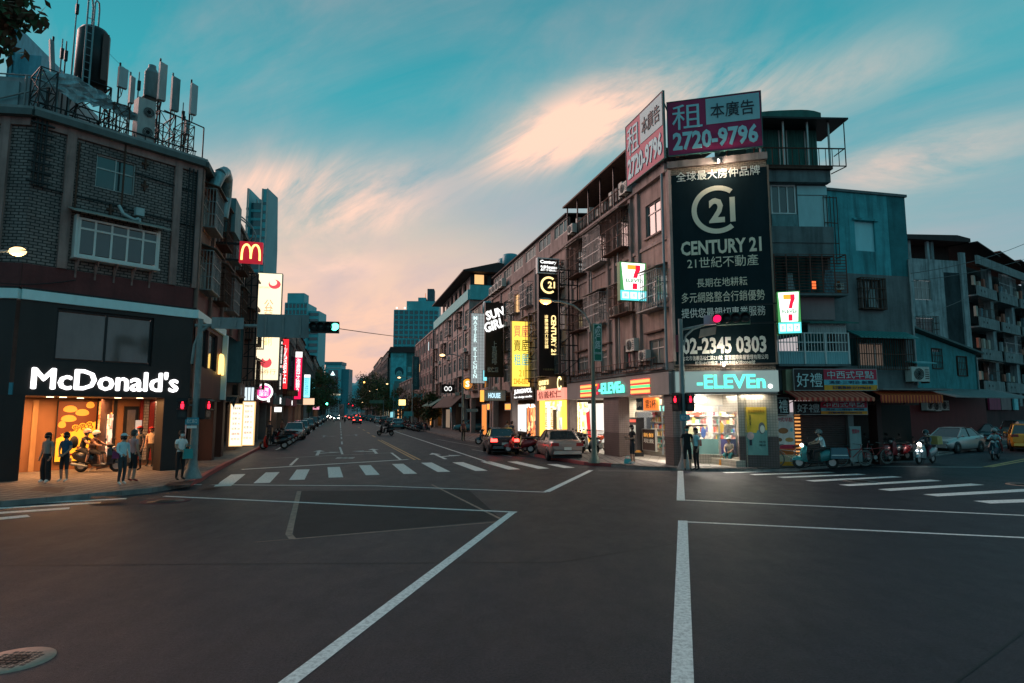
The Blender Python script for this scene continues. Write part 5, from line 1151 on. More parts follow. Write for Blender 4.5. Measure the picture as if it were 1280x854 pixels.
win(T_, I4, oc[0] + .7, oc[0] + 2.0, oc[2], oc[3] - .15, 3, None, ALU, em('dim curtain', (.30, .20, .15), .25), y=.3)
wall(T_, Matrix.Translation((tx, 0, 0)) @ Matrix.Rotation(R(90), 4, 'Z'), 0, 8, 3.3, TZ, [], TEALW, name='teal_wall')
wall(T_, Matrix.Rotation(R(90), 4, 'Z') @ Matrix.Scale(-1, 4, (1, 0, 0)), -8, 0, 6, TZ, [], TEALW, name='teal_wall')
slab(T_, I4, -.05, tx + .08, -.08, 8, TZ, TZ + .12, GRW, 'roof'); pipe(T_, I4, [(tx - .12, -.1, TZ - 3), (tx - .12, -.1, 3.6)], .05)
b = MB(); x, z = FT.at(1038, 240)[0], FT.at(1038, 262)[1]; bars(T_, I4, -.35, .35, z - 2.6, z + .5, -.3, RUST, .14, (.0, .3, .6, .98), 'fire_escape_cage')
ac(T_, I4, FT.at(1128, 470)[0], 3.75, -.15, 1.2); b = MB(); b.prismx([(-.6, 4.55), (-.6, 4.6), (0, 4.7), (0, 4.65)], tx - .6, tx + .5); b.build('small_canopy', mat('teal canopy', (.10, .36, .38), .5), T_)
# ---- ground floor shops:
DKR = mat('dark red-brown fascia', (.05, .018, .016), .6, 0, .2, 3); YB2 = 1.0
b = MB(); b.box(-.3, wx + .1, .0, .12, 2.9, 3.35); b.build('fascia', DKR, Wg); slab(T_, I4, 0, tx, 0, .12, 2.7, 3.3, DKR, 'fascia')
slab(Wg, I4, -.3, -.0, 0, 4, .12, 3.3, concrete('dark pier', (.09, .07, .065)), 'pier')
SHU = mat('roller shutter', (.14, .085, .08), .5, .3, .2, 3)
def shutter(root, M, u0, u1, z0, z1, y, m=SHU, name='roller_shutter'):
 b = MB(M); n = int((z1 - z0) / .09)
 for k in range(n): z = z0 + (z1 - z0) * k / n; e = (z1 - z0) / n; b.quad((u0, y, z), (u1, y, z), (u1, y - .03, z + e * .5), (u0, y - .03, z + e * .5)); b.quad((u0, y - .03, z + e * .5), (u1, y - .03, z + e * .5), (u1, y, z + e), (u0, y, z + e))
 return b.build(name, m, root, kind='stuff')
r_ = fr(FW, 993, 514, 1058, 580, y=.5)
shutter(Wg, I4, r_[0], r_[1], .14, r_[3], .5); slab(Wg, I4, r_[1], r_[1] + .25, .3, .6, .14, 3, mat('grey jamb', (.15, .15, .15), .6), 'door_jamb')
slab(Wg, I4, r_[1] + .25, wx + .3, .7, .8, .14, 3, DARK, 'dark_doorway')
BLK = mat('black sign face', (.018, .013, .015), .4); SRD = mat('print red', (.55, .03, .07), .5); SCY = mat('print cyan', (.15, .50, .58), .5); SOR = mat('print amber', (.75, .32, .03), .5); LW = mat('pale print', (.55, .72, .72), .5); NVI = mat('print navy', (.03, .05, .12), .5)
def shop_sign(F, X0, Y0, X1, Y1, y, label, big=True, dim=1.0):
 T = fthing('breakfast_sign', label, 'sign', F); u0, u1, z0, z1 = F.rect(X0, Y0, X1, Y1, y); w, h = u1 - u0, z1 - z0; xm = u0 + w * .36
 board(T, I4, u0, u1, z0, z1, BLK, y=y, d=.1, name='sign_board', rim=.02, rm=ALU)
 b = MB(); b.box(xm, u1, y - .115, y - .102, z0 + h * .5, z1); b.build('red_field', SRD, T); b = MB(); b.box(xm, u1, y - .115, y - .102, z0 + h * .25, z0 + h * .5); b.build('cyan_field', SCY, T); b = MB(); b.box(xm, u1, y - .115, y - .102, z0, z0 + h * .25); b.build('amber_field', SOR, T)
 text('好禮', T, I4, u0 + w * .03, xm - w * .02, z0 + h * .15, z0 + h * .82, LW, y=y - .105, bold=.012); text('中西式早點', T, I4, xm + w * .04, u1 - w * .04, z0 + h * .56, z1 - h * .08, LW, y=y - .12, bold=.012)
 text('漢堡·三明治·飯糰', T, I4, xm + w * .06, u1 - w * .05, z0 + h * .30, z0 + h * .46, NVI, y=y - .12); text('訂購專線:27299618', T, I4, xm + w * .10, u1 - w * .08, z0 + h * .05, z0 + h * .20, NVI, y=y - .12)
shop_sign(FW, 991, 462, 1094, 488, -.6, 'breakfast shop sign with white characters, upper one above the striped awning')
shop_sign(FW, 992, 502, 1082, 518, .2, 'smaller repeated breakfast shop sign in shade below the striped awning')
a = fr(FW, 982, 462, 991, 492, y=-.4); b = MB(); b.box(a[0], a[1], -.45, -.1, a[2], a[3]); tag(b.build('cream_side_panel', mat('cream panel', (.36, .34, .22), .6, 0, .2, 3)), 'cream curved end panel at the left of the upper breakfast sign', 'panel').matrix_world = FW.M
def awning(F, X0, X1, zt, zb, y0, y1, m1, m2, label, n=20, scallop=.16):
 T = fthing('striped_awning', label, 'awning', F); u0 = F.at(X0, 490, y1)[0]; u1 = F.at(X1, 490, y1)[0]; b = MB()
 for k in range(n):
  a, c = u0 + (u1 - u0) * k / n, u0 + (u1 - u0) * (k + 1) / n; m = k % 2
  b._add([(a, y1, zb), (c, y1, zb), (c, y0, zt), (a, y0, zt), (a, y1, zb - .02), (c, y1, zb - .02), (c, y0, zt - .02), (a, y0, zt - .02)], ((0, 1, 2, 3), (7, 6, 5, 4), (0, 4, 5, 1)), m)
 b.build('canopy', [m1, m2], T); b = MB()
 for k in range(n):
  a, c = u0 + (u1 - u0) * k / n, u0 + (u1 - u0) * (k + 1) / n; m = k % 2; q = (c - a)
  b._add([(a, y1 - .006, zb), (a, y1 - .006, zb - scallop * .7), (a + q * .25, y1 - .006, zb - scallop * .95), (a + q * .5, y1 - .006, zb - scallop), (a + q * .75, y1 - .006, zb - scallop * .95), (c, y1 - .006, zb - scallop * .7), (c, y1 - .006, zb)], ((0, 1, 2, 3, 4, 5, 6),), m)
 b.build('valance', [m1, m2], T); b = MB()
 for x in (u0 + .1, (u0 + u1) / 2, u1 - .1): b.tube([(x, y1, zb - .03), (x, y0, zt - .6)], .02, 5)
 b.build('arms', RUST, T)
AR = mat('awning red', (.40, .03, .02), .7, 0, .2, 4); AO = mat('awning orange', (.70, .14, .03), .7, 0, .2, 4); AP = mat('awning pink', (.62, .17, .10), .7, 0, .2, 4)
zz = FW.at(1040, 489, -.6)[1]; awning(FW, 994, 1093, zz + .02, FW.at(1040, 497, -1.5)[1], -.5, -1.5, AR, AP, 'red and pink striped awning under the upper breakfast sign', 30)
awning(FT, 1100, 1178, FT.at(1140, 489, -.9)[1], FT.at(1140, 494, -1.5)[1], -1.0, -1.5, AR, AO, 'orange and red striped awning over the dark open stall', 40, .34)
b = MB(); u0, u1 = FT.at(1096, 487, -1.2)[0], FT.at(1182, 487, -1.2)[0]; b.box(u0, u1, -1.55, .1, 3.32, 3.38); b.build('flat_canopy', mat('grey canopy sheet', (.17, .17, .17), .6), T_)
# dark stall
slab(T_, I4, 0, tx + 1, 1.5, 1.6, .1, 3.3, mat('stall back', (.02, .016, .015), .8), 'stall_back'); slab(T_, I4, FT.at(1098, 530)[0] - .15, FT.at(1098, 530)[0] + .1, -.1, .4, .1, 3.3, DKR, 'pier')
# food poster pillar and standing boards
a = fr(FW, 969, 520, 993, 584, y=-.3); T = fthing('menu_pillar', 'free-standing white and red breakfast poster board with food pictures', 'board', FW); h = a[3] - .14
board(T, I4, a[0], a[1], .14, a[3], mat('poster white', (.62, .60, .58), .5), y=-.2, d=.14, name='panel')
def fld(z0, z1, m, name='band', x0=0, x1=1, yy=-.345): b = MB(); w = a[1] - a[0]; b.box(a[0] + w * x0 + .005, a[0] + w * x1 - .005, yy - .008, yy, .14 + h * z0, .14 + h * z1); b.build(name, m, T)
fld(.34, .42, SRD); fld(.22, .34, AO); fld(.0, .08, SOR); fld(.08, .22, mat('poster cream2', (.55, .45, .3), .5));
text('中式早點', T, I4, a[0] + .05, a[1] - .05, .14 + h * .88, .14 + h * .97, SRD, y=-.35, depth=.01, bold=.012)
for (x, z, rx, rz, m_) in ((.42, .70, .26, .06, mat('food brown', (.32, .13, .05), .6)), (.2, .52, .14, .04, mat('food dark', (.15, .07, .03), .6)), (.72, .52, .22, .045, mat('food gold', (.5, .25, .08), .6)), (.85, .72, .07, .04, SCY)): disc(T, a[0] + (a[1] - a[0]) * x, .14 + h * z, rx * (a[1] - a[0]), rz * h, m_, -.345, 'food_picture')
a2 = fr(FW, 969, 498, 985, 518, y=-.5); T = fthing('hanging_menu_sign', 'small black sign with a white character hanging beside the store corner', 'sign', FW); board(T, I4, *a2, BLK, y=-.5, d=.08, name='sign_board', rim=.02, rm=ALU); text('禮', T, I4, a2[0] + .12, a2[1] - .05, a2[2] + .06, a2[3] - .06, LW, y=-.59, depth=.01, bold=.012)
a3 = fr(FW, 1063, 533, 1077, 582, y=-.4); T = fthing('standing_notice', 'pale standing notice board beside the closed shutter and red bicycle', 'board', FW); board(T, I4, a3[0], a3[1], .3, a3[3], mat('notice pale', (.25, .30, .30), .6), y=-.35, d=.06, name='panel')
text('營業中', T, I4, a3[0] + .1, a3[1] - .08, a3[3] - .3, a3[3] - .12, SRD, y=-.42, depth=.01)
for x in (a3[0] + .05, a3[1] - .05): b = MB(); b.box(x - .02, x + .02, -.38, -.34, .13, .3); b.build('leg', BLACK, T)
b = MB(); r_ = fr(FW, 994, 518, 1001, 560, y=.4)
for k in range(16): z = .5 + k * .16; b.box(r_[0], r_[1], .40, .42, z, z + .07)
b.build('lit_slats', em('slat glow', (1, .42, .12), .7), Wg, kind='stuff')
# ---- sheet-metal house
FH = Frame(G(1146, 556, .1), ang=R(28)); H_ = fthing('sheet_house', 'low teal corrugated-metal house with a slanting roof and two barred windows', 'house', FH)
hx = FH.at(1222, 480)[0]; za = FH.at(1146, 414)[1]; zb = FH.at(1222, 444)[1]; zc = FH.at(1185, 486)[1]
h1 = fr(FH, 1164, 436, 1176, 461); h2 = fr(FH, 1196, 446, 1208, 470); TL = mat('teal corrugated iron', (.05, .25, .27), .55, .1, .35, 2.5)
b = MB(); n = 46
for k in range(n):
 u0, u1 = hx * k / n, hx * (k + 1) / n; um = (u0 + u1) / 2; zt = za + (zb - za) * um / hx; segs = [(zc, zt)]
 for o in (h1, h2):
  if o[0] < um < o[1]: segs = [(zc, o[2]), (o[3], zt)]
 for (p, q) in segs: b.quad((u0, 0, p), (um, -.05, p), (um, -.05, q), (u0, 0, q)); b.quad((um, -.05, p), (u1, 0, p), (u1, 0, q), (um, -.05, q))
b.build('corrugated_wall', TL, H_); slab(H_, I4, 0, hx, .02, 5, zc - .05, zb, TL, 'body')
b = MB(); b.prism([(-.5, za + .18), (-.5, za + .32), (hx + .3, zb + .16), (hx + .3, zb + .02)], -.5, 5); b.build('roof', mat('dark teal roof', (.05, .10, .10), .6), H_)
for o in (h1, h2): win(H_, I4, *o, 2, None, RUST, GLASS, y=.02); cage(H_, I4, o[0], o[1], o[2], o[3], .1, RUST, bars=.2)
b = MB(); b.prismx([(-2.6, zc - .75), (-2.6, zc - .68), (.1, zc + .05), (.1, zc - .02)], .3, hx + 2.5); b.build('lean_to_roof', mat('grey lean-to', (.15, .17, .17), .6, 0, .3, 3), H_)
slab(H_, I4, -.5, hx + 2, .5, .6, .1, zc - .1, mat('dark red shopfront', (.13, .015, .015), .6), 'shopfront'); pipe(H_, I4, [(.2, -.12, za - .4), (.2, -.12, zc + .4), (-.6, -.12, zc + .3), (-.6, -.12, zc - .3)], .06, mat('white pipe', (.4, .5, .5), .5)); pipe(H_, I4, [(hx - .1, -.12, zb - .2), (hx - .1, -.12, zc)], .06)
for i, (x, y) in enumerate(((1152, 502), (1161, 502), (1152, 513), (1160, 514), (1170, 513))): u, z = FH.at(x, y, .4); ac(H_, I4, u, z, .4, 1.3)
# ---- apartment block
FP = Frame(G(1138, 548, .0), ang=R(12)); ax = FP.at(1210, 400)[0]; FP2 = Frame(FP.w(ax, 0), ang=R(36))
Ap = fthing('apartment_block', 'old grey apartment block at the far right with deep shaded balconies', 'building', FP); APC = concrete('grey-blue render', (.34, .39, .40), (.025, .045, .05), .85)
PZ = FP.at(1175, 325)[1]; w_a = fr(FP, 1143, 350, 1164, 375); w_b = fr(FP, 1145, 397, 1168, 420)
wall(Ap, I4, -2, ax, 3, PZ, [w_a, w_b, (-1.5, -.4, w_a[2], w_a[3])], APC); win(Ap, I4, *w_a, 4, .6, ALU, GLASS_C); win(Ap, I4, *w_b, 2, None, ALU, GLASS); cage(Ap, I4, *w_b, .5, RUST, bars=.3)
slab(Ap, I4, fr(FP, 1184, 340, 1206, 460)[0], fr(FP, 1184, 340, 1206, 460)[1], -.03, 0, 5, PZ - 1.2, mat('water stain', (.03, .045, .05), .8, 0, .6, 1.2), 'stained_strip'); slab(Ap, I4, ax - .6, ax, -.25, 0, 3, PZ + .8, APC, 'pilaster')
MP = rel(FP, FP2); RTH = FP.at(1175, 299)[1]
b = MB(); b.prism([(-1.5, RTH - .35), (-1.5, RTH), (ax - 1, RTH + .35), (ax + .5, RTH + .1), (ax + .5, RTH - .25)], -.5, 8); b.build('roof_sheet', mat('dark roof sheet', (.05, .035, .035), .8), Ap)
for x in (-1.4, 1.3, 3.4, 3.9): slab(Ap, I4, x, x + .25, 0, .25, PZ, RTH - .2, APC if x > 1 else ALU, 'post')
slab(Ap, I4, -1.5, ax, 1.5, 1.6, PZ, RTH, mat('dark attic', (.03, .022, .02), .9), 'attic_wall')
APC2 = concrete('balcony render', (.24, .27, .27), (.04, .04, .04), .6)
bay = 6.2
for i in range(4):
 u0 = i * bay + .2
 slab(Ap, MP, u0 + bay - .9, u0 + bay, -.3, .3, 3, PZ + .3, APC, 'pilaster')
 for f in range(4):
  z = PZ - .4 - f * 3.05;
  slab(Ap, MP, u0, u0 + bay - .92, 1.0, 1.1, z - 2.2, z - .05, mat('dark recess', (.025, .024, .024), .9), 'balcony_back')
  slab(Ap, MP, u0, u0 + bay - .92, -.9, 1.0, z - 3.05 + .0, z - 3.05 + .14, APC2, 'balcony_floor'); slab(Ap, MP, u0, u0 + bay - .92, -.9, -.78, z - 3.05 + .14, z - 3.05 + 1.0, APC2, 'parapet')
  for k in range(2): disc(Ap, u0 + 1 + k * .9, z - 2.5, .12, .12, DARK, -.905, 'parapet_hole', 8, MP)
  if (i + f) % 3 == 0: b = MB(MP); b.prismx([(-1.5, z - .35), (-1.5, z - .3), (-.6, z), (-.6, z - .05)], u0, u0 + 3.5); b.build('rusty_canopy', RUST, Ap)
  if (i + f) % 2: bars(Ap, MP, u0 + .2, u0 + bay - 1, z - 2.0, z - .1, -.85, RUST if f % 2 else STEEL, .3, (.02, .5, .98))
  else: win(Ap, MP, u0 + .6, u0 + 3.2, z - 1.9, z - .4, 3, .7, ALU, GLASS, y=.9)
  for k in range(3):
   c = random.choice([(.30, .36, .37), (.34, .12, .08), (.12, .25, .3), (.4, .36, .3)]); x = u0 + .5 + k * 1.3; b = MB(MP); b.box(x, x + .5, -.5, -.3, z - 1.9, z - 1.2 + random.uniform(-.2, .3)); b.build('balcony_clutter', mat('apt clutter %d' % ([.30, .34, .12, .4].index(c[0])), c, .8), Ap)
 slab(Ap, MP, u0, u0 + bay, -1.1, -.9, PZ - .4, PZ + .45, APC2, 'parapet')
 b = MB(MP); b.prism([(u0, PZ + 1.7), (u0 + .1, PZ + 1.8), (u0 + bay, PZ + 1.2), (u0 + bay, PZ + 1.1)], -1.2, 4); b.build('roof_sheet', RUST if i % 2 else mat('dark roof sheet', (.05, .035, .035), .8), Ap)
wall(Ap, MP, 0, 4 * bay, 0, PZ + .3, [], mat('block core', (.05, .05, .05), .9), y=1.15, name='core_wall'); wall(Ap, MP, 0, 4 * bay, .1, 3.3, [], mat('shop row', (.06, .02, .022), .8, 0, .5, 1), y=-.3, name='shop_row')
for x0, x1, c in ((2, 5, (.22, .015, .06)), (9, 10.2, (.15, .55, .6)), (5.2, 8, (.16, .12, .12))): board(Ap, MP, x0, x1, 2.6, 4.0, mat('fascia %d' % x0, c, .6), y=-.4, d=.15, name='shop_fascia')
# neighbours further right, outside most of the frame
for k in range(2):
 Q = thing('terrace_block', ['plain dark block beyond the apartment block on the right edge', 'second dark block beyond the apartment block, mostly hidden'][k], 'building', FP2.w(26 + k * 16, 0), FP2.rz); wall(Q, I4, 0, 15, 0, 14 + k, [(2 + 3 * i, 3.6 + 3 * i, 4 + 3 * f, 5.6 + 3 * f) for i in range(4) for f in range(3)], APC); slab(Q, I4, 0, 15, .3, 8, 0, 13.9, DARK, 'body')
# ================================================================ rows of buildings along the street
GW = {'fm': ALU, 'gm': GLASS}
LITW = em('lit window', (1, .55, .22), .9); LITC = em('cool lit window', (.7, .95, 1), .8)
def rowhouse(F, u0, u1, zt, bays, label, m, m2=None, floors=None, cages=.4, ground=3.3, top=True, side=None, name='row_building', seed=1, depth=11, far=False, lit=.06, sgn=1):
 random.seed(seed); m2 = m2 or m; FL = Frame(F.w(u0, 0), ang=F.rz); t = fthing(name, label, 'building', FL); L_ = u1 - u0
 nf = floors or max(1, round((zt - ground - .6) / 2.85)); fh = (zt - ground - .5) / nf; bw = L_ / bays; ops = []
 for f in range(nf):
  for k in range(bays): c = bw * (k + .5); w_ = bw * random.choice([.42, .5, .56]); ops.append((c - w_ / 2, c + w_ / 2, ground + .75 + f * fh, ground + .75 + f * fh + min(1.6, fh * .58)))
 wall(t, I4, 0, L_, ground, zt, ops, m)
 for k in range(bays + 1): x = min(max(bw * k, .12), L_ - .12); slab(t, I4, x - .12, x + .12, -.12, 0, ground, zt, m2, 'pilaster')
 for f in range(1, nf): slab(t, I4, .0, L_, -.06, 0, ground + f * fh - .03, ground + f * fh + .12, m2, 'string_course')
 hood = mat('hood sheet', (.14, .12, .10), .7)
 for i, o in enumerate(ops):
  gm_ = random.choice([GLASS, GLASS_C]) if random.random() > lit else random.choice([LITW, LITW, LITC])
  if far: win(t, I4, *[round(v, 1) for v in o], 2, None, ALU, gm_, panes=False)
  else: win(t, I4, *o, 2, .7, ALU, gm_)
  if random.random() < cages and not far: cage(t, I4, o[0] - .12, o[1] + .12, o[2] - .1, o[3] + .08, .5, random.choice([RUST, STEEL, BLACK]), hood=hood if random.random() < .7 else None, bars=.2)
  elif random.random() < .35 and not far: ac(t, I4, o[0] + .2, o[2] - .75, -.02, .9)
 slab(t, I4, -.02, L_ + .02, -.15, .3, zt, zt + .2, m2, 'parapet'); slab(t, I4, .05, L_ - .05, .35, depth, ground, zt - .02, m, 'body')
 if top:
  e = zt + .2; b = MB(); b.prismx([(-.1, e + 1.9), (-.1, e + 2.0), (depth * .6, e + 2.5), (depth * .6, e + 2.4)], .1, L_ - .2); b.build('roof_sheet', mat('dark roof sheet', (.05, .035, .035), .8), t)
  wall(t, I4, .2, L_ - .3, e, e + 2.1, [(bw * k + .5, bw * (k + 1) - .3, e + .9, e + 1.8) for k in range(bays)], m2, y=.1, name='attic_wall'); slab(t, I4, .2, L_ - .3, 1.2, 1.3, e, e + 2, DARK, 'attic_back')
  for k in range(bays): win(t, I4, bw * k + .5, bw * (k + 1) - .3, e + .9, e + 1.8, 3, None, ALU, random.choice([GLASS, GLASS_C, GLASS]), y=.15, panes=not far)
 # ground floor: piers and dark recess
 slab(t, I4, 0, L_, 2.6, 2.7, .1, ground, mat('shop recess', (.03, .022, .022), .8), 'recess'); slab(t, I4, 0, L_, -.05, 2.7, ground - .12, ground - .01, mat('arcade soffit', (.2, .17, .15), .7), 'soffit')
 for k in range(bays + 1):
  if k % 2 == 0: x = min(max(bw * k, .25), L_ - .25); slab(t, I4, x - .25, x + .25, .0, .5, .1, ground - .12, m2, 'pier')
 return t, FL, L_
BR2 = concrete('pinkish render', (.38, .27, .24), (.06, .045, .04), .55); BR3 = concrete('warm grey render', (.38, .30, .28), (.06, .05, .045), .5); TQ = mat('teal balcony sheet', (.10, .44, .46), .6, 0, .2, 3)
def shopfront(F, x0, y0, x1, y1, m, label, yd=2.3, cat='shopfront', name='shopfront', frame=None):
 u0, u1, z0, z1 = F.rect(x0, y0, x1, y1, yd); T = fthing(name, label, cat, F); board(T, I4, u0, u1, max(.16, z0), z1, m, y=yd, d=.05, name='lit_panel', rim=.08, rm=frame or ALU); return T
# second block
b2, F2, L2 = rowhouse(FS, -33.5, -12.75, 13.0, 6, 'long brown apartment block left of the corner block, behind the vertical signs', BR2, RND2, floors=3, cages=.7, ground=4.2, seed=4)
gap = concrete('shadow wall', (.10, .085, .08))
b3, F3, L3 = rowhouse(FS, -71, -44.2, 14.9, 7, 'pale brown block with teal roof storey behind the grey kitchen sign', BR3, concrete('pale pilaster', (.36, .32, .31), (.08, .07, .07), .4), floors=4, cages=.25, ground=4.0, top=False, seed=8, lit=.02)
slab(b3, I4, 0, L3 + .1, -.3, .0, 14.95, 16.1, TQ, 'teal_parapet'); SW3 = Matrix.Translation((L3, 0, 0)) @ Matrix.Rotation(R(90), 4, 'Z')
wall(b3, SW3, 0, 9, 3, 14.9, [(1, 2.4, 6 + 2.7 * k, 7.5 + 2.7 * k) for k in range(3)], BR2); slab(b3, SW3, -.1, 6, -.35, .0, 14.95, 16.6, TQ, 'teal_parapet')
wall(b3, SW3, 0, 6, 16.6, 18.2, [(.5, 2.0, 16.8, 17.9), (2.4, 4.2, 16.8, 17.9)], BLACK, y=.1, name='attic_wall'); slab(b3, SW3, .5, 1.6, .2, .25, 16.8, 17.9, LITW, 'lit_pane')
wall(b3, I4, 5, L3, 16.1, 18.0, [(6 + 3 * k, 8 + 3 * k, 16.5, 17.8) for k in range(6)], RND2, y=.3, name='attic_wall')
b = MB(); b.prismx([(-1.0, 18.0), (-1.0, 18.15), (3, 19.2), (8, 18.3), (8, 18.1)], 3, L3 + 1.0); b.build('hipped_roof', mat('dark roof sheet', (.05, .035, .035), .8), b3)
for k, (x, label) in enumerate(((L3 - 1.6, 'left one of two blue rooftop tanks above the teal roof storey'), (L3 + .6, 'right one of two blue rooftop tanks above the teal roof storey'))):
 T = thing('blue_tank', label, 'water tank', F3.w(x, 4.5, 18.4)); b = MB(); b.lathe([(.01, 2.0), (.8, 1.85), (.9, 1.6), (.9, .1), (.01, .1)], n=16); b.build('tank_body', mat('tank blue', (.06, .30, .36), .4, 0, .2, 3), T); b = MB(); b.box(-.8, .8, -.8, .8, -.4, .1); b.build('tank_base', GREY, T)
b4, F4, L4 = rowhouse(FS, -97, -73, 15.0, 6, 'dull pink block between the pale brown block and the mural tower', concrete('dull pink', (.25, .165, .16)), BR3, floors=4, cages=0, top=False, far=True, seed=5)
rowhouse(FS, -43.8, -34.0, 11.5, 2, 'lower brown infill house behind the black girl-sign', BR2, RND2, floors=3, cages=.5, ground=4, seed=9)
ac2 = [ac(b2, I4, .6 + k * 1.3, 13.3, -.1, 1.3) for k in range(4)]
b = MB(); b.lathe([(.01, 1.2), (.5, 1.1), (.55, .9), (.55, 0), (.01, 0)], (0, 0, 0), 14); t = b.build('small_tank', mat('tank blue', (.06, .30, .36), .4, 0, .2, 3)); t.location = FS.w(-34.3, -.2, 11.9); tag(t, 'small teal drum on the low roof left of the row of air conditioners', 'water tank')
# mural block
FM = Frame(FS.w(-158, -.5), ang=R(4)); mw = FM.at(508, 450)[0]; mx = FM.at(521, 450)[0] - 8; u0 = FM.at(489, 450)[0]; mz = FM.at(500, 441)[1]; mt = FM.at(500, 434)[1]
t = fthing('mural_block', 'teal corner block with a tall painted portrait mural beyond the brown blocks', 'building', FM)
TEM = concrete('mural teal', (.10, .50, .55), (.04, .15, .17), .3); wall(t, I4, u0, mw, 6, mz, [], TEM, name='mural_wall'); fl = [(mw + .4 + k * 1.7, mw + 1.5 + k * 1.7, 6 + 2.6 * f, 7.5 + 2.6 * f) for k in range(2) for f in range(4)]
wall(t, I4, mw, mx + 8, 4, mz, fl, concrete('dark teal', (.05, .20, .21)));
for o in fl: win(t, I4, *o, 2, None, ALU, GLASS, panes=False)
slab(t, I4, u0 - .2, mx + 8, .1, 30, 3, mz - .1, TEM, 'body')
b = MB(); b.prism([(u0 - 1, mz), (u0 - .2, mt), (mx + 8, mt), (mx + 8, mz)], -.8, 30); b.build('roof', mat('dark roof sheet', (.05, .035, .035), .8), t)
hm = mat('mural dark', (.02, .08, .10), .8); fm_ = mat('mural mid', (.10, .22, .22), .8); hu, hz = FM.at(499, 467)[0], FM.at(499, 467)[1]; s = (mw - u0)
disc(t, hu, hz + .1 * s, .30 * s, .34 * s, hm, -.02, 'mural_hair'); disc(t, hu, hz - .12 * s, .22 * s, .32 * s, mat('mural light', (.13, .38, .40), .8), -.035, 'mural_face'); b = MB(); b.box(hu - .1 * s, hu + .1 * s, -.05, -.04, hz - .25 * s, hz - .22 * s); b.build('mural_mouth', hm, t)
for k in (-1, 1): disc(t, hu + k * .09 * s, hz - .02 * s, .045 * s, .02 * s, hm, -.045, 'mural_eye')
text('FOREVER', t, I4, u0 + .15 * s, u0 + .85 * s, mz - .35 * s, mz - .15 * s, fm_, y=-.02); b = MB(); b.prism([(u0 + .1 * s, 8), (mw - .1 * s, 8), (mw - .25 * s, hz - .5 * s), (u0 + .25 * s, hz - .5 * s)], -.02, -.001); b.build('mural_shoulders', fm_, t)
for i, (ua, ub, z, sd) in enumerate(((-205, -172, 19, 2), (-262, -207, 20, 3), (-330, -265, 21, 6), (-420, -335, 18, 7))):
 rowhouse(FS, ua, ub, z, 8, ['first grey block beyond the mural tower, with stacked balconies', 'second grey block beyond the mural tower', 'third grey block beyond the mural tower, half behind street trees', 'last grey block far down the right of the street'][i], concrete('far grey render', (.20, .17, .165)), None, cages=0, top=i != 2, far=True, seed=sd, ground=4)
rowhouse(FS, -130, -99, 9, 5, 'low dark shop row under the mural tower', concrete('far grey render', (.20, .17, .165)), None, cages=0, top=False, far=True, seed=12, ground=4)
# ---- left row
LB1 = concrete('left brown render', (.20, .14, .12)); LB2 = concrete('left grey render', (.17, .155, .15))
for i, (ua, ub, z, n, m_, lab) in enumerate(((12.8, 22.5, 9.6, 3, LB1, 'narrow brown house just beyond the burger restaurant'), (22.7, 31, 10.6, 3, LB2, 'grey house behind the tall cream light box'), (31.2, 44, 9.5, 4, LB1, 'brown house behind the red vertical signs'), (44.2, 62, 10.5, 5, LB2, 'grey house beyond the red vertical signs'),
      (62.4, 84, 11.5, 6, LB1, 'brown block beside the cyan light box'), (84.4, 120, 11, 8, LB2, 'long grey block midway down the left of the street'), (121, 170, 13, 9, LB1, 'long brown block behind the left street trees'), (172, 260, 14, 12, LB2, 'farthest grey block on the left of the street'))):
 rowhouse(FB, ua, ub, z, n, lab, m_, None, cages=.6 if ub < 60 else 0, far=ub > 60, seed=20 + i, ground=3.6 if i else 3.4, top=i != 1)
# ---- towers
def tower(F, w, z0, z1, d, label, m, cols, rows, gm_=None, name='tower', extra=None, cat='tower'):
 t = fthing(name, label, cat, F); slab(t, I4, 0, w, 0, d, 0, z1, m, 'core'); cw = w / cols; rh = (z1 - z0) / rows; b = MB(); c = MB()
 me = None
 for i in range(cols):
  for j in range(rows):
   if me is None:
    q = MB(); q.quad((0, 0, 0), (cw * .62, 0, 0), (cw * .62, 0, rh * .55), (0, 0, rh * .55)); o = q.build('window', gm_ or GLASS, t); me = o.data; o.matrix_local = Matrix.Translation((i * cw + cw * .19, -.12, z0 + j * rh + rh * .25))
   else: put(me, 'window', t, Matrix.Translation((i * cw + cw * .19, -.12, z0 + j * rh + rh * .25)))
 for i in range(cols + 1): x = min(max(i * cw, .15), w - .15); slab(t, I4, x - cw * .1, x + cw * .1, -.5, 0, z0, z1, m, 'fin')
 for j in range(rows + 1): slab(t, I4, 0, w, -.35, -.0, z0 + j * rh - rh * .08, z0 + j * rh + rh * .08, m, 'floor_band')
 return t
TW = mat('tower teal', (.10, .46, .50), .6, 0, .15, .2); TW2 = mat('tower pale', (.34, .46, .47), .6, 0, .15, .2); TGL = mat('tower glass', (.012, .08, .10), .15, 0, .3, .3, spec=.8)  # wall colours raised paler, distance haze put into them
def tf(px, d, ang=0): r_ = ray(px, 515); p = EYE + r_ * (d / r_.y); return Frame(p, ang=R(ang))
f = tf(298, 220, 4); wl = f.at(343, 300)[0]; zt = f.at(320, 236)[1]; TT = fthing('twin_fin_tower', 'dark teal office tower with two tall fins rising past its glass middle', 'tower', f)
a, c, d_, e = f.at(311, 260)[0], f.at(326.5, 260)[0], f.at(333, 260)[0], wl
slab(TT, I4, 0, a, 0, 14, 0, zt, TW, 'left_fin'); slab(TT, I4, a, c, 2.5, 13, 0, zt - 4.5, TGL, 'glass_core'); slab(TT, I4, c, d_, 0, 3, 0, zt, TW, 'right_fin');
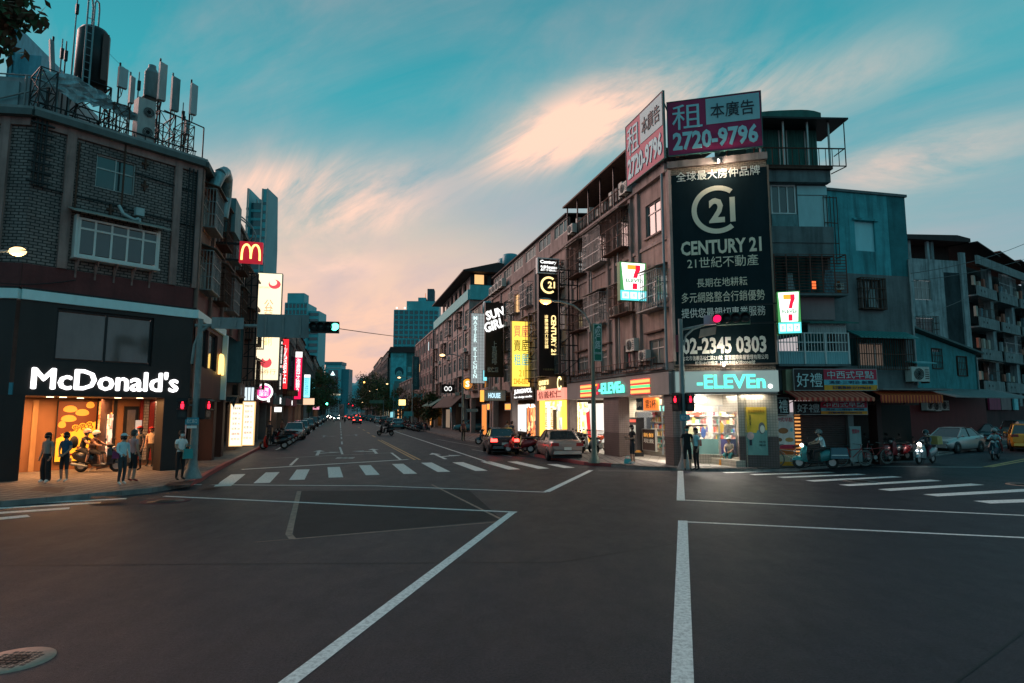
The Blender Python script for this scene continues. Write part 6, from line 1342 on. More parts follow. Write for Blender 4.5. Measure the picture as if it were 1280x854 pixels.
b = MB(); b.poly([(d_ + .01, .02, 0), (e, 4, 0), (e, 4, zt - 22), (e - .5, 3.6, zt - 2), (d_ + .01, .02, zt + .5)]); b.build('right_flank', TW2, TT);
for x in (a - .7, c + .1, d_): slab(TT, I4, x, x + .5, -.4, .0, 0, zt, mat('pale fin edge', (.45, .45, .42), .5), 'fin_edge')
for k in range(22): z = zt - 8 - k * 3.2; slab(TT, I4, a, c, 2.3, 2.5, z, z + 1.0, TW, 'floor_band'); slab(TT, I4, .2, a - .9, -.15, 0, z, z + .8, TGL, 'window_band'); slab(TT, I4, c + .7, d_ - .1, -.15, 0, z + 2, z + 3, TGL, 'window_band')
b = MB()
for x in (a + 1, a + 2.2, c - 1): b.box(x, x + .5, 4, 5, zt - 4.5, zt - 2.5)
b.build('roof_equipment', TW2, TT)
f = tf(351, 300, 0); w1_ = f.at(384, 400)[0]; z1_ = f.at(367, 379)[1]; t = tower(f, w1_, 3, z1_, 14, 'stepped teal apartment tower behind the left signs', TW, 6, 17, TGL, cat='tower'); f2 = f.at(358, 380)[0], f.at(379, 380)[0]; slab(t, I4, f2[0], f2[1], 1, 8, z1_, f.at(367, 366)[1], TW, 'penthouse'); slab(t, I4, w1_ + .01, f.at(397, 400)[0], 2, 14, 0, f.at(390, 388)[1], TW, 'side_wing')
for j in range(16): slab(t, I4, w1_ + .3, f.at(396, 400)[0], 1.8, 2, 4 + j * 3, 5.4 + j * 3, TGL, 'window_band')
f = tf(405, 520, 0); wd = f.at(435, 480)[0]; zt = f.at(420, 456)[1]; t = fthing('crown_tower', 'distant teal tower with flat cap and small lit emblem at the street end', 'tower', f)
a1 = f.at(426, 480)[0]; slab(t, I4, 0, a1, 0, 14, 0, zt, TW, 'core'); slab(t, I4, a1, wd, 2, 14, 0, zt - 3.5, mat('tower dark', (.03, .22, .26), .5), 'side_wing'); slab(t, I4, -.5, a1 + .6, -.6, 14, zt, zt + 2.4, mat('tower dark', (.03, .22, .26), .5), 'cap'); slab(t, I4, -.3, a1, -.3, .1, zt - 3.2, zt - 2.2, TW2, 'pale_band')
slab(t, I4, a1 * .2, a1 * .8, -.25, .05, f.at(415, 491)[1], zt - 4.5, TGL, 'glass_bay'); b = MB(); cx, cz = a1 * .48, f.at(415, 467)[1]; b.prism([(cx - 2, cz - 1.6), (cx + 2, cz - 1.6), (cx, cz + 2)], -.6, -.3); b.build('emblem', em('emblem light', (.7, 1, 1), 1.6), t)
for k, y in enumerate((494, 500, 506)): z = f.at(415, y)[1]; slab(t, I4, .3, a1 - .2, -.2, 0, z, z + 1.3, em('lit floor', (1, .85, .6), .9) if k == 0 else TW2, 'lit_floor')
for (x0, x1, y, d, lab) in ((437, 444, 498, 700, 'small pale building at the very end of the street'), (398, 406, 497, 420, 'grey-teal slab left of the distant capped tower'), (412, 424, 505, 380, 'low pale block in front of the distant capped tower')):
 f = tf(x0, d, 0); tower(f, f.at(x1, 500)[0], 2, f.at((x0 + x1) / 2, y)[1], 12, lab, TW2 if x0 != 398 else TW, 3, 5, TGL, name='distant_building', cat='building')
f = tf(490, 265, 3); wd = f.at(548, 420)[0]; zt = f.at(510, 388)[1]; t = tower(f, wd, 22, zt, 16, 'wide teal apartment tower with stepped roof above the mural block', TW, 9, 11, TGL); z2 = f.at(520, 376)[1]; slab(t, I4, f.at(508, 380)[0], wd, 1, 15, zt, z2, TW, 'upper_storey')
slab(t, I4, f.at(522, 380)[0], f.at(532, 380)[0], 2, 12, z2, f.at(526, 371)[1], TW, 'penthouse'); slab(t, I4, f.at(533.5, 380)[0], f.at(542, 380)[0], 2, 8, z2, f.at(538, 360)[1], mat('slate lift tower', (.08, .12, .15), .7), 'lift_tower'); b = MB(); u = f.at(531, 380)[0]; b.cyl((u, 3, z2), (u, 3, f.at(531, 365)[1]), .25, .1, 6); b.build('mast', em('beacon orange', (1, .25, .08), .5), t)
for x, y in ((496, 385), (506, 385)): u, z = f.at(x, y, -.5); b = MB(); b.ball((u, -.5, z), .35, 8, 5); b.build('balcony_lamp', em('small warm lamp', (1, .75, .5), 3), t)
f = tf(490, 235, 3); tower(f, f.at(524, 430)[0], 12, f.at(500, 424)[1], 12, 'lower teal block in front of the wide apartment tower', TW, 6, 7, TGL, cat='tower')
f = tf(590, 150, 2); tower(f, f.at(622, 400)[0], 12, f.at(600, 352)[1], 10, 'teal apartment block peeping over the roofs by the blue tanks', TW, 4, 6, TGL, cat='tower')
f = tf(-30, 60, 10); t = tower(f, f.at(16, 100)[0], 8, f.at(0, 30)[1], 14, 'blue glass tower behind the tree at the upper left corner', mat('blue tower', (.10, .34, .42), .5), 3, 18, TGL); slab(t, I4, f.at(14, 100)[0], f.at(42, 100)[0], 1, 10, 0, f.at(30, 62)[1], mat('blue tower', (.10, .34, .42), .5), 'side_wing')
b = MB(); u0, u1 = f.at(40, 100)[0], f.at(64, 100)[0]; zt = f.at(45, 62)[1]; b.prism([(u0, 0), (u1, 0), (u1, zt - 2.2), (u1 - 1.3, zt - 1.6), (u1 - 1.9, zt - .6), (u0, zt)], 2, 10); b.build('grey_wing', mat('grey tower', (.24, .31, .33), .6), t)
# ---- hills
random.seed(5); HM = mat('far hill', (.10, .38, .42), .95, 0, .2, .002)  # haze of distance is put into the raised teal hill colour
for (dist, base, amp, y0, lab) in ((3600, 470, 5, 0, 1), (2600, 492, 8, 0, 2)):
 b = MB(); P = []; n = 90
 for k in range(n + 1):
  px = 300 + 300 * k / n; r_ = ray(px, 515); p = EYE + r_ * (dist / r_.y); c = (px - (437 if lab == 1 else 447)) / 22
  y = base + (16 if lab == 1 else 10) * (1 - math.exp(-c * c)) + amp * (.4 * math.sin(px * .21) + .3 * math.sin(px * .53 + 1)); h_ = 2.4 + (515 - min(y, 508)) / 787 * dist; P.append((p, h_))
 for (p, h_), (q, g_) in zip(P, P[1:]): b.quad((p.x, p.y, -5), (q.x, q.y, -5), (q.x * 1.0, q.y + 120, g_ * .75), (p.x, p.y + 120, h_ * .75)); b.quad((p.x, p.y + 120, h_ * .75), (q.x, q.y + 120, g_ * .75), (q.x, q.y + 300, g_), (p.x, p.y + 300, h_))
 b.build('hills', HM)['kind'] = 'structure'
# ---- trees
LEAF = [mat('leaf green', (.05, .085, .035), .8, 0, .4, 3), mat('leaf olive', (.09, .085, .03), .8, 0, .4, 3), mat('leaf rust', (.10, .045, .022), .8, 0, .4, 3)]; BARK = mat('bark', (.06, .045, .035), .9, 0, .3, 8)
def tree(loc, h, r, label, seed, leaves=1800, mi=(0, 1), trunk=True, sq=1.0, group=None, ls=.28):
 random.seed(seed); t = thing('street_tree', label, 'tree', loc, 0, group)
 if trunk:
  b = MB(); b.cyl((0, 0, 0), (.1, 0, h * .45), .16, .11, 7); tips = []
  for k in range(6): a = k * 1.05 + random.random(); p = (math.cos(a) * r * .55, math.sin(a) * r * .55, h * random.uniform(.6, .85)); b.cyl((.1, 0, h * random.uniform(.3, .45)), p, .07, .025, 5)
  b.build('trunk', BARK, t)
 cl = [(random.uniform(-.65, .65) * r, random.uniform(-.65, .65) * r, h * random.uniform(.28, .88), r * random.uniform(.25, .45)) for _ in range(20)]
 b = MB()
 for _ in range(leaves):
  c = random.choice(cl); v = Vector((random.gauss(0, 1), random.gauss(0, 1), random.gauss(0, .8))).normalized() * c[3] * random.uniform(.55, 1.05); p = Vector((c[0], c[1], c[2])) + v
  a = Vector((random.gauss(0, 1), random.gauss(0, 1), random.gauss(0, 1))).normalized(); q = a.orthogonal().normalized(); s_ = ls * random.uniform(.6, 1.3)
  b._add([p - a * s_, p + q * s_ * .5, p + a * s_, p - q * s_ * .5], ((0, 1, 2, 3),), random.randrange(2))
 b.build('crown', [LEAF[mi[0]], LEAF[mi[1]]], t); return t
for i, (px, d, h, r) in enumerate(((391, 150, 13, 4.5), (397, 185, 16, 5), (402, 205, 17, 5.5), (409, 260, 19, 6), (385, 120, 9, 2.6), (415, 330, 17, 6))):
 r_ = ray(px, 515); p = EYE + r_ * (d / r_.y); tree((p.x, p.y, 0), h, r, ['large dark tree in front of the left distant blocks, nearest of the tall ones', 'dark tree second of the tall left street trees', 'dark tree third of the tall left street trees', 'dark tree just left of the distant capped tower', 'small dark tree beside the cyan light box', 'farthest dark tree on the left, at the end of the street'][i], 40 + i, 2600, (0, 2) if i % 2 else (0, 1), group='trees down the left side')
for i, (px, d, h, r) in enumerate(((486, 180, 10, 4), (477, 190, 13, 5), (467, 205, 16, 6), (459, 235, 17, 6.5), (451, 300, 15, 7))):
 r_ = ray(px, 515); p = EYE + r_ * (d / r_.y); tree((p.x, p.y, 0), h, r, ['dark street tree just left of the mural block', 'second dark street tree left of the mural block', 'tall dark tree midway along the right tree line', 'largest dark tree on the right of the street end', 'farthest dark tree on the right of the street end'][i], 60 + i, 3000, (0, 1), group='trees down the right side')
for i, (px, d, h, r, mi) in enumerate(((512, 122, 7.5, 3.0, (1, 2)), (523, 105, 6.5, 2.4, (1, 2)), (540, 92, 5.5, 1.8, (0, 1)))):
 r_ = ray(px, 515); p = EYE + r_ * (d / r_.y); tree((p.x, p.y, 0), h, r, ['rusty-brown tree below the mural, left one', 'rusty-brown tree below the mural, right one', 'small green tree beside the dark awning of the pale brown block'][i], 70 + i, 1300, mi, ls=.22)
# overhanging branch, upper left
random.seed(9); t = thing('overhanging_tree', 'reddish leafy branches hanging into the upper left corner', 'tree', G(-330, 640)); base = G(-330, 640); b = MB()
def tip(px, py, d=9): r_ = ray(px, py); return EYE + r_ * (d / r_.y) - base
rt = tip(-260, 300, 9);
b.cyl((0, 0, 0), rt, .22, .15, 8); m1 = tip(-120, 20); b.cyl(rt, m1, .14, .06, 6)
ends = [tip(*p) for p in ((-60, -30), (-10, 10), (20, -5), (0, 40), (30, 20), (-30, 60), (5, 62), (-60, 80), (35, 5), (12, 25), (38, 22), (10, 50))]
for e_ in ends: b.cyl(m1, e_, .03, .008, 5)
b.build('trunk', BARK, t); b = MB()
for _ in range(2600):
 e_ = random.choice(ends); q_ = m1.lerp(e_, random.uniform(.35, 1)) + Vector((random.gauss(0, .12), random.gauss(0, .12), random.gauss(0, .10)))
 a = Vector((random.gauss(0, 1), random.gauss(0, 1), random.gauss(-.5, 1))).normalized(); q = a.orthogonal().normalized(); s_ = .085 * random.uniform(.6, 1.3); b._add([q_ - a * s_, q_ + q * s_ * .45, q_ + a * s_, q_ - q * s_ * .45], ((0, 1, 2, 3),), random.randrange(2))
b.build('crown', [LEAF[2], LEAF[0]], t)
# ================================================================ projecting signs and shopfronts
def psign(F, xa, X0, Y0, X1, Y1, label, body, out=0.0, d=.3, cat='sign', name='projecting_sign', rim=.03, rm=None, arm=True, face=None, strut=None):
 """board standing out from a row at right angles; xa: picture x of its wall end"""
 P = Frame(F.w(F.at(xa, (Y0 + Y1) / 2)[0], out), vpx=NVP); T = fthing(name, label, cat, P); u0, u1, z0, z1 = P.rect(X0, Y0, X1, Y1)
 board(T, I4, u0, u1, z0, z1, body, y=d, d=d, name='sign_box', rim=rim, rm=rm or BLACK)
 right = abs(F.ex.x - .26) < .1 and F is FS or F is FS
 if arm:
  for z in [z0 + (z1 - z0) * k for k in (.12, .5, .88)]:
   b = MB(); b.box(u1 if right else u0 - .9, u1 + .9 if right else u0, d / 2 - .03, d / 2 + .03, z - .03, z + .03); b.build('arm', BLACK, T)
 def tx(s, a, c, e, f_, m, **k):       # fractions of the board, z measured from the top
  w, h = u1 - u0, z1 - z0; return text(s, T, I4, u0 + w * a, u0 + w * c, z1 - h * f_, z1 - h * e, m, y=-.035, depth=.02, **k)
 def fd(a, c, e, f_, m, name='field', y=-.012):
  w, h = u1 - u0, z1 - z0; b = MB(); b.box(u0 + w * a, u0 + w * c, y - .01, y, z1 - h * f_, z1 - h * e); return b.build(name, m, T)
 return T, tx, fd, (u0, u1, z0, z1)
YLW = em('glowing cream yellow', (1, .72, .30), 1.5); WHL = em('glowing white', (1, 1, .97), 1.3); BKF = mat('black sign panel', (.022, .013, .012), .5)
def lattice_frame(F, xa, X0, Y0, X1, Y1, label, nx=2, nz=6, m=None, out=.0):
 P = Frame(F.w(F.at(xa, (Y0 + Y1) / 2)[0], out), vpx=NVP); u0, u1, z0, z1 = P.rect(X0, Y0, X1, Y1); b = MB(); T = fthing('steel_lattice', label, 'steel frame', P)
 for k in range(nx + 1): x = u0 + (u1 - u0) * k / nx; b.box(x - .04, x + .04, -.04, .04, z0, z1)
 for k in range(nz + 1): z = z0 + (z1 - z0) * k / nz; b.box(u0, u1, -.03, .03, z - .03, z + .03)
 b.build('bars', m or BLACK, T, kind='stuff'); b = MB()
 for k in range(0, nz, 2): b.cyl((u0, 0, z0 + (z1 - z0) * k / nz), (u1, 0, z0 + (z1 - z0) * (k + 1) / nz), .025, .025, 5)
 b.build('braces', m or BLACK, T, kind='stuff'); return T
# right row
T, tx, fd, q = psign(FS, 702, 674, 340, 700, 470, 'tall black property sign with glowing ringed 21 and sideways lettering', BKF, -.7, .35)
u0, u1, z0, z1 = q; w, h = u1 - u0, z1 - z0; cring(T, u0 + w * .47, z1 - h * .13, w * .40, w * .31, YLW, -.03); tx('21', .42, .76, .095, .16, YLW, bold=.03)
tx('CENTURY 21', .56, .80, .42, .80, YLW, spin=-math.pi / 2, bold=.034); tx('信義房屋松仁店加盟', .26, .42, .42, .74, YLW, spin=-math.pi / 2, bold=.01); tx('不動產經紀業', .15, .8, .93, .95, mat('dim print', (.25, .2, .1), .6))
T, tx, fd, q = psign(FS, 702, 673, 324, 698, 341, 'small white-rimmed black plate above the tall black property sign', BKF, -.7, .35, rim=.07, rm=WHITE)
tx('Century', .08, .9, .1, .42, WHL, bold=.03); tx('House', .3, .92, .48, .72, WHL, bold=.03); tx('21', .1, .28, .5, .88, WHL, bold=.03); tx('不動產', .34, .9, .76, .9, WHL)
lattice_frame(FS, 724, 699, 338, 722, 470, 'dark steel lattice holding the tall black property sign', 2, 7, out=-.7)
LR = em('print glowing red', (.85, .12, .12), .8); LBk = mat('print dark', (.05, .05, .03), .6); LC = em('print glowing cyan', (.05, .50, .60), .8); LO = em('print glowing orange', (.95, .30, .02), .9); YBX = em('sign lit yellow', (1, .70, .10), 1.15)
T, tx, fd, q = psign(FS, 664, 640, 402, 662, 483, 'glowing yellow vertical sign with red, black and cyan characters', YBX, -.6, .3, rim=.03, rm=mat('sign rim amber', (.4, .25, .05), .5))
for i, (c1, m_) in enumerate((('買', LR), ('賣', LBk), ('租', LC))): tx(c1, .10, .48, .07 + i * .22, .24 + i * .22, m_, bold=.012); tx('屋', .54, .92, .07 + i * .22, .24 + i * .22, m_, bold=.012)
tx('21', .38, .66, .75, .85, LO); tx('2345-0303', .08, .92, .88, .97, LO, bold=.03)
lattice_frame(FS, 676, 661, 392, 676, 478, 'thin steel lattice right of the glowing yellow sign', 1, 6, out=-.6)
T, tx, fd, q = psign(FS, 634, 607, 379, 629, 471, 'tall black sign with tilted white letters and small characters', BKF, -.6, .35)
u0, u1, z0, z1 = q; w, h = u1 - u0, z1 - z0
for s, a, c in (('SUN', .04, .24), ('GIRL', .20, .40)): text(s, T, I4, u0 - w * .08 + (w * .06 if s == 'SUN' else 0), u1 + w * .08, z1 - h * c, z1 - h * a, WHL, y=-.06, depth=.05, bold=.034, spin=.28)
tx('上島咖啡', .36, .64, .52, .84, mat('print grey white', (.55, .55, .52), .6), vertical=True, bold=.012); tx('松仁店', .1, .72, .87, .94, mat('print grey white', (.55, .55, .52), .6), bold=.012)
lattice_frame(FS, 645, 630, 378, 642, 455, 'thin steel lattice beside the tall black girl sign', 1, 5, out=-.6)
GKS = em('grey kitchen board', (.30, .33, .33), .8)
T, tx, fd, q = psign(FS, 608, 589, 392, 606, 479, 'tall grey tiled sign reading downwards in thin white capitals', GKS, -.6, .3)
tx('MASTER KITCHEN'.replace(' ', ' '), .14, .44, .04, .93, em('glow letters', (.75, 1, .98), .9), vertical=True, bold=.02)
for k in range(1, 22): fd(.0, 1.0, k / 22 - .0012, k / 22 + .0012, mat('board joint', (.18, .2, .2), .6), 'joint')
for k in range(1, 5): fd(k / 5 - .008, k / 5 + .008, 0, 1, mat('board joint', (.18, .2, .2), .6), 'joint', y=-.013)
T, tx, fd, q = psign(FS, 611, 604, 463, 608.5, 476, 'small bright cyan plate between the grey and black vertical signs', em('plate cyan', (.25, .8, .9), 1.1), -.7, .15, arm=False)
def rsign(F, xa, cx, cy, r, label, m, mt, s, out=-.6, name='round_sign'):
 P = Frame(F.w(F.at(xa, cy)[0], out), vpx=NVP); T = fthing(name, label, 'sign', P); u, z = P.at(cx, cy); rr = P.at(cx + r, cy)[0] - u
 b = MB(); b.cyl((u, 0, z), (u, .3, z), rr, rr, 28); b.build('drum', m, T); b = MB(); b.ring((u, 0, z), rr, .05, 28, 5); b.build('rim', BLACK if m.name != 'round pink' else WHL, T)
 return T, P, u, z, rr
T, P, u, z, rr = rsign(FS, 592, 584.5, 480, 6.8, 'round glowing orange sign on the brown block', em('round orange', (1, .34, .03), 1.1), None, '')
text('S', T, I4, u - rr * .4, u + rr * .4, z - rr * .55, z + rr * .55, em('round sign cream', (1, .85, .6), 1.4), y=-.03, bold=.034)
b = MB(); b.box(u + rr, u + rr + .7, .1, .16, z - .03, z + .03); b.build('arm', BLACK, T)
T, tx, fd, q = psign(FS, 634, 605, 488, 632, 501, 'grey lit shop sign box with pale blue letters and an orange end', mat('grey light box', (.36, .38, .38), .5), -1.2, .5); tx('HOUSE', .2, .75, .25, .75, em('pale blue letters', (.55, .85, 1), 1), bold=.03); fd(-.18, -.0, .0, 1.1, em('orange end', (1, .38, .06), 1.3))
T, tx, fd, q = psign(FS, 570, 552, 481, 568, 491, 'small dark oval-looking sign on the pale brown block', BKF, -.3, .2); tx('OO', .2, .8, .2, .8, WHL)
T, tx, fd, q = psign(FS, 530, 514, 492, 528, 500, 'small teal plate sign above the far parked scooters', TQ, -1, .1, arm=False)
T, tx, fd, q = psign(FS, 525, 516, 446, 524, 487, 'dark teal vertical sign on the dull pink block', mat('dark teal board', (.02, .10, .12), .5), -.5, .2); tx('國際大飯店', .25, .75, .1, .9, mat('dim teal print', (.1, .3, .32), .6), vertical=True)
# shop fronts and fascia signs along the right
YF = em('yellow frame light', (1, .55, .08), 1.4)
u0, u1, z0, z1 = FS.rect(673, 472, 707, 500, -.2); T = fthing('agency_fascia', 'black and gold fascia of the property office under the tall black sign', 'fascia', FS)
board(T, I4, u0, u1, z0 + .75, z1, mat('gold brown fascia', (.10, .06, .02), .4), y=0, d=.3, name='fascia'); board(T, I4, u0, u1, z0, z0 + .72, em('pink lit strip', (1, .35, .25), .9), y=0, d=.3, name='lower_strip')
text('CENTURY 21', T, I4, u0 + .5, u0 + 2.6, z1 - .45, z1 - .12, YLW, y=-.32, bold=.03); text('不動產', T, I4, u0 + .5, u0 + 2.0, z1 - .8, z1 - .52, YLW, y=-.32, bold=.012); text('信義松仁', T, I4, u0 + .4, u1 - .5, z0 + .12, z0 + .6, mat('print dark red', (.35, .02, .02), .6), y=-.32, bold=.012)
cring(T, u1 - .8, z1 - .45, .42, .30, em('crest glow', (1, .8, .35), 2.2), -.33, 30, 330)
OFW = emn('office glow', [(1, .92, .75), (1, .75, .35), (.9, .9, .85), (1, .6, .15), (.35, .4, .42)], 1.15, 2.2)
T = shopfront(FS, 676, 502, 704, 549, OFW, 'bright yellow-framed property office front behind the silver-pink car', 1.2, frame=YF)
for x0, x1 in ((674.5, 679), (702.5, 707)): r_ = FS.rect(x0, 500, x1, 552, -.05); board(T, I4, r_[0], r_[1], .14, r_[3], YF, y=.1, d=.15, name='lit_jamb')
for i, x0 in enumerate((681, 688)): r_ = FS.rect(x0, 508, x0 + 5, 545, 1.1); board(T, I4, r_[0], r_[1], r_[2], r_[3], em('white notice', (1, .95, .8), 1.2), y=1.1, d=.03, name='notice_sheet'); text('買賣租屋', T, I4, r_[0] + .15, r_[1] - .15, r_[2] + .2, r_[3] - .1, LO, y=1.05, vertical=True, bold=.01)
r_ = FS.rect(692, 512, 696, 548, 1.1); board(T, I4, r_[0], r_[1], .15, r_[3], mat('door grey', (.10, .12, .13), .4), y=1.1, d=.05, name='door_leaf')
T = shopfront(FS, 645, 506, 659, 539, em('white lit shop panel', (1, .98, .93), 1.05), 'plain white lit panel of the shop left of the property office', .8)
T = shopfront(FS, 660, 506, 672, 545, emn('orange shop glow', [(1, .30, .08), (.5, .08, .02), (1, .5, .2), (.15, .03, .02), (.8, .2, .05)], .9, 2.5), 'narrow orange-lit shop doorway beside the white panel', 1.6); r_ = FS.rect(660, 505, 672, 510, .8); text('FUN', T, I4, r_[0], r_[1], r_[2], r_[3], WHL, y=.7, bold=.03)
r_ = FS.rect(642, 486, 664, 498, -.2); T = fthing('shop_name_letters', 'white shop name letters on a dark band under the yellow sign', 'lettering', FS); board(T, I4, r_[0], r_[1] + .3, r_[2] - .1, r_[3] + .1, BKF, y=0, d=.12, name='band'); text('JUNGWOL', T, I4, r_[0], r_[1], r_[2] + .3, r_[3], WHL, y=-.14, bold=.034); text('hair design studio', T, I4, r_[0], r_[1], r_[2], r_[2] + .2, WHL, y=-.14)
for (x0, y0, x1, y1, m_, lab) in ((603, 506, 609, 545, em('orange pillar', (.9, .28, .05), .8), 'slim orange-lit pillar front left of the dark garage'), (609, 505, 620, 512, em('orange box', (1, .36, .06), 1.2), 'small orange light box over the dark garage, left one'), (632, 505, 642, 512, em('orange box', (1, .36, .06), 1.2), 'small orange light box over the dark garage, right one')):
 T = shopfront(FS, x0, y0, x1, y1, m_, lab, .3, 'light box', 'light_box')
for i, (x0, x1) in enumerate(((480, 486), (488, 493), (497, 503), (538, 545), (556, 563))): shopfront(FS, x0, 512, x1, 525 + i * 2.5, em('far shop %d' % i, [(1, .8, .5), (.3, .8, .9), (1, .5, .2), (1, .4, .1), (.7, .5, .35)][i], [.9, .7, .9, .7, .3][i]), ['warm lit far shop at the left end of the right row', 'cyan lit far shop below the mural', 'orange lit far shop below the mural', 'orange shop hoarding behind the parked scooters', 'dim shop below the round-looking oval sign'][i], 1.5)
T = fthing('dark_awning', 'dark brown sloping awning at the foot of the pale brown block', 'awning', FS); r_ = FS.rect(552, 495, 578, 510, -.3); b = MB(); b.prismx([(-1.6, r_[2]), (-1.6, r_[2] + .1), (0, r_[3] + .1), (0, r_[3])], r_[0], r_[1]); b.build('canopy', mat('dark awning cloth', (.05, .03, .025), .8), T)
T = fthing('green_awning_far', 'green sloping awning left of the dark brown one', 'awning', FS); T.name = 'green_awning'; r_ = FS.rect(538, 499, 552, 508, -.3); b = MB(); b.prismx([(-1.6, r_[2]), (-1.6, r_[2] + .1), (0, r_[3] + .1), (0, r_[3])], r_[0], r_[1]); b.build('canopy', mat('green awning cloth', (.02, .14, .12), .7), T)
# left row
CRM = em('light box cream', (1, .84, .56), 1.15)
T, tx, fd, q = psign(FB, 296, 279, 412, 303, 478, 'blank teal board standing out between the restaurant and the steel lattice', mat('blank teal board', (.07, .16, .17), .6, 0, .3, 3), -.2, .15, arm=False)
T, tx, fd, q = psign(FB, 300, 283, 316, 304, 409, 'upper blank teal sheet behind the red arches sign', mat('blank teal board', (.07, .16, .17), .6, 0, .3, 3), -.2, .15, arm=False)
T, tx, fd, q = psign(FB, 300, 281, 478, 300, 493, 'pale grey box sign under the blank teal board', mat('grey box', (.28, .30, .30), .6), -.2, .6, arm=False)
lattice_frame(FB, 304, 304, 342, 320, 476, 'steel lattice with pinkish panels left of the cream light box', 2, 9, out=-.1)
T, tx, fd, q = psign(FB, 306, 305, 345, 319, 474, 'weathered pink board behind the steel lattice', mat('weathered pink board', (.30, .17, .14), .7, 0, .4, 2), .1, .1, arm=False)
T, tx, fd, q = psign(FB, 322, 320, 342, 350, 475, 'tall cream light box with red bowl logos and faint characters', CRM, -.6, .5, rim=.05, rm=mat('light box rim', (.45, .42, .34), .5))
u0, u1, z0, z1 = q; w, h = u1 - u0, z1 - z0; RL = em('logo red', (.80, .08, .10), .9); LBR = em('faint brown', (.75, .38, .18), .8)
disc(T, u0 + w * .70, z1 - h * .10, w * .26, h * .045, RL, -.02, 'bowl_logo'); disc(T, u0 + w * .64, z1 - h * .085, w * .16, h * .03, CRM, -.035, 'logo_cut'); disc(T, u0 + w * .48, z1 - h * .84, w * .24, h * .05, RL, -.02, 'bowl_logo'); disc(T, u0 + w * .48, z1 - h * .80, w * .12, h * .022, CRM, -.035, 'logo_cut')
tx('公益', .3, .68, .25, .42, LBR, vertical=True, bold=.012); tx('彩券行', .1, .9, .9, .95, LBR); tx('福利', .3, .68, .60, .68, em('faint yellow', (1, .6, .2), 1)); tx('Sport Lottery', .05, .5, .12, .15, LBR)
T, P, u, z, rr = rsign(FB, 322, 330, 490, 10.5, 'round glowing magenta sign with four white characters', em('round pink', (1, .06, .30), 1.2), None, '')
text('台灣\n運彩', T, I4, u - rr * .58, u + rr * .58, z - rr * .55, z + rr * .55, WHL, y=-.04, bold=.012); b = MB(); b.ring((u, -.01, z), rr * .9, .03, 28, 4); b.build('inner_ring', WHL, T)
for (xa, r_, lab, m_, s, mt) in ((352, (352, 424, 360, 486), 'tall red lit vertical sign nearest the cream light box', em('red lit sign', (.9, .02, .03), 1.2), '火鍋店', WHL), (350.5, (350, 424, 352, 490), 'thin white strip edge beside the tall red sign', em('strip white', (1, .95, .85), 1), '', None),
  (362, (361, 446, 367, 487), 'dark purple vertical sign between two red signs', mat('dark purple board', (.06, .02, .05), .5), '美容美髮', mat('mauve print', (.35, .15, .3), .6)), (368, (368, 441, 377, 499), 'crimson vertical sign with white top emblem', em('crimson lit sign', (.85, .01, .08), 1.1), '復興牙醫P', WHL),
  (379, (379, 469, 387.5, 497), 'glowing cyan light box beyond the crimson sign', em('cyan light', (.30, .85, 1), 1.2), '眼鏡', em('cyan print', (.05, .4, .5), .7)), (388, (387.5, 478, 393, 500), 'smaller cyan sign farther down the left side', em('cyan light 2', (.1, .6, .75), .9), '', None), (378, (379, 498, 393, 506), 'small peach light box under the cyan signs', em('peach light', (1, .62, .40), .9), '', None),
  (343, (341, 487, 352, 493), 'brown fascia strip under the thin white edge', mat('brown strip', (.12, .06, .05), .6), '', None), (353, (353, 488, 372, 495), 'dim olive awning sign under the red signs', mat('olive strip', (.15, .09, .05), .6), '美食街', mat('dim amber', (.4, .25, .1), .6)),
  (395, (396, 462, 402, 484), 'rusty orange far sign before the left trees', mat('rust sign', (.28, .08, .03), .6), '', None), (345, (343, 509, 352, 515), 'small white lit box over the left shops', WHL, '', None), (392, (391, 508, 399, 512), 'tiny pink far sign at the end of the left shops', em('pink far', (1, .35, .5), .9), '', None)):
 T, tx, fd, q = psign(FB, xa, *r_, lab, m_, -.5 if r_[1] > 400 else 0, .3, arm=False)
 if s: tx(s, .2, .8, .12, .9, mt, vertical=(r_[3] - r_[1]) > (r_[2] - r_[0]), bold=.012)
 if 'crimson' in lab: fd(-.3, 1.0, -.02, .1, WHL)
MNW = emn('menu white', [(1, .95, .85), (1, .9, .75), (1, .7, .6), (1, .97, .9), (.6, .3, .25)], 1.15, 3.5)
for (xa, r_, lab) in ((290, (288, 506, 302, 557), 'left one of two tall lit menu panels on the left pavement'), (304, (303.5, 503, 317, 556), 'right one of two tall lit menu panels on the left pavement')):
 T, tx, fd, q = psign(FB, xa, *r_, lab, em('menu light', (1, .88, .66), 1.25), .0, .3, arm=False, name='menu_panel', cat='menu board', rim=.05, rm=em('menu rim', (1, .6, .25), .9))
 for k in range(7):
  s = ['營養早餐', '蛋餅 30', '豆漿 15', '漢堡 45', '紅茶 20', '鐵板麵', '吐司 25'][k]
  tx(s, .14, .86, .06 + k * .125, .12 + k * .125, em('menu print', (.75, .12, .10), .7) if k % 2 else mat('menu dark print', (.15, .05, .03), .6))
T, tx, fd, q = psign(FB, 306, 305, 483, 318, 502, 'pale lit panel sign with three upright panes under the steel lattice', mat('pane frame', (.2, .2, .2), .5), -.3, .3, arm=False)
for k in range(3): fd(.06 + k * .32, .30 + k * .32, .08, .92, em('pane pale', (.75, .88, .95), .9))
T = fthing('dark_cloth_awning', 'crumpled dark cloth awning hanging above the lit menu panels', 'awning', Frame(FB.w(11.5, 0), vpx=NVP)); P = Frame(FB.w(11.5, 0), vpx=NVP); r_ = P.rect(266, 496, 297, 510, 0); b = MB(); n = 16; Q = []
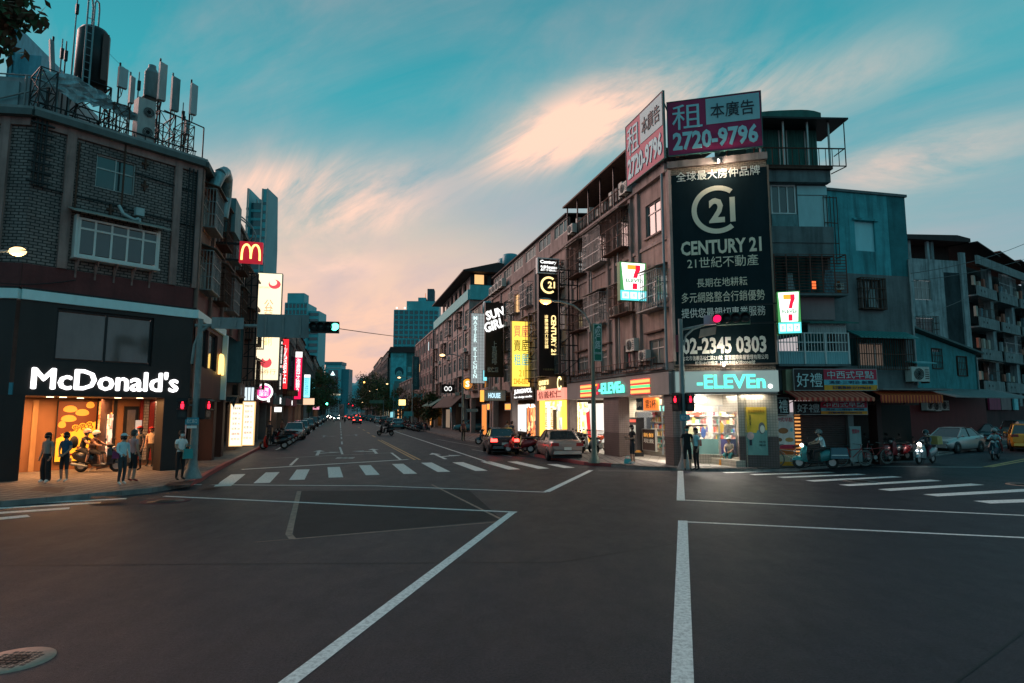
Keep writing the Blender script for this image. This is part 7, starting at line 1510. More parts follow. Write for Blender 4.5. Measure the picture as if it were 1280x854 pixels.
for j in range(4):
 for i in range(n + 1): Q.append((r_[0] + (r_[1] - r_[0]) * i / n, -.3 - .25 * j + .08 * math.sin(i * 2.1 + j), r_[3] - (r_[3] - r_[2]) * (j / 3) * (.75 + .25 * math.sin(i * 1.3))))
b._add(Q, [(j * (n + 1) + i, (j + 1) * (n + 1) + i, (j + 1) * (n + 1) + i + 1, j * (n + 1) + i + 1) for j in range(3) for i in range(n)]); b.build('cloth', mat('dark cloth', (.05, .045, .045), .9), T)
for i, (x0, x1, y0, y1, c, e_) in enumerate(((323, 330, 508, 548, (1, .75, .5), .5), (335, 341, 508, 540, (.9, .45, .3), .4), (346, 352, 505, 533, (1, .5, .35), .6), (357, 364, 506, 528, (1, .8, .55), .8), (370, 378, 508, 524, (.5, .8, .9), .6), (384, 390, 510, 520, (1, .6, .3), .7))):
 shopfront(FB, x0, y0, x1, y1, em('left shop %d' % i, c, e_), ['dim peach shop doorway past the lit menu panels', 'reddish shop doorway behind the parked scooters', 'pinkish lit shop on the left beyond the scooters', 'bright warm shop beside the first parked car', 'cool lit shop midway down the left', 'small orange shop far down the left'][i], 1.5)
slabm = mat('fascia maroon', (.16, .03, .035), .6)
for i, (a, c) in enumerate(((22.7, 31), (31.2, 44), (44.2, 62))): T = fthing('shop_fascia', ['maroon fascia board over the first shops past the menu panels', 'blue-grey fascia board over the middle left shops', 'pink fascia board over the farther left shops'][i], 'fascia', FB); board(T, I4, a + .2, c - .2, 3.1, 3.9, [slabm, mat('fascia blue', (.05, .14, .16), .6), mat('fascia pink', (.35, .08, .12), .6)][i], y=-.15, d=.12, name='fascia'); text(['鐵板燒', '藥局', '小吃'][i], T, I4, a + 1, c - 1, 3.2, 3.8, WHL, y=-.28, keep=True)
# ================================================================ vehicles (local +y is forward)
TAILR = em('tail light lit', (1, .04, .03), 8.0); TAILD = mat('tail lens', (.25, .012, .012), .25, spec=.6); HEADL = em('head light lit', (1, .93, .8), 22); HEADD = mat('head lens', (.5, .52, .52), .12, spec=.9); CARG = mat('car glass', (.03, .04, .045), .05, 0, .15, 2, spec=1); RIM = mat('wheel rim', (.40, .40, .40), .3, .6); PLT = mat('plate white', (.55, .55, .52), .5); TRIM = mat('black trim', (.02, .02, .022), .5)
def paintm(name, c, rough=.25): return mat('paint ' + name, c, rough, .25, .06, 1.0, spec=.7)
def wheel(par, x, y, r=.31, w=.19, name='wheel'):
 t = MB(); s = 1 if x > 0 else -1; t.lathe([(r * .62, -w / 2), (r * .95, -w / 2), (r, -w / 4), (r, w / 4), (r * .95, w / 2), (r * .62, w / 2)], (x, y, r), 20, 0, 'x'); o = t.build(name, RUBBER, par)
 q = MB(); q.lathe([(r * .63, s * w * .42), (r * .6, s * w * .3), (r * .2, s * w * .36), (.001, s * w * .4)], (x, y, r), 20, 0, 'x')
 q.build('rim', RIM, o); q = MB()
 for k in range(6): a = k * math.pi / 3; q.cyl((x + s * w * .34, y, r), (x + s * w * .34, y + math.cos(a) * r * .56, r + math.sin(a) * r * .56), .025, .02, 5)
 q.build('spokes', STEEL, o, kind='stuff'); return o
def car(label, loc, rz, pm, kind='sedan', tail=False, head=False, group=None, name='parked_car', cat='car', plate=None, taxi=False, L_=4.5, near=True):
 T = thing(name, label, cat, loc, rz, group); W_ = .86;
 if kind == 'sedan': st = [(-.50, .58, .84), (-.492, .52, .93), (-.44, .28, 1.00), (-.36, .22, 1.03), (-.20, .20, .99), (0, .19, .96), (.16, .20, .95), (.30, .22, .88), (.42, .26, .79), (.485, .36, .68), (.50, .45, .60)]; cab = (-.345, -.20, .07, .25); H = 1.45
 else: st = [(-.50, .55, .98), (-.492, .48, 1.06), (-.45, .26, 1.09), (-.3, .22, 1.08), (0, .20, 1.04), (.2, .22, 1.0), (.34, .24, .92), (.44, .28, .84), (.49, .4, .74), (.50, .5, .66)]; cab = (-.485, -.44, .10, .30); H = 1.62
 b = MB(); prof = []
 for (f, zb, zt) in st:
  y = f * L_; e = 1 - .16 * abs(f * 2) ** 6; w = W_ * e
  half = [(w * .80, zb), (w * .96, zb + .06), (w, zb + (zt - zb) * .35), (w * .985, zb + (zt - zb) * .66), (w * .93, zt - .045), (w * .84, zt), (w * .40, zt + .018)]
  prof.append([Vector((x, y, z)) for x, z in half] + [Vector((-x, y, z)) for x, z in half[::-1]])
 n = len(prof[0]); V = [p for r_ in prof for p in r_]; b._add(V, [(i * n + j, i * n + (j + 1) % n, (i + 1) * n + (j + 1) % n, (i + 1) * n + j) for i in range(len(prof) - 1) for j in range(n)], 0, True)
 b._add(prof[0], (tuple(range(n))[::1],)); b._add(prof[-1], (tuple(range(n))[::-1],)); b.build('body', pm, T)
 y0, y1, y2, y3 = [c * L_ for c in cab]; zb = .93 if kind == 'sedan' else 1.0; wb, wt = W_ * .90, W_ * .70
 P = [(-wb, y0, zb), (wb, y0, zb), (wb, y3, zb - .02), (-wb, y3, zb - .02), (-wt, y1, H - .03), (wt, y1, H - .03), (wt, y2, H - .03), (-wt, y2, H - .03)]
 b = MB(); b._add(P, ((0, 1, 5, 4), (1, 2, 6, 5), (2, 3, 7, 6), (3, 0, 4, 7))); b.build('windows', CARG, T)
 b = MB(); rp = []
 for (f, dz) in ((0, -.03), (.12, .01), (.5, .035), (.88, .012), (1, -.025)):
  y = y1 + (y2 - y1) * f; rp.append([Vector((x * wt * 1.03, y, H + dz + (0 if abs(x) > .8 else .015))) for x in (-1, -.7, 0, .7, 1)])
 V = [p for r_ in rp for p in r_]; b._add(V, [(i * 5 + j, i * 5 + j + 1, (i + 1) * 5 + j + 1, (i + 1) * 5 + j) for i in range(4) for j in range(4)], 0, True); b._add([v - Vector((0, 0, .03)) for v in V], [(i * 5 + j, (i + 1) * 5 + j, (i + 1) * 5 + j + 1, i * 5 + j + 1) for i in range(4) for j in range(4)], 0, True); b.build('roof', pm, T)
 for a, c in ((0, 4), (1, 5), (2, 6), (3, 7)): q = MB(); q.cyl(P[a], P[c], .045, .035, 6); q.build('pillar', pm, T)
 for s in (-1, 1):
  q = MB(); m0 = (y0 + y3) / 2; q.cyl((s * wb * 1.0, m0, zb), (s * wt * 1.0, m0 * .9 + (y1 + y2) * .05, H - .03), .035, .03, 5); q.build('pillar', TRIM, T)
  q = MB(); q.ball((s * (W_ + .08), y3 - .25, zb + .06), (.10, .05, .07), 8, 5); q.build('wing_mirror', pm, T)
  if near: q = MB(); [q.box(s * W_ * .985, s * W_ * 1.005, y_, y_ + .16, .80, .83) for y_ in (m0 - .75,)]; q.build('door_handle', TRIM, T)
 wy = L_ * .30
 for s in (-1, 1):
  for y in (-wy, wy):
   q = MB(); q.lathe([(.001, .0), (.37, .0), (.38, -s * .05)], (s * (W_ * 1.004), y, .32), 18, 0, 'x'); q.build('wheel_arch', TRIM, T); wheel(T, s * (W_ - .075), y, .31 if kind == 'sedan' else .33)
 re = -.497 * L_; zt = .80 if kind == 'sedan' else .95; tm = TAILR if tail else TAILD
 for s in (-1, 1):
  q = MB(); q.box(s * .42 if s > 0 else -.80, .80 if s > 0 else -.42, re - .015, re + .14, zt - .06, zt + .10, 0, (.02, .0)); q.build('tail_light', tm, T)
  fe = .488 * L_; q = MB(); q.ball((s * .56, fe - .05, .68 if kind == 'sedan' else .76), (.20, .10, .085), 10, 6); q.build('headlight', HEADL if head else HEADD, T)
 q = MB(); q.box(-.70, .70, re - .05, re + .15, .36, .52, 0, (.04, .03)); q.build('rear_bumper', pm, T); q = MB(); q.box(-.66, .66, .485 * L_, .505 * L_, .32, .48, 0, (.04, .0)); q.build('front_bumper', pm, T)
 q = MB(); q.box(-.30, .30, .495 * L_, .507 * L_, .56, .66); q.build('grille', TRIM, T); q = MB(); q.box(-.72, .72, -.46 * L_, .46 * L_, .17, .24); q.build('underside', TRIM, T)
 q = MB(); q.box(-.18, .18, re - .065, re - .052, .56 if kind == 'sedan' else .7, .70 if kind == 'sedan' else .84); q.build('rear_plate', PLT, T); q = MB(); q.box(-.18, .18, .507 * L_, .515 * L_, .36, .47); q.build('front_plate', PLT, T)
 if plate:
  MM = Matrix.Translation((0, .516 * L_, 0)) @ Matrix.Rotation(math.pi, 4, 'Z'); text(plate, T, MM, -.15, .15, .38, .45, INK, y=0, depth=.004)
 if taxi: q = MB(); q.box(-.22, .22, -.1, .1, H + .03, H + .16, 0, (.03, .02)); q.build('roof_sign', em('taxi sign', (1, .7, .3), .6), T)
 return T
def heading(F, away=True): v = F.ex if F is FB else -F.ex; v = v if away else -v; return math.atan2(-v.x, v.y)
AW, TO = heading(FB, True), heading(FB, False)
SILV = paintm('silver', (.42, .41, .40)); PINKS = paintm('pinkish silver', (.32, .24, .215)); MAR = paintm('dark maroon', (.045, .012, .014)); DKG = paintm('dark grey', (.03, .035, .04)); TLC = paintm('teal blue', (.06, .20, .23)); WHC = paintm('white', (.5, .52, .52)); YTX = paintm('taxi yellow', (.75, .33, .03)); BLC = paintm('black', (.012, .012, .014))
c1 = car('pinkish silver sedan waiting at the right kerb in front of the property office', G(697, 573) , AW + R(-7), PINKS, L_=4.6)
c2 = car('dark maroon sedan with lit tail lights left of the pinkish silver one', G(625, 566), AW + R(-7), MAR, tail=True)
c2['label'] = 'dark maroon sedan with lit tail lights, left of the pinkish silver sedan'
car('silver sedan parked at the right arm, front corner towards the crossing', G(1193, 565), R(120), SILV, plate='2729')
car('yellow and white taxi van cut off by the right edge of the picture', G(1283, 563), R(-36), YTX, 'van', plate='168-GY', taxi=False, name='taxi', cat='taxi')
car('dark teal sedan half hidden behind the silver one on the right arm', G(1226, 553), R(160), TLC)
T = car('dark teal van behind the taxi at the right edge', G(1282, 550), R(165), paintm('deep teal', (.02, .10, .12)), 'van', L_=4.9)
for i, (px, py, pm, k) in enumerate(((368, 549, SILV, 'sedan'), (376, 543, TLC, 'sedan'), (385, 537.5, DKG, 'sedan'), (391, 533.8, DKG, 'van'), (396, 531, SILV, 'sedan'), (400.5, 528.5, DKG, 'sedan'), (404, 526.5, TLC, 'van'))):
 car(['silver-grey sedan, nearest parked car on the left, facing the crossing', 'teal sedan parked second in the left row', 'dark sedan parked third in the left row', 'dark van parked fourth in the left row', 'silver sedan parked fifth in the left row', 'dark sedan parked sixth in the left row', 'teal van parked last in the left row'][i], G(px, py), TO, pm, k, near=i < 3, group='cars parked along the left kerb', head=False)
for i, (px, py, pm, k) in enumerate(((496, 536, TLC, 'sedan'), (488, 533, DKG, 'sedan'), (480, 530.5, DKG, 'van'), (473, 529, SILV, 'sedan'), (467, 527.5, DKG, 'sedan'), (462, 526, TLC, 'van'), (457, 525, DKG, 'sedan'))):
 car(['pale teal car parked nearest beside the right row of scooters', 'dark car second in the right parked row', 'dark van third in the right parked row', 'silver car fourth in the right parked row', 'dark car fifth in the right parked row', 'teal van sixth in the right parked row', 'dark car last in the right parked row'][i], G(px, py), AW, pm, k, near=False, group='cars parked along the right kerb')
car('teal car parked in the dark garage between the orange pillar and the pole', FS.w(FS.at(592, 540, 1)[0], 1.0, .14), AW + R(80), TLC, near=False)
for i, (px, py) in enumerate(((446, 530), (439, 525.5), (434, 523.5), (452, 523.8), (443, 521.8), (448, 521))):
 car(['red-lit car nearest of the traffic driving away', 'second car driving away with lit tail lights', 'third car driving away, farther left', 'car driving away beside the right parked row', 'small car driving away near the street end', 'last visible car driving away at the street end'][i], G(px, py), AW, [MAR, DKG, SILV, BLC, DKG, MAR][i], tail=True, near=False, name='moving_car', group='traffic driving away')
for i, (px, py) in enumerate(((420.5, 526), (416, 523.5), (422, 521.5), (412, 521.5))):
 car(['white car nearest of the oncoming traffic with headlights on', 'oncoming car with headlights on by the left lane', 'oncoming car far down the centre lane', 'last oncoming car near the left trees'][i], G(px, py), TO, [WHC, DKG, SILV, DKG][i], head=True, near=False, name='moving_car', group='oncoming traffic')
# ---------------- scooters
def scooter(label, loc, rz, pm, seatm=None, head=False, group=None, box=False, name='scooter', full=True, cat='scooter'):
 T = thing(name, label, cat, loc, rz, group); seatm = seatm or RUBBER
 for y in (-.60, .66):
  t = MB(); t.ring((0, y, .25), .20, .055, 16, 6, 0, 'x'); o = t.build('wheel', RUBBER, T); q = MB(); q.cyl((-.03, y, .25), (.03, y, .25), .14, .14, 12); q.build('rim', RIM, o)
 b = MB()
 def loft(secs, m=0):
  P = []
  for (y, w, zb, zt) in secs: P.append([Vector(v) for v in ((w * .7, y, zb), (w, y, zb + (zt - zb) * .3), (w * .95, y, zb + (zt - zb) * .75), (w * .55, y, zt), (-w * .55, y, zt), (-w * .95, y, zb + (zt - zb) * .75), (-w, y, zb + (zt - zb) * .3), (-w * .7, y, zb))])
  V = [p for r_ in P for p in r_]; b._add(V, [(i * 8 + j, i * 8 + (j + 1) % 8, (i + 1) * 8 + (j + 1) % 8, (i + 1) * 8 + j) for i in range(len(P) - 1) for j in range(8)], m, True); b._add(P[0], (tuple(range(8)),), m); b._add(P[-1], (tuple(range(8))[::-1],), m)
 loft([(-.95, .06, .62, .70), (-.85, .14, .50, .76), (-.55, .19, .36, .78), (-.25, .19, .30, .76), (-.12, .16, .26, .62)]); b.build('rear_body', pm, T)
 b = MB(); loft([(-.16, .16, .22, .30), (.30, .17, .22, .29), (.40, .15, .24, .34)]); b.build('floorboard', TRIM, T)
 b = MB(); b._add([(-.20, .38, .28), (.20, .38, .28), (.23, .44, .62), (.14, .36, .88), (-.14, .36, .88), (-.23, .44, .62), (-.12, .60, .30), (.12, .60, .30), (.13, .58, .64), (.08, .48, .92), (-.08, .48, .92), (-.13, .58, .64)], ((0, 5, 4, 3, 2, 1), (6, 7, 8, 9, 10, 11), (0, 1, 7, 6), (1, 2, 8, 7), (2, 3, 9, 8), (3, 4, 10, 9), (4, 5, 11, 10), (5, 0, 6, 11))); b.build('leg_shield', pm, T)
 b = MB(); loft([(-.80, .11, .77, .85), (-.5, .15, .78, .88), (-.2, .14, .77, .85), (-.08, .09, .74, .80)]); b.build('seat', seatm, T)
 b = MB(); b.ball((0, .66, .30), (.085, .30, .22), 10, 5, 0, .15, 1); b.build('front_fender', pm, T)
 b = MB(); b.tube([(0, .64, .27), (0, .46, .86)], .035, 6); b.build('fork', STEEL, T)
 b = MB(); b.tube([(-.34, .28, 1.02), (-.16, .36, 1.0), (.16, .36, 1.0), (.34, .28, 1.02)], .02, 6); b.ball((0, .40, .98), (.14, .12, .09), 8, 5); b.build('handlebar', TRIM, T)
 b = MB(); b.ball((0, .53, .90 if not head else .93), (.09, .06, .065), 8, 5); b.build('headlight', HEADL if head else HEADD, T)
 b = MB(); b.box(-.07, .07, -.99, -.93, .62, .70); b.build('tail_light', TAILD, T)
 if full:
  for s in (-1, 1): b = MB(); b.tube([(s * .24, .33, 1.02), (s * .32, .38, 1.20)], .01, 4); b.ball((s * .33, .38, 1.23), (.07, .02, .045), 8, 4); b.build('mirror', TRIM, T)
  b = MB(); b.cyl((.16, -.30, .22), (.20, -.85, .32), .045, .06, 8); b.build('exhaust', STEEL, T); b = MB(); b.box(-.09, .09, -1.02, -1.0, .38, .52); b.build('plate', PLT, T); b = MB(); b.tube([(.12, -.1, .22), (.22, -.2, .02)], .015, 5); b.build('stand', STEEL, T)
 if box: b = MB(); b.box(-.24, .24, -1.18, -.70, .88, 1.26, 0, (.02, .02)); b.build('rear_box', paintm('box', (.02, .09, .12), .5) if box is True else box, T)
 return T
SP = [paintm('scooter black', (.015, .015, .018)), paintm('scooter dark blue', (.02, .05, .07)), paintm('scooter red', (.25, .015, .02)), paintm('scooter silver', (.30, .31, .32)), paintm('scooter white', (.45, .45, .43)), paintm('scooter teal', (.02, .16, .17))]
protos = [scooter('black scooter parked first in the left kerb row, nearest the red kerb', G(343, 561.5), AW + R(95), SP[0], group='scooters parked on the left'), scooter('dark scooter parked second in the left kerb row', G(350, 557.5), AW + R(95), SP[1], group='scooters parked on the left'),
    scooter('red scooter parked third in the left kerb row', G(355.5, 554.5), AW + R(97), SP[2], group='scooters parked on the left'), scooter('silver scooter parked fourth in the left kerb row', G(359.5, 552), AW + R(94), SP[3], group='scooters parked on the left')]
names_l = ['fifth', 'sixth', 'seventh']
for i, (px, py) in enumerate(((353, 551.5), (357, 549), (362.5, 548))): dup(protos[i % 2], G(px, py), AW + R(80 + i * 9), '%s scooter of the left kerb row, behind the first ones' % names_l[i], 'scooters parked on the left')
for i in range(24):
 u = FS.at(508 + i * 2.6, 540)[0]; random.seed(i)
 dup(protos[(i * 7) % 4], FS.w(u, -4.0 + random.uniform(-.15, .15)), AW - R(80) + random.uniform(-.1, .1), ['black', 'dark blue', 'red', 'silver'][(i * 7) % 4] + ' scooter ' + ('at the far left end of' if i == 0 else 'at the near right end of' if i == 23 else 'inside') + ' the tight row along the right kerb', 'scooters parked in the right row')
for i, (px, py, rz, k, lab) in enumerate(((650, 566.5, 60, 2, 'red scooter parked between the maroon and the pinkish silver sedan'), (659, 564, 70, 0, 'black scooter parked behind the red one between the two sedans'), (728, 566, -20, 0, 'black scooter behind the street-name pole, left one'), (737, 566.5, 15, 3, 'silver scooter behind the street-name pole, right one'), (722, 563, -30, 1, 'dark scooter half hidden behind the tail of the pinkish sedan'),
            (1098, 577, 100, 2, 'dark red scooter standing in the orange-awninged stall, left one'), (1110, 576.5, 95, 0, 'black scooter standing in the orange-awninged stall, middle one'), (1124, 576, 100, 2, 'dark red scooter at the right of the orange-awninged stall'), (670, 565, 55, 1, 'dark blue scooter half hidden left of the pinkish silver sedan'), (610, 556, 70, 1, 'dark scooter behind the roof of the maroon sedan'))):
 z = .14 if px != 652 else 0; dup(protos[k], G(px, py, z), AW + R(rz), lab, 'scooters parked near the corner shops')
# red motorcycle tilted by the pole
def motorcycle(label, loc, rz, pm):
 T = thing('motorcycle', label, 'motorcycle', loc, rz)
 for y in (-.66, .68):
  t = MB(); t.ring((0, y, .31), .25, .06, 20, 6, 0, 'x'); o = t.build('wheel', RUBBER, T); q = MB(); q.ring((0, y, .31), .19, .012, 18, 4, 0, 'x')
  for k in range(8): a = k * math.pi / 4; q.cyl((0, y, .31), (0, y + .19 * math.cos(a), .31 + .19 * math.sin(a)), .008, .008, 4)
  q.build('rim', RIM, o)
 b = MB(); b.tube([(0, .68, .31), (0, .48, .95)], .03, 6); b.tube([(0, -.66, .31), (0, -.1, .38), (0, .4, .85)], .035, 6); b.tube([(0, -.1, .38), (0, -.3, .72), (0, -.8, .85)], .03, 6); b.build('frame', BLACK, T)
 b = MB(); b.ball((0, .14, .82), (.14, .30, .15), 12, 7); b.build('fuel_tank', pm, T); b = MB(); b.box(-.12, .12, -.7, -.12, .76, .84, 0, (.03, .05)); b.build('seat', RUBBER, T); b = MB(); b.box(-.14, .14, -.18, .28, .26, .56, 0, (.03, .03)); b.build('engine', STEEL, T)
 b = MB(); b._add([(-.08, -.75, .80), (.08, -.75, .80), (.03, -1.05, .98), (-.03, -1.05, .98), (-.08, -.70, .72), (.08, -.70, .72)], ((0, 1, 2, 3), (4, 3, 2, 5), (0, 3, 4), (1, 5, 2))); b.build('tail_fairing', pm, T)
 b = MB(); b._add([(-.14, .55, .9), (.14, .55, .9), (.1, .72, .72), (-.1, .72, .72), (0, .5, 1.12)], ((0, 1, 4), (0, 3, 2, 1), (1, 2, 4), (2, 3, 4), (3, 0, 4))); b.build('front_fairing', pm, T); b = MB(); b.tube([(-.34, .34, 1.0), (0, .46, .98), (.34, .34, 1.0)], .018, 5); b.build('handlebar', BLACK, T); b = MB(); b.cyl((.14, -.2, .3), (.18, -.85, .42), .04, .05, 8); b.build('exhaust', STEEL, T); return T
motorcycle('red and black sports motorcycle parked right of the street-name pole', G(749, 566, .14), AW + R(-60), paintm('moto red', (.40, .05, .02)))
# ---------------- bicycles
def bicycle(label, loc, rz, m):
 T = thing('bicycle', label, 'bicycle', loc, rz)
 for y in (-.52, .52):
  t = MB(); t.ring((0, y, .33), .31, .017, 28, 5, 0, 'x'); o = t.build('wheel', RUBBER if y < 0 else mat('worn tyre', (.10, .09, .08), .7), T); q = MB(); q.ring((0, y, .33), .285, .010, 28, 4, 0, 'x')
  for k in range(14): a = k * math.pi / 7; q.cyl((0, y, .33), (0, y + .28 * math.cos(a), .33 + .28 * math.sin(a)), .0035, .0035, 3)
  q.build('spokes', STEEL, o, kind='stuff')
 b = MB(); b.tube([(0, -.52, .33), (0, -.08, .30), (0, .40, .72), (0, -.20, .66), (0, -.08, .30)], .018, 6); b.tube([(0, -.52, .33), (0, -.2, .66), (0, -.23, .82)], .014, 6); b.tube([(0, .52, .33), (0, .40, .72), (0, .36, .88)], .016, 6); b.build('frame', m, T)
 b = MB(); b.tube([(-.26, .22, .93), (-.12, .36, .90), (.12, .36, .90), (.26, .22, .93)], .014, 5); b.build('handlebar', STEEL, T); b = MB(); b.ball((0, -.24, .84), (.08, .14, .04), 8, 5); b.build('saddle', RUBBER, T); b = MB(); b.box(-.14, .14, .44, .68, .62, .82, 0); b.build('basket', GREY, T) if 'basket' in label else None
 b = MB(); b.cyl((-.06, -.08, .30), (.06, -.08, .30), .09, .09, 12); b.box(.06, .14, -.12, -.04, .14, .16); b.box(-.14, -.06, -.12, -.04, .44, .46); b.build('crank', STEEL, T); b = MB(); b.box(-.05, .05, -.62, -.25, .68, .70); b.build('carrier', STEEL, T); return T
bicycle('pale old bicycle leaning by the breakfast poster board', G(988, 584.5, .14), R(70), mat('bike grey', (.25, .22, .2), .5));
bicycle('red bicycle in front of the standing notice board', G(1067, 583, .14), R(-85), mat('bike red', (.30, .03, .03), .45)); bicycle('second red bicycle right of the standing notice board', G(1096, 580.5, .14), R(-80), mat('bike red', (.30, .03, .03), .45))
# scooters carrying riders (riders follow in the next part)
SR1 = scooter('dark green police-style scooter with long rear panniers, ridden by the white-shirted man', G(1021, 586, .14), R(82), SP[5], head=True)
SR1['label'] = 'dark green scooter with blue rear case, ridden by the white-shirted man'; b = MB(); b.box(-.3, .3, -1.15, -.45, .42, .84, 0, (.05, .06)); b.build('side_case', paintm('case blue', (.02, .08, .11), .4), SR1); b = MB(); b.box(-.305, .305, -1.1, -.5, .54, .57); b.build('case_stripe', WHITE, SR1)
SR2 = scooter('blue-white scooter with bright headlight coming down the right arm', G(1158, 580), R(122), SP[3], head=True, box=mat('yellow board box', (.50, .36, .12), .6))
for s in (-1, 1): b = MB(); b.ball((s * .10, .57, .62), (.05, .04, .05), 8, 5); b.build('indicator', em('marker light', (.7, .9, 1), 5), SR2)
SR3 = scooter('dark blue scooter ridden towards the crossing near the taxi', G(1245, 574.5), R(133), SP[1], head=False)
SR4 = scooter('black scooter with two riders waiting before the orange burger poster', G(122, 590, .14), R(-84), SP[0])
SR5 = scooter('dark scooter crossing the far lanes of the street', G(482, 544.5), AW + R(70), SP[0], full=False)
for i, (px, py) in enumerate(((428, 525.5), (431, 528.5), (409, 524.5), (412.5, 526.5), (417.5, 527.8))):
 s_ = scooter(['far scooter among the red tail lights', 'far scooter riding away, nearest of its group', 'oncoming far scooter at the left lane edge', 'second oncoming far scooter at the left', 'third oncoming far scooter beside the lane line'][i], G(px, py), AW if i < 2 else TO, SP[i], full=False, head=i > 1, group='far scooters in traffic')
# ================================================================ people (local -y is the way they face)
SKIN = mat('skin', (.42, .24, .17), .6, 0, .1, 6); HAIR = mat('dark hair', (.015, .012, .011), .6); SHOEW = mat('white shoe', (.6, .6, .58), .6); SHOEB = mat('dark shoe', (.02, .02, .02), .5)
def cloth(n, c): return mat('cloth ' + n, c, .85, 0, .25, 9, bump=.3, bs=25)
def limbs(pose):
 J = dict(pelvis=(0, 0, .94), waist=(0, 0, 1.06), chest=(0, 0, 1.28), neck=(0, .01, 1.45), chin=(0, -.005, 1.53), head=(0, -.012, 1.61), crown=(0, 0, 1.69))
 for s, n in ((-1, 'R'), (1, 'L')):
  J.update({'sh' + n: (s * .165, .01, 1.39), 'el' + n: (s * .215, .03, 1.12), 'wr' + n: (s * .215, -.05, .88), 'ha' + n: (s * .21, -.075, .815), 'hi' + n: (s * .085, 0, .88), 'kn' + n: (s * .10, -.02, .49), 'an' + n: (s * .105, .025, .09), 'to' + n: (s * .12, -.14, .035)})
 J.update(pose); return {k: Vector(v) for k, v in J.items()}
def person(label, loc, rz, h=1.68, top=None, bottom=None, shoe=None, pose={}, sleeve='short', legs='long', hair=HAIR, mask=None, cap=None, helmet=None, long_hair=False, wide=False, name='person', group=None, seatz=None):
 T = thing(name, label, 'person', loc, rz, group); s = h / 1.74; J = limbs(pose); rad = dict(pelvis=.135, waist=.115, chest=.135, neck=.055, chin=.062, head=.088, crown=.062)
 for n in 'LR': rad.update({'sh' + n: .062, 'el' + n: .043, 'wr' + n: .028, 'ha' + n: .034, 'hi' + n: .09, 'kn' + n: .06 if not wide else .095, 'an' + n: .04 if not wide else .095, 'to' + n: .032})
 E_ = [('pelvis', 'waist', 't'), ('waist', 'chest', 't'), ('chest', 'neck', 't'), ('neck', 'chin', 's'), ('chin', 'head', 's'), ('head', 'crown', 's')]
 for n in 'LR': E_ += [('chest', 'sh' + n, 't'), ('sh' + n, 'el' + n, 'u'), ('el' + n, 'wr' + n, 'f'), ('wr' + n, 'ha' + n, 's'), ('pelvis', 'hi' + n, 'b'), ('hi' + n, 'kn' + n, 'b'), ('kn' + n, 'an' + n, 'c'), ('an' + n, 'to' + n, 'x')]
 K = list(J); P = [J[k] for k in K]; Rr = [rad[k] for k in K]; ED = [(K.index(a), K.index(c)) for a, c, _ in E_]; RG = [r_ for *_, r_ in E_]
 for n in 'LR':                              # five fingers from each palm
  w, hn = J['wr' + n], J['ha' + n]; d = (hn - w).normalized(); sd = d.cross(Vector((1, 0, 0)) if abs(d.x) < .8 else Vector((0, 1, 0))).normalized(); up = d.cross(sd)
  for i, (o, l) in enumerate(((-.026, .060), (-.009, .070), (.009, .066), (.025, .052), (.034, .030))):
   a = hn + sd * o + d * .02;
   if i == 4: a = w + sd * .03 + d * .02
   c = a + d * l * .6 + up * .008 + (sd * .02 if i == 4 else Vector()); e = c + d * l * .4 + up * .02; k = len(P); P += [a, c, e]; Rr += [.010, .009, .007]; ED += [(K.index('ha' + n), k), (k, k + 1), (k + 1, k + 2)]; RG += ['s'] * 3
 me = bpy.data.meshes.new('skel'); me.from_pydata([p * s for p in P], ED, []); bm = bmesh.new(); bm.from_mesh(me); lay = bm.verts.layers.skin.verify(); bm.verts.ensure_lookup_table()
 for v, r_ in zip(bm.verts, Rr): f = r_ * s; v[lay].radius = (f, f)
 for k, (fx, fy) in {'pelvis': (.135, .10), 'waist': (.118, .088), 'chest': (.150, .098), 'head': (.074, .092)}.items(): bm.verts[K.index(k)][lay].radius = (fx * s, fy * s)
 bm.verts[K.index('pelvis')][lay].use_root = True; bm.to_mesh(me); bm.free()
 o = bpy.data.objects.new('skel', me); COL.objects.link(o); m1 = o.modifiers.new('s', 'SKIN'); m1.use_smooth_shade = True; m2 = o.modifiers.new('u', 'SUBSURF'); m2.levels = 1; m2.render_levels = 1
 bpy.context.view_layer.update(); me2 = bpy.data.meshes.new_from_object(o.evaluated_get(bpy.context.evaluated_depsgraph_get())); bpy.data.objects.remove(o); me2.name = 'body'
 ml = [SKIN, top, bottom, shoe or SHOEB]; me2.materials.clear()
 for m in ml: me2.materials.append(m)
 SP_ = [p * s for p in P]; cz = {'t': 1, 's': 0, 'u': 1, 'f': 1 if sleeve == 'long' else 0, 'b': 2, 'c': 2 if legs == 'long' else 0, 'x': 3}
 for f in me2.polygons:
  c = f.center; best = (9, None, 0)
  for (a, b_), r_ in zip(ED, RG):
   A_, B_ = SP_[a], SP_[b_]; d = B_ - A_; t = max(0, min(1, (c - A_).dot(d) / max(1e-9, d.length_squared))); q = (A_ + d * t - c).length - (Rr[a] + (Rr[b_] - Rr[a]) * t) * s * .8
   if q < best[0]: best = (q, r_, t)
  r_, t = best[1], best[2]; mi = cz[r_]
  if r_ == 'u' and sleeve == 'short' and t > .62: mi = 0
  if r_ == 'b' and legs == 'short' and t > .96: mi = 0
  if r_ == 'c' and legs == 'short' and t < .12: mi = 2
  if r_ == 't' and best[2] < .25 and c.z < (J['pelvis'].z + .02) * s: mi = 2
  f.material_index = mi; f.use_smooth = True
 o = bpy.data.objects.new('body', me2); COL.objects.link(o); o.parent = T
 H = J['head'] * s; up = (J['crown'] - J['chin']).normalized(); q = up.to_track_quat('Z', 'Y').to_matrix().to_4x4() if abs(up.z) < .999 else I4; HM_ = Matrix.Translation(H)
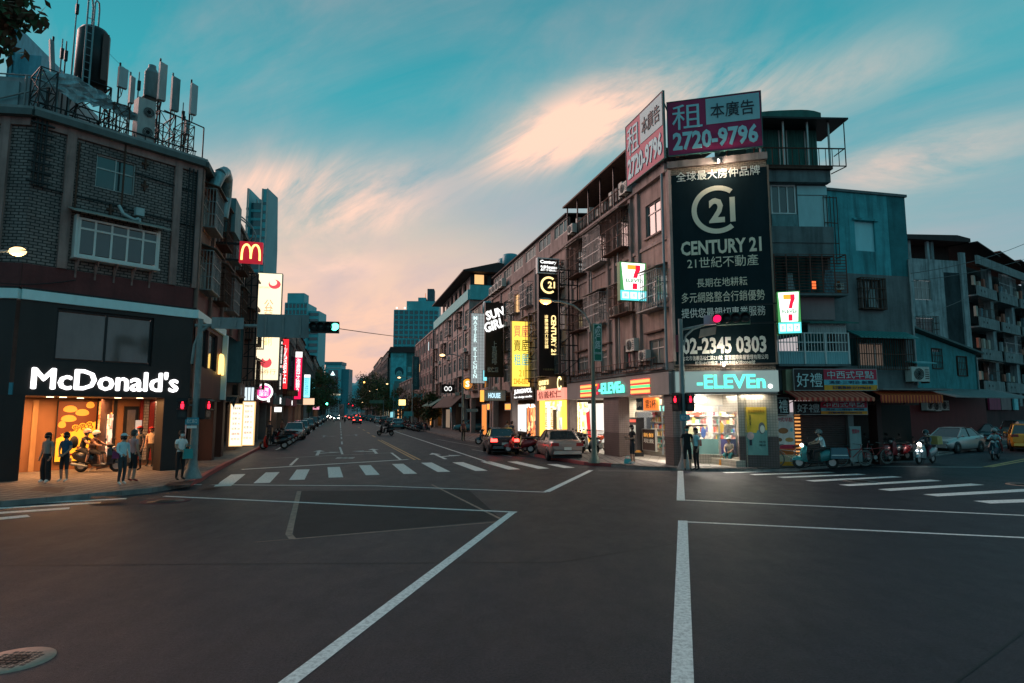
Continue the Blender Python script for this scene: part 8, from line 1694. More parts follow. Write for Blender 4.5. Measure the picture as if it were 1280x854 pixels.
 if hair:
  b = MB(HM_); b.ball((0, .012, .02 * s), (.098 * s, .112 * s, .108 * s), 14, 7, 0, -.05, 1); b.ball((0, .045 * s, -.02 * s), (.092 * s, .075 * s, .10 * s), 12, 5, 0, -.8, .3)
  if long_hair: b.ball((0, .06 * s, -.10 * s), (.085 * s, .05 * s, .16 * s), 10, 6)
  b.build('hair', hair, T)
 for sx in (-1, 1): b = MB(HM_); b.ball((sx * .032 * s, -.088 * s, .005 * s), .010 * s, 6, 4); b.build('eye', HAIR, T); b = MB(HM_); b.ball((sx * .078 * s, .005, -.01 * s), (.012 * s, .02 * s, .03 * s), 6, 4); b.build('ear', SKIN, T)
 b = MB(HM_); b.ball((0, -.10 * s, -.02 * s), (.013 * s, .018 * s, .024 * s), 6, 4); b.build('nose', SKIN, T)
 if mask: b = MB(HM_); b.ball((0, -.045 * s, -.045 * s), (.072 * s, .068 * s, .058 * s), 12, 6, 0, -.9, .8); b.build('face_mask', mask, T)
 else: b = MB(HM_); b.box(-.022 * s, .022 * s, -.094 * s, -.085 * s, -.056 * s, -.048 * s); b.build('mouth', mat('lip', (.28, .10, .09), .6), T)
 if cap: b = MB(HM_); b.ball((0, .01, .045 * s), (.103 * s, .115 * s, .085 * s), 14, 5, 0, -.05, 1); b.box(-.07 * s, .07 * s, -.18 * s, -.08 * s, .045 * s, .06 * s); b.build('cap', cap, T)
 if helmet: b = MB(HM_); b.ball((0, .01, .03 * s), (.135 * s, .145 * s, .14 * s), 16, 8, 0, -.35, 1); b.build('helmet', helmet, T); b = MB(HM_); b.ball((0, -.03, .0), (.115 * s, .125 * s, .09 * s), 14, 5, 0, -.2, .7); b.build('visor', CARG, T)
 return T
MB_ = mat('black mask', (.015, .015, .017), .7); MG = mat('green mask', (.10, .42, .34), .7); MW = mat('white mask', (.6, .62, .62), .7); RC = mat('red cap cloth', (.45, .03, .03), .8)
def gp(px, py, z=.14): return G(px, py, z)
person('woman in grey top and wide black trousers waiting at the far left', gp(56, 603.5), R(-12), 1.62, cloth('grey', (.26, .22, .20)), cloth('black', (.024, .022, .024)), SHOEW, mask=MB_, wide=True, long_hair=True, pose={'wrL': (.24, -.03, .90)})
clasp = {'elR': (-.21, -.02, 1.14), 'wrR': (-.07, -.19, .98), 'haR': (-.01, -.20, .94), 'elL': (.21, -.02, 1.14), 'wrL': (.09, -.18, .95), 'haL': (.02, -.21, .92)}
person('person in navy shirt and shorts with hands clasped, waiting at the left', gp(79, 602.5), R(-5), 1.62, cloth('navy', (.03, .09, .16)), cloth('dark shorts', (.03, .03, .035)), SHOEW, mask=MB_, legs='short', pose=clasp)
walkp = {'knR': (-.09, -.14, .52), 'anR': (-.10, -.10, .10), 'toR': (-.11, -.26, .05), 'knL': (.1, .03, .5), 'anL': (.1, .16, .12), 'toL': (.11, .02, .03), 'elR': (-.20, -.02, 1.13), 'wrR': (-.14, -.24, 1.02), 'haR': (-.13, -.30, 1.0)}
person('person in pale blue hoodie and white bucket hat facing right at the kerb', gp(151, 606), R(62), 1.6, cloth('pale blue', (.46, .66, .70)), cloth('jeans', (.05, .055, .06)), SHOEW, mask=MB_, cap=mat('pale hat', (.45, .58, .58), .8), sleeve='long', pose={**walkp, 'knR': (-.09, -.06, .5), 'anR': (-.1, -.02, .09), 'toR': (-.11, -.18, .035), 'knL': (.1, 0, .5), 'anL': (.1, .06, .09), 'toL': (.11, -.1, .035)})
person('man in pinkish shirt and black shorts beside the hooded person', gp(164, 602.5), R(160), 1.7, cloth('pinkish', (.50, .26, .25)), cloth('black', (.024, .022, .024)), mat('red shoe', (.3, .04, .04), .6), legs='short', mask=MW, hair=mat('dark grey hair', (.05, .05, .05), .7))
person('restaurant worker in red cap and dark shirt standing behind the pair', gp(172, 588), R(-20), 1.72, cloth('olive grey', (.16, .12, .09)), cloth('black', (.024, .022, .024)), None, cap=RC, pose={'elR': (-.22, -.05, 1.14), 'wrR': (-.10, -.22, 1.08), 'haR': (-.04, -.24, 1.10)})
person('restaurant worker in red cap, cream polo and black trousers', gp(187, 583), R(8), 1.66, cloth('cream polo', (.50, .36, .24)), cloth('black', (.024, .022, .024)), None, cap=RC, mask=mat('orange mask', (.4, .14, .08), .7))
p7 = {'elL': (.19, -.06, 1.15), 'wrL': (.10, -.24, 1.20), 'haL': (.06, -.27, 1.25), 'elR': (-.20, -.03, 1.14), 'wrR': (-.16, -.24, 1.04), 'haR': (-.14, -.30, 1.03), **{}}
person('person in white T-shirt and black trousers by the left signal pole', gp(224, 600.5), R(60), 1.66, cloth('white tee', (.75, .73, .73)), cloth('black', (.024, .022, .024)), None, mask=MW, pose=p7)
def bag(label, loc, rz, m, w=.3, h=.32, name='bag', cat='bag', d=.12):
 T = thing(name, label, cat, loc, rz); b = MB(); b.box(-w / 2, w / 2, -d / 2, d / 2, 0, h, 0, (.015, .02)); b.build('pouch', m, T); b = MB(); b.tube([(-w * .3, 0, h - .02), (-w * .25, 0, h + .12), (w * .25, 0, h + .12), (w * .3, 0, h - .02)], .012, 5); b.build('handle', m, T)
bag('small teal bag carried by the person at the left signal pole', gp(224, 600.5) + Vector((.30, -.12, .72)), R(40), mat('teal bag', (.04, .26, .26), .7)); bag('turquoise bag on the pavement at the feet of the man in black', gp(785, 579.5), R(10), mat('turquoise bag', (.06, .38, .42), .6), .34, .2); bag('plum shoulder bag on the hip of the hooded person', gp(151, 606) + Vector((-.12, -.16, .82)), R(20), mat('plum bag', (.22, .03, .10), .7), .2, .22, d=.08)
person('man in black T-shirt and shorts looking at his phone outside the store', gp(791, 580), R(-70), 1.72, cloth('black tee', (.014, .014, .015)), cloth('dark grey shorts', (.03, .03, .034)), SHOEW, legs='short', pose={'elR': (-.19, -.05, 1.16), 'wrR': (-.06, -.26, 1.16), 'haR': (-.02, -.31, 1.2), 'elL': (.2, -.03, 1.14), 'wrL': (.04, -.24, 1.10), 'haL': (-.02, -.28, 1.10), 'head': (0, -.035, 1.6), 'crown': (0, -.03, 1.68)})
person('person in black T-shirt and green mask facing the crossing at the store', gp(860, 588.5), R(-8), 1.74, cloth('black tee', (.014, .014, .015)), cloth('black shorts', (.016, .016, .018)), SHOEB, legs='short', mask=MG)
person('person in pale blue shirt and black trousers with a red shoulder bag', gp(871, 588.5), R(-75), 1.66, cloth('pale cyan', (.36, .66, .70)), cloth('black', (.024, .022, .024)), None, pose={'elR': (-.19, -.06, 1.15), 'wrR': (-.12, -.26, 1.2), 'haR': (-.10, -.30, 1.25)}); bag('dark red shoulder bag of the person in the pale blue shirt', gp(871, 588.5) + Vector((.14, .0, .95)), R(60), mat('dark red bag', (.22, .04, .04), .7), .24, .26)
sit = {'pelvis': (0, .12, .50), 'waist': (0, .12, .62), 'chest': (0, .06, .84), 'neck': (0, .02, 1.0), 'chin': (0, -.03, 1.07), 'head': (0, -.05, 1.15), 'crown': (0, -.04, 1.23), 'shR': (-.165, .05, .95), 'shL': (.165, .05, .95), 'elR': (-.2, -.08, .73), 'elL': (.2, -.08, .73), 'wrR': (-.12, -.28, .62), 'haR': (-.08, -.34, .60), 'wrL': (.12, -.28, .62), 'haL': (.08, -.34, .60),
    'hiR': (-.09, .08, .48), 'hiL': (.09, .08, .48), 'knR': (-.13, -.32, .50), 'knL': (.13, -.32, .50), 'anR': (-.12, -.34, .09), 'anL': (.12, -.34, .09), 'toR': (-.13, -.5, .035), 'toL': (.13, -.5, .035)}
person('person in white cap and teal skirt sitting on the store ledge', FF.w(FF.at(912, 572, 1.05)[0], 1.15, .14), FF.rz + R(-20), 1.6, cloth('cream top', (.5, .4, .32)), cloth('dark teal', (.03, .16, .17)), mat('red shoe', (.3, .04, .04), .6), pose=sit, cap=mat('white cap', (.6, .6, .58), .8), wide=True); bag('orange-yellow bag beside the person sitting on the store ledge', FF.w(FF.at(903, 573, .9)[0], .75, .14), R(10), mat('orange bag', (.65, .26, .04), .7), .3, .24)
ride = {'pelvis': (0, .12, .80), 'waist': (0, .10, .92), 'chest': (0, .02, 1.13), 'neck': (0, -.02, 1.30), 'chin': (0, -.05, 1.37), 'head': (0, -.07, 1.45), 'crown': (0, -.06, 1.53), 'shR': (-.165, .0, 1.24), 'shL': (.165, .0, 1.24), 'elR': (-.25, -.22, 1.06), 'elL': (.25, -.22, 1.06), 'wrR': (-.30, -.42, 1.02), 'haR': (-.31, -.49, 1.02), 'wrL': (.30, -.42, 1.02), 'haL': (.31, -.49, 1.02),
  'hiR': (-.10, .08, .80), 'hiL': (.10, .08, .80), 'knR': (-.19, -.34, .72), 'knL': (.19, -.34, .72), 'anR': (-.15, -.38, .34), 'anL': (.15, -.38, .34), 'toR': (-.15, -.54, .30), 'toL': (.15, -.54, .30)}
pill = {**ride, **{k: (v[0], v[1], v[2] + .06) for k, v in ride.items()}, 'wrR': (-.18, -.34, 1.05), 'haR': (-.12, -.40, 1.05), 'wrL': (.18, -.34, 1.05), 'haL': (.12, -.40, 1.05), 'knR': (-.24, -.28, .72), 'knL': (.24, -.28, .72), 'anR': (-.24, -.2, .40), 'anL': (.24, -.2, .40), 'toR': (-.25, -.36, .34), 'toL': (.25, -.36, .34)}
def on(S, dy, **k):
 a = S.rotation_euler.z; d = Vector((-math.sin(a), math.cos(a), 0)); return S.location + d * dy, a + math.pi
def rider(S, label, top, bottom, helm, dy=-.20, pose=ride, sleeve='short', legs='long', mask=None, shoe=None):
 l, a = on(S, dy); return person(label, l, a, 1.70, top, bottom, shoe, pose, sleeve, legs, mask=mask, helmet=helm)
rider(SR1, 'man in white short-sleeved shirt and dark tie riding the green scooter', cloth('white shirt', (.50, .62, .64)), cloth('black', (.024, .022, .024)), mat('grey helmet', (.14, .15, .15), .35))
rider(SR2, 'rider in dark jacket and mask on the scooter with the bright headlight', cloth('dark jacket', (.12, .15, .17)), cloth('dark red apron', (.12, .015, .03)), mat('dark helmet', (.03, .08, .09), .3), sleeve='long', mask=MW)
rider(SR3, 'rider in pale blue jacket and black trousers near the taxi', cloth('pale jacket', (.36, .58, .62)), cloth('black', (.024, .022, .024)), mat('white black helmet', (.35, .37, .37), .3), sleeve='long', mask=MB_)
rider(SR3, 'passenger in red top behind the pale blue rider near the taxi', cloth('red top', (.42, .02, .03)), cloth('dark red trousers', (.20, .03, .03)), mat('dark helmet', (.03, .08, .09), .3), dy=-.52, pose=pill, sleeve='long')
rider(SR4, 'front rider of the scooter by the burger poster, white helmet', cloth('brown shirt', (.14, .06, .04)), cloth('dark shorts', (.03, .03, .035)), mat('white helmet', (.6, .58, .55), .3), legs='short', shoe=SHOEW)
rider(SR4, 'passenger with dark backpack on the scooter by the burger poster, pale helmet', cloth('dark top', (.03, .03, .032)), cloth('dark shorts', (.03, .03, .035)), mat('pinkish helmet', (.5, .3, .26), .3), dy=-.52, pose=pill, legs='short')
l, a = on(SR4, -.80); T = thing('backpack', 'bulging dark backpack worn by the scooter passenger at the burger poster', 'backpack', l + Vector((0, 0, 1.0)), a); b = MB(); b.ball((0, .12, .12), (.18, .13, .24), 12, 8); b.build('sack', cloth('backpack', (.03, .028, .025)), T); b = MB(); b.ball((0, .22, .05), (.12, .06, .12), 10, 5); b.build('pocket', cloth('backpack', (.03, .028, .025)), T)
rider(SR5, 'far motorcyclist in dark clothes crossing the lanes', cloth('dark top', (.03, .03, .032)), cloth('black', (.024, .022, .024)), mat('dark helmet', (.03, .08, .09), .3), sleeve='long')
for i, (px, py, c) in enumerate(((640, 557, (.10, .10, .11)), (634, 556, (.2, .19, .18)), (579, 551.5, (.12, .05, .06)), (352, 549, (.25, .12, .1)), (336, 556, (.05, .04, .05)))):
 person(['pedestrian in dark clothes behind the maroon sedan', 'pedestrian in grey behind the maroon sedan, left one', 'pedestrian in dark red on the right pavement by the lamp post', 'pedestrian in reddish shirt past the left scooters', 'dark-clothed pedestrian on the left pavement before the menu shop'][i], gp(px, py), R(random.uniform(-180, 180)), 1.66, cloth('ped %d' % i, c), cloth('black', (.024, .022, .024)))
# ================================================================ poles, signals, lamps, wires
REDG = em('signal red', (1, .015, .04), 3.2); GRNG = em('signal green', (.08, 1, .62), 10); LAMPW = em('street lamp glow', (1, .62, .28), 2.6); POLEM = mat('weathered pole', (.20, .24, .24), .6, .2, .35, 5)
def at_d(px, py, d): r_ = ray(px, py); return EYE + r_ * (d / r_.y)
def pole(root, x, y, z0, z1, r0, r1, m=POLEM, name='post'): b = MB(); b.cyl((x, y, z0), (x, y, z1), r0, r1, 12); b.lathe([(r0 * 2.3, 0), (r0 * 2.2, .06), (r0 * 1.3, .35), (r0, .6)], (x, y, z0), 12); return b.build(name, m, root)
def pedsig(root, M, m=REDG, on=True):
 b = MB(M); b.box(-.16, .16, -.12, .12, -.36, .36); b.build('signal_housing', BLACK, root); b = MB(M); b.prismx([(-.12, .30), (-.30, .24), (-.30, .27), (-.12, .33)], -.15, .15); b.prismx([(-.12, -.02), (-.28, -.06), (-.28, -.03), (-.12, .01)], -.15, .15); b.build('visor', BLACK, root)
 b = MB(M); b.ball((0, -.13, .22), (.035, .02, .035), 8, 4); b.prism([(-.045, .17), (.045, .17), (.05, .08), (.03, -.0), (-.03, -.0), (-.05, .08)][::-1], -.15, -.12); b.build('standing_figure', m, root); b = MB(M); b.box(-.11, .11, -.123, -.119, -.28, -.06); b.build('dark_lens', mat('dark lens', (.03, .04, .04), .2), root)
# --- left signal pole
P0 = G(240, 598, .14); T = thing('signal_pole', 'tall grey signal pole at the red left kerb with a long arm and green light', 'signal pole', P0)
top = at_d(247, 399, P0.y); b = MB(); hz = top.z - P0.z; pole(T, 0, 0, 0, hz, .14, .09)
N_ = Vector((.965, .264, 0)); rzN = math.atan2(.264, .965)
MP_ = Matrix.Rotation(rzN - R(6), 4, 'Z')
def armp(px, py):
 """point on the arm's vertical plane through the pole"""
 F_ = Frame(P0, ang=rzN - R(6)); u, z = F_.at(px, py); return u, z - P0.z
pts = [armp(240, 455), armp(243, 432), armp(250, 415), armp(262, 407), armp(300, 406)]
b = MB(MP_); b.tube([(u, 0, z) for u, z in pts], .055, 8); b.build('curved_arm', POLEM, T)
a0, a1 = armp(244, 407), armp(388, 408); b = MB(MP_); b.tube([(a0[0], 0, a0[1]), (a1[0], 0, a1[1])], .06, 8); b.build('arm', POLEM, T)
for (x0, y0, x1, y1, lab) in ((266, 397, 305, 412, 'small back plate'), (323, 393, 386, 423, 'large back plate')):
 u0, z1 = armp(x0, y0); u1, z0 = armp(x1, y1); b = MB(MP_); b.box(u0, u1, -.10, -.07, z0, z1); o = b.build('sign_plate', mat('plate back', (.17, .21, .22), .5, .2, .2, 3), T)
 for k in range(2 if x0 < 300 else 3): b = MB(MP_); x = u0 + (u1 - u0) * (k + .5) / (2 if x0 < 300 else 3); b.box(x - .03, x + .03, -.13, -.10, z0 + .1, z1 - .1); b.build('stiffener', GREY, o)
u0, z1 = armp(389, 402.5); u1, z0 = armp(424, 417); hs = (z1 - z0) / 2; zc = (z0 + z1) / 2; S_ = thing('traffic_signal', 'horizontal traffic signal showing green at the end of the left arm', 'traffic light', P0, rzN - R(6))
b = MB(); b.box(u0, u1, -.22, .02, z0, z1); b.build('housing', mat('signal housing', (.018, .035, .03), .4), S_); n = 4
for k in range(n):
 x = u0 + (u1 - u0) * (k + .5) / n; r_ = hs * .78; b = MB(); b.lathe([(r_, -.22), (r_, -.40), (r_ * .93, -.40), (r_ * .93, -.23)], (x, 0, zc), 16, 0, 'y'); b.build('visor', BLACK, S_); b = MB(); b.lathe([(r_ * .9, -.225), (r_ * .6, -.26), (.001, -.27)], (x, 0, zc), 16, 0, 'y'); b.build('lamp', em('signal green big', (.10, 1, .70), 4.5) if k == n - 1 else mat('dark lens', (.03, .04, .04), .2), S_)
F_ = Frame(P0, ang=R(8)); u, z = F_.at(230, 511, -.25)
pedsig(T, Matrix.Translation((-.38, -.1, z - P0.z)) @ Matrix.Rotation(R(10), 4, 'Z')); pedsig(T, Matrix.Translation((.30, .05, z - P0.z)) @ Matrix.Rotation(R(80), 4, 'Z'))
for x_ in (-.2, .18): b = MB(); b.box(min(0, x_ * 1.3), max(0, x_ * 1.3), -.03, .03, z - P0.z + .1, z - P0.z + .15); b.build('bracket', POLEM, T)
za, zb = F_.at(240, 531, -.15)[1] - P0.z, F_.at(240, 522, -.15)[1] - P0.z; b = MB(); b.box(-.26, .20, -.17, -.15, za, zb); b.build('blue_plate', mat('plate blue', (.05, .28, .36), .5), T); text('松仁路口', T, I4, -.2, .15, za + .05, zb - .05, WHITE, y=-.172, depth=.006)
b = MB(); b.box(-.20, .14, -.17, -.15, za - .12, za - .03); b.build('white_plate', WHITE, T)
# --- right corner signal pole
P1 = G(856, 586, .14); T = thing('signal_pole', 'grey signal pole at the store corner with red pedestrian lights', 'signal pole', P1); FR = Frame(P1, ang=R(-24)); zt = FR.at(849, 399)[1] - P1.z; pole(T, 0, 0, 0, zt, .13, .09); MR = Matrix.Rotation(R(-24), 4, 'Z')
u, z = FR.at(862, 503); z -= P1.z; pedsig(T, Matrix.Translation((-.26, -.12, z)) @ Matrix.Rotation(R(-50), 4, 'Z')); pedsig(T, Matrix.Translation((.24, -.1, z)) @ Matrix.Rotation(R(6), 4, 'Z'))
za, zb = FR.at(858, 526, -.15)[1] - P1.z, FR.at(858, 518, -.15)[1] - P1.z; b = MB(); b.box(-.18, .22, -.17, -.15, za, zb); b.build('blue_plate', mat('plate blue', (.05, .28, .36), .5), T); text('松仁路', T, I4, -.13, .17, za + .04, zb - .04, WHITE, y=-.172, depth=.006)
a = [FR.at(853, 412), FR.at(873, 408), FR.at(905, 400)]; b = MB(MR); b.tube([(u_, 0, z_ - P1.z) for u_, z_ in a], .05, 8); b.build('arm', POLEM, T); a = [FR.at(855, 432), FR.at(857, 420), FR.at(866, 412), FR.at(876, 408)]; b = MB(MR); b.tube([(u_, 0, z_ - P1.z) for u_, z_ in a], .04, 8); b.build('curved_brace', POLEM, T)
q0, q1 = FR.at(876, 412), FR.at(896, 418); b = MB(MR); b.prism([(q0[0], q0[1] - P1.z), (q1[0], q0[1] - P1.z + .08), (q1[0] - .05, q1[1] - P1.z), (q0[0] - .08, q1[1] - P1.z - .12)][::-1], -.08, -.05); b.build('lane_plate', mat('lane plate', (.50, .32, .24), .5), T)
u0, z1 = FR.at(845, 422); u1, z0 = FR.at(849, 440); b = MB(MR); b.box(u0 - .02, u1 - .02, -.04, .0, z0 - P1.z, z1 - P1.z + .1); b.build('maroon_plate', mat('plate maroon', (.18, .03, .05), .5), T)
P1b = P1; S_ = thing('traffic_signal', 'horizontal signal seen from below at the store corner, one lens red', 'traffic light', P1, R(-24)); u0, z1 = FR.at(880, 392); u1, z0 = FR.at(938, 407); z0 -= P1.z; z1 -= P1.z; cx = (u0 + u1) / 2
Mt = Matrix.Translation((cx, 0, (z0 + z1) / 2)) @ Matrix.Rotation(R(0), 4, 'Y'); w_ = (u1 - u0) / 2; hh_ = (z1 - z0) / 2 * .8
b = MB(Mt); b.box(-w_ * .45, w_, -.25, .05, -hh_, hh_); b.build('housing', mat('signal green housing', (.012, .09, .065), .4), S_); b = MB(Mt); b.box(-w_, -w_ * .46, -.18, .05, -hh_ * .8, hh_ * .8); b.build('pale_box', mat('pale mauve box', (.38, .32, .38), .5), S_)
for k in range(4): x = -w_ * .38 + k * w_ * .40; b = MB(Mt); b.lathe([(hh_ * .8, -.25), (hh_ * .8, -.5), (hh_ * .72, -.5), (hh_ * .72, -.26)], (x, 0, 0), 14, 0, 'y'); b.build('visor', BLACK, S_); b = MB(Mt); b.lathe([(hh_ * .7, -.27), (.001, -.30)], (x, 0, 0), 14, 0, 'y'); b.build('lamp', em('signal pink', (.9, .01, .10), 1.3) if k == 0 else mat('dark lens', (.03, .04, .04), .2), S_)
# --- street-name pole and lamp
P2 = G(743, 578.5, .14); T = thing('street_lamp', 'tall street-name pole with a green sign and a lit curved lamp arm', 'street lamp', P2); F2_ = Frame(P2, vpx=NVP); M2 = Matrix.Rotation(F2_.rz, 4, 'Z')
zt = F2_.at(738, 405)[1] - P2.z; pole(T, 0, 0, 0, zt, .12, .075, mat('olive pole', (.16, .18, .15), .6, .1, .3, 5)); arm = [F2_.at(*p) for p in ((738, 415), (737, 404), (730, 392), (717, 382), (700, 377), (688, 376.5))]
b = MB(M2); b.tube([(u_, 0, z_ - P2.z) for u_, z_ in arm], .045, 7); b.build('lamp_arm', STEEL, T); u, z = F2_.at(682, 376); z -= P2.z; b = MB(M2); b.ball((u, 0, z + .03), (.32, .13, .10), 10, 6, 0, -.1, 1); b.build('lamp_head', GREY, T); b = MB(M2); b.ball((u, 0, z), (.28, .16, .17), 10, 6, 0, -1, .0); b.build('bulb', em('amber lamp', (1, .48, .14), 2.6), T); lamp(T, M2 @ Vector((u, 0, z - .2)), 90, (1, .62, .3), .15)
u0, zt = F2_.at(736, 405); u1, zb = F2_.at(747.5, 452); zt -= P2.z; zb -= P2.z; GS = mat('street sign green', (.01, .16, .10), .4); b = MB(M2); b.box(-.05, u1 - u0 - .05, -.2, -.17, zb, zt); b.build('street_sign', GS, T); b = MB(M2)
for (a_, c_, d_, e_) in ((-.03, u1 - u0 - .07, zt - .04, zt - .02), (-.03, u1 - u0 - .07, zb + .02, zb + .04), (-.03, -.01, zb + .04, zt - .04), (u1 - u0 - .09, u1 - u0 - .07, zb + .04, zt - .04)): b.box(a_, c_, -.206, -.2, d_, e_)
b.build('sign_border', WHITE, T); hh = zt - zb; text('松仁路', T, M2, .03, u1 - u0 - .13, zb + hh * .32, zt - hh * .12, WHITE, y=-.2, depth=.01, vertical=True); text('SONGREN', T, M2, .0, u1 - u0 - .1, zb + hh * .18, zb + hh * .24, WHITE, y=-.2, depth=.01); b = MB(M2); b.prism([(.1, zt - .2), (.22, zt - .08), (.34, zt - .2)], -.21, -.2); b.build('arrow_mark', WHITE, T)
# --- lamp at the left edge, hung from an arm
T = thing('street_lamp', 'glowing street lamp on an arm reaching in from the left edge', 'street lamp', G(-160, 640)); L0 = G(-160, 640); e_ = at_d(22, 314, 15.5) - L0; st = at_d(-160, 330, L0.y) - L0; st.x = 0; st.y = 0
pole(T, 0, 0, 0, st.z, .12, .08); b = MB(); b.tube([tuple(st), tuple(st.lerp(e_, .5) + Vector((0, 0, .12))), tuple(e_ + Vector((-.25, 0, 0)))], .035, 7); b.build('lamp_arm', STEEL, T); b = MB(); b.ball(e_, (.24, .12, .06), 10, 6, 0, -.1, 1); b.build('lamp_head', GREY, T); b = MB(); b.ball(e_ + Vector((0, 0, -.01)), (.22, .13, .12), 10, 6); b.build('bulb', em('warm white lamp', (1, .62, .26), 2.4), T); lamp(T, e_ + Vector((0, 0, -.2)), 35, (1, .75, .45), .12)
# --- lamps down the street
def slamp(px, py, base_px, d, label, side=-1, col=LAMPW):
 p = at_d(px, py, d); T = thing('street_lamp', label, 'street lamp', (0, 0, 0), 0, 'street lamps down the street'); q = at_d(base_px, 515, d); T.location = (q.x, q.y, 0); v = Vector((p.x - q.x, 0, p.z))
 b = MB(); b.cyl((0, 0, 0), (0, 0, v.z - .4), .11, .07, 8); b.build('post', POLEM, T); b = MB(); b.tube([(0, 0, v.z - .5), (v.x * .15, 0, v.z - .1), (v.x * .5, 0, v.z + .08), (v.x, 0, v.z + .02)], .045, 6); b.build('lamp_arm', POLEM, T); b = MB(); b.ball((v.x, 0, v.z + .05), (.3, .15, .08), 8, 5, 0, -.1, 1); b.build('lamp_head', GREY, T); b = MB(); b.ball((v.x, 0, v.z), (.28, .18, .14), 8, 5); b.build('bulb', col, T)
slamp(553, 444, 578, 62, 'lit lamp on a curved arm before the pale brown block'); slamp(499, 472, 514, 105, 'lit lamp hanging before the face of the mural'); slamp(484, 480, 492, 150, 'warm far lamp left of the mural'); slamp(471, 487, 478, 190, 'far lamp above the right parked cars'); slamp(462, 489, 466, 250, 'farthest lamp on the right side of the street'); slamp(453, 503, 457, 230, 'low far lamp in the right tree line')
T = thing('box_lantern', 'glowing yellow square lantern sign on a post below the mural', 'lantern', at_d(502.5, 515, 100)); T.location.z = 0; z = at_d(502, 506, 100).z; b = MB(); b.cyl((0, 0, 0), (0, 0, z), .08, .06, 6); b.build('post', BLACK, T); b = MB(); b.box(-.5, .5, -.2, .2, z - .1, z + .8); b.build('lantern_box', em('lantern yellow', (1, .75, .25), 1.8), T)
T = thing('flagpole', 'thin white flagpole rising before the teal mural block', 'flagpole', at_d(515, 515, 98)); T.location.z = 0; b = MB(); b.cyl((0, 0, 0), (0, 0, at_d(515, 480, 98).z), .05, .035, 6); b.build('pole', WHITE, T)
T = thing('signal_pole', 'dark post with camera boxes and signal boxes on the right pavement', 'signal pole', G(578, 551, .14)); h_ = at_d(578, 488, G(578, 551, .14).y).z; b = MB(); b.cyl((0, 0, 0), (0, 0, h_), .1, .07, 8); b.build('post', POLEM, T)
for k, (dx, dz, w_) in enumerate(((-.6, -.3, .35), (.25, -.5, .4), (.3, -1.6, .9), (-.3, -1.2, .3))): b = MB(); b.box(dx, dx + w_, -.2, .1, h_ + dz - .25, h_ + dz); b.build('camera_box' if k < 2 else 'sign_plate', GREY if k < 2 else mat('plate back', (.17, .21, .22), .5, .2, .2, 3), T)
for (px, py, d, bx, lab, m_) in ((409, 505, 150, 404, 'small far traffic signal showing green at the left trees', GRNG), (441, 507, 260, 447, 'far red traffic signal above the tail lights', REDG), (436, 505, 300, 430, 'farthest red traffic signal at the street end', REDG), (455.5, 478, 170, 470, 'amber far signal hanging before the right trees', em('signal amber', (1, .45, .1), 4))):
 q = at_d(bx, 515, d); T = thing('traffic_signal', lab, 'traffic light', (q.x, q.y, 0)); p = at_d(px, py, d); b = MB(); b.tube([(0, 0, 0), (0, 0, p.z), (p.x - q.x, 0, p.z)], .09, 6); b.build('post', BLACK, T); b = MB(); b.box(p.x - q.x - .5, p.x - q.x + .5, -.2, .1, p.z - .2, p.z + .2); b.build('housing', BLACK, T); b = MB(); b.ball((p.x - q.x, -.25, p.z), .24, 8, 5); b.build('lamp', m_, T)
for (x0, x1, y, d, lab, m_) in ((462, 478, 502, 140, 'greenish far direction board over the right lanes', mat('direction board', (.12, .20, .14), .6)), (505, 514, 517, 92, 'small teal shop hoarding left of the orange one', TQ)):
 p, q = at_d(x0, y, d), at_d(x1, y, d); T = thing('direction_board', lab, 'sign', (q.x + .3, q.y, 0)); b = MB(); b.cyl((0, 0, 0), (0, 0, p.z + .3), .09, .07, 6); b.build('post', POLEM, T); b = MB(); b.box(p.x - q.x - .3, -.1, -.1, 0, p.z - .4, p.z + .3); b.build('board', m_, T)
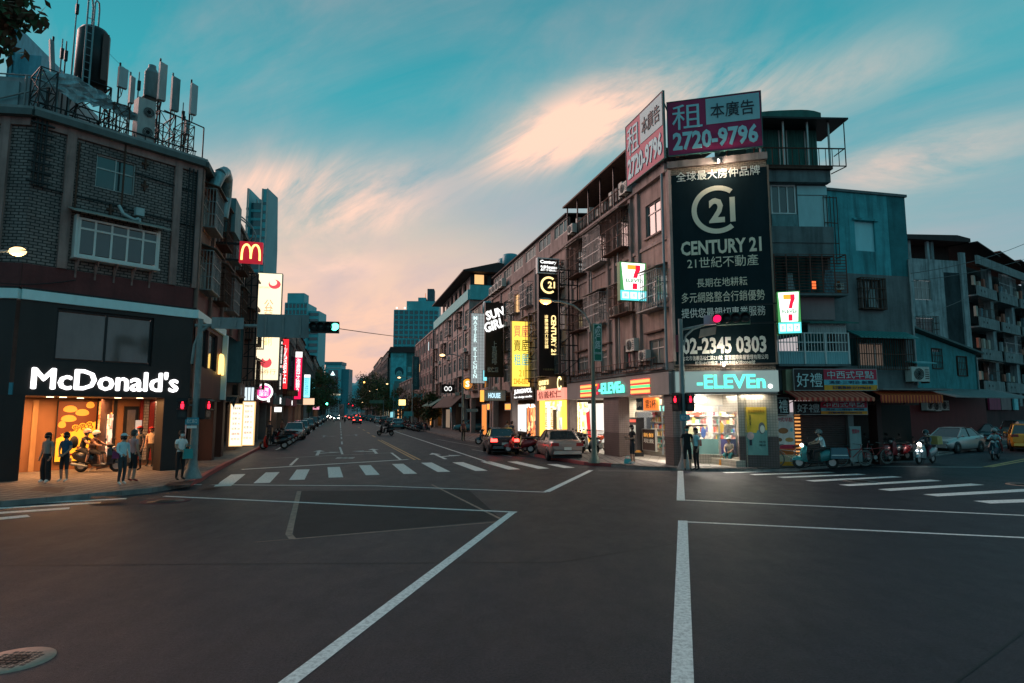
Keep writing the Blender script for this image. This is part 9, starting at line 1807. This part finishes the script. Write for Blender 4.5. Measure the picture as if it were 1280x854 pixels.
# --- wires
def wire(a, c, da, dc, sag, label, r=.018, n=14):
 A_, C_ = at_d(*a, da), at_d(*c, dc); b = MB(); P = []
 for k in range(n + 1): t = k / n; p = A_.lerp(C_, t); p.z -= sag * 4 * t * (1 - t); P.append(tuple(p))
 b.tube(P, r, 4); tag(b.build('overhead_wire', BLACK), label, 'wire')
wire((424, 411), (600, 424), 23, 70, .3, 'thin wire from the green signal to the brown blocks'); wire((996, 436), (1210, 372), 27, 50, .3, 'pale wire crossing the grey wall of the teal block'); wire((1130, 343), (1285, 303), 32, 44, .3, 'upper wire at the right edge over the apartment block', .022)
wire((1136, 352), (1300, 318), 32, 46, .25, 'lower wire at the right edge over the apartment block', .018); wire((-20, 352), (95, 350), 20, 22, .12, 'pale cable hanging across the red tile band', .02); wire((118, 44), (165, 92), 26.5, 27, .15, 'thin guy wire from the black water tank', .008); wire((846, 408), (960, 416), 28, 28, .05, 'thin wire behind the hanging store signal', .01)
# fire extinguisher-like red box, bollards and clutter by the left shops
T = thing('red_canister', 'small red canister standing by the first left scooters', 'canister', G(332, 559, .14)); b = MB(); b.lathe([(.001, 0), (.14, 0), (.14, .55), (.06, .68), (.06, .75), (.001, .75)], n=12); b.build('cylinder', mat('canister red', (.45, .02, .02), .4), T); b = MB(); b.box(-.05, .12, -.03, .03, .75, .82); b.build('handle', BLACK, T)
T = thing('waste_bin', 'dark bin standing beside the stone strip of the restaurant', 'bin', gp(203, 577)); b = MB(); b.box(-.22, .22, -.2, .2, 0, .85, 0, (-.03, -.02)); b.build('bin_body', BLACK, T); b = MB(); b.box(-.26, .26, -.24, .24, .85, .93, 0, (.05, .05)); b.build('lid', GREY, T)
T = thing('planter', 'low dark crate and cloth heap beside the ticket machine', 'crate', FS.w(FS.at(800, 568, 1.0)[0], .9, .15)); b = MB(); b.box(-.25, .25, -.15, .15, 0, .2); b.build('crate_body', BLACK, T); b = MB(); b.ball((0, 0, .22), (.18, .12, .1), 8, 5); b.build('cloth_heap', mat('orange heap', (.5, .22, .04), .8), T); T.name = 'crate'
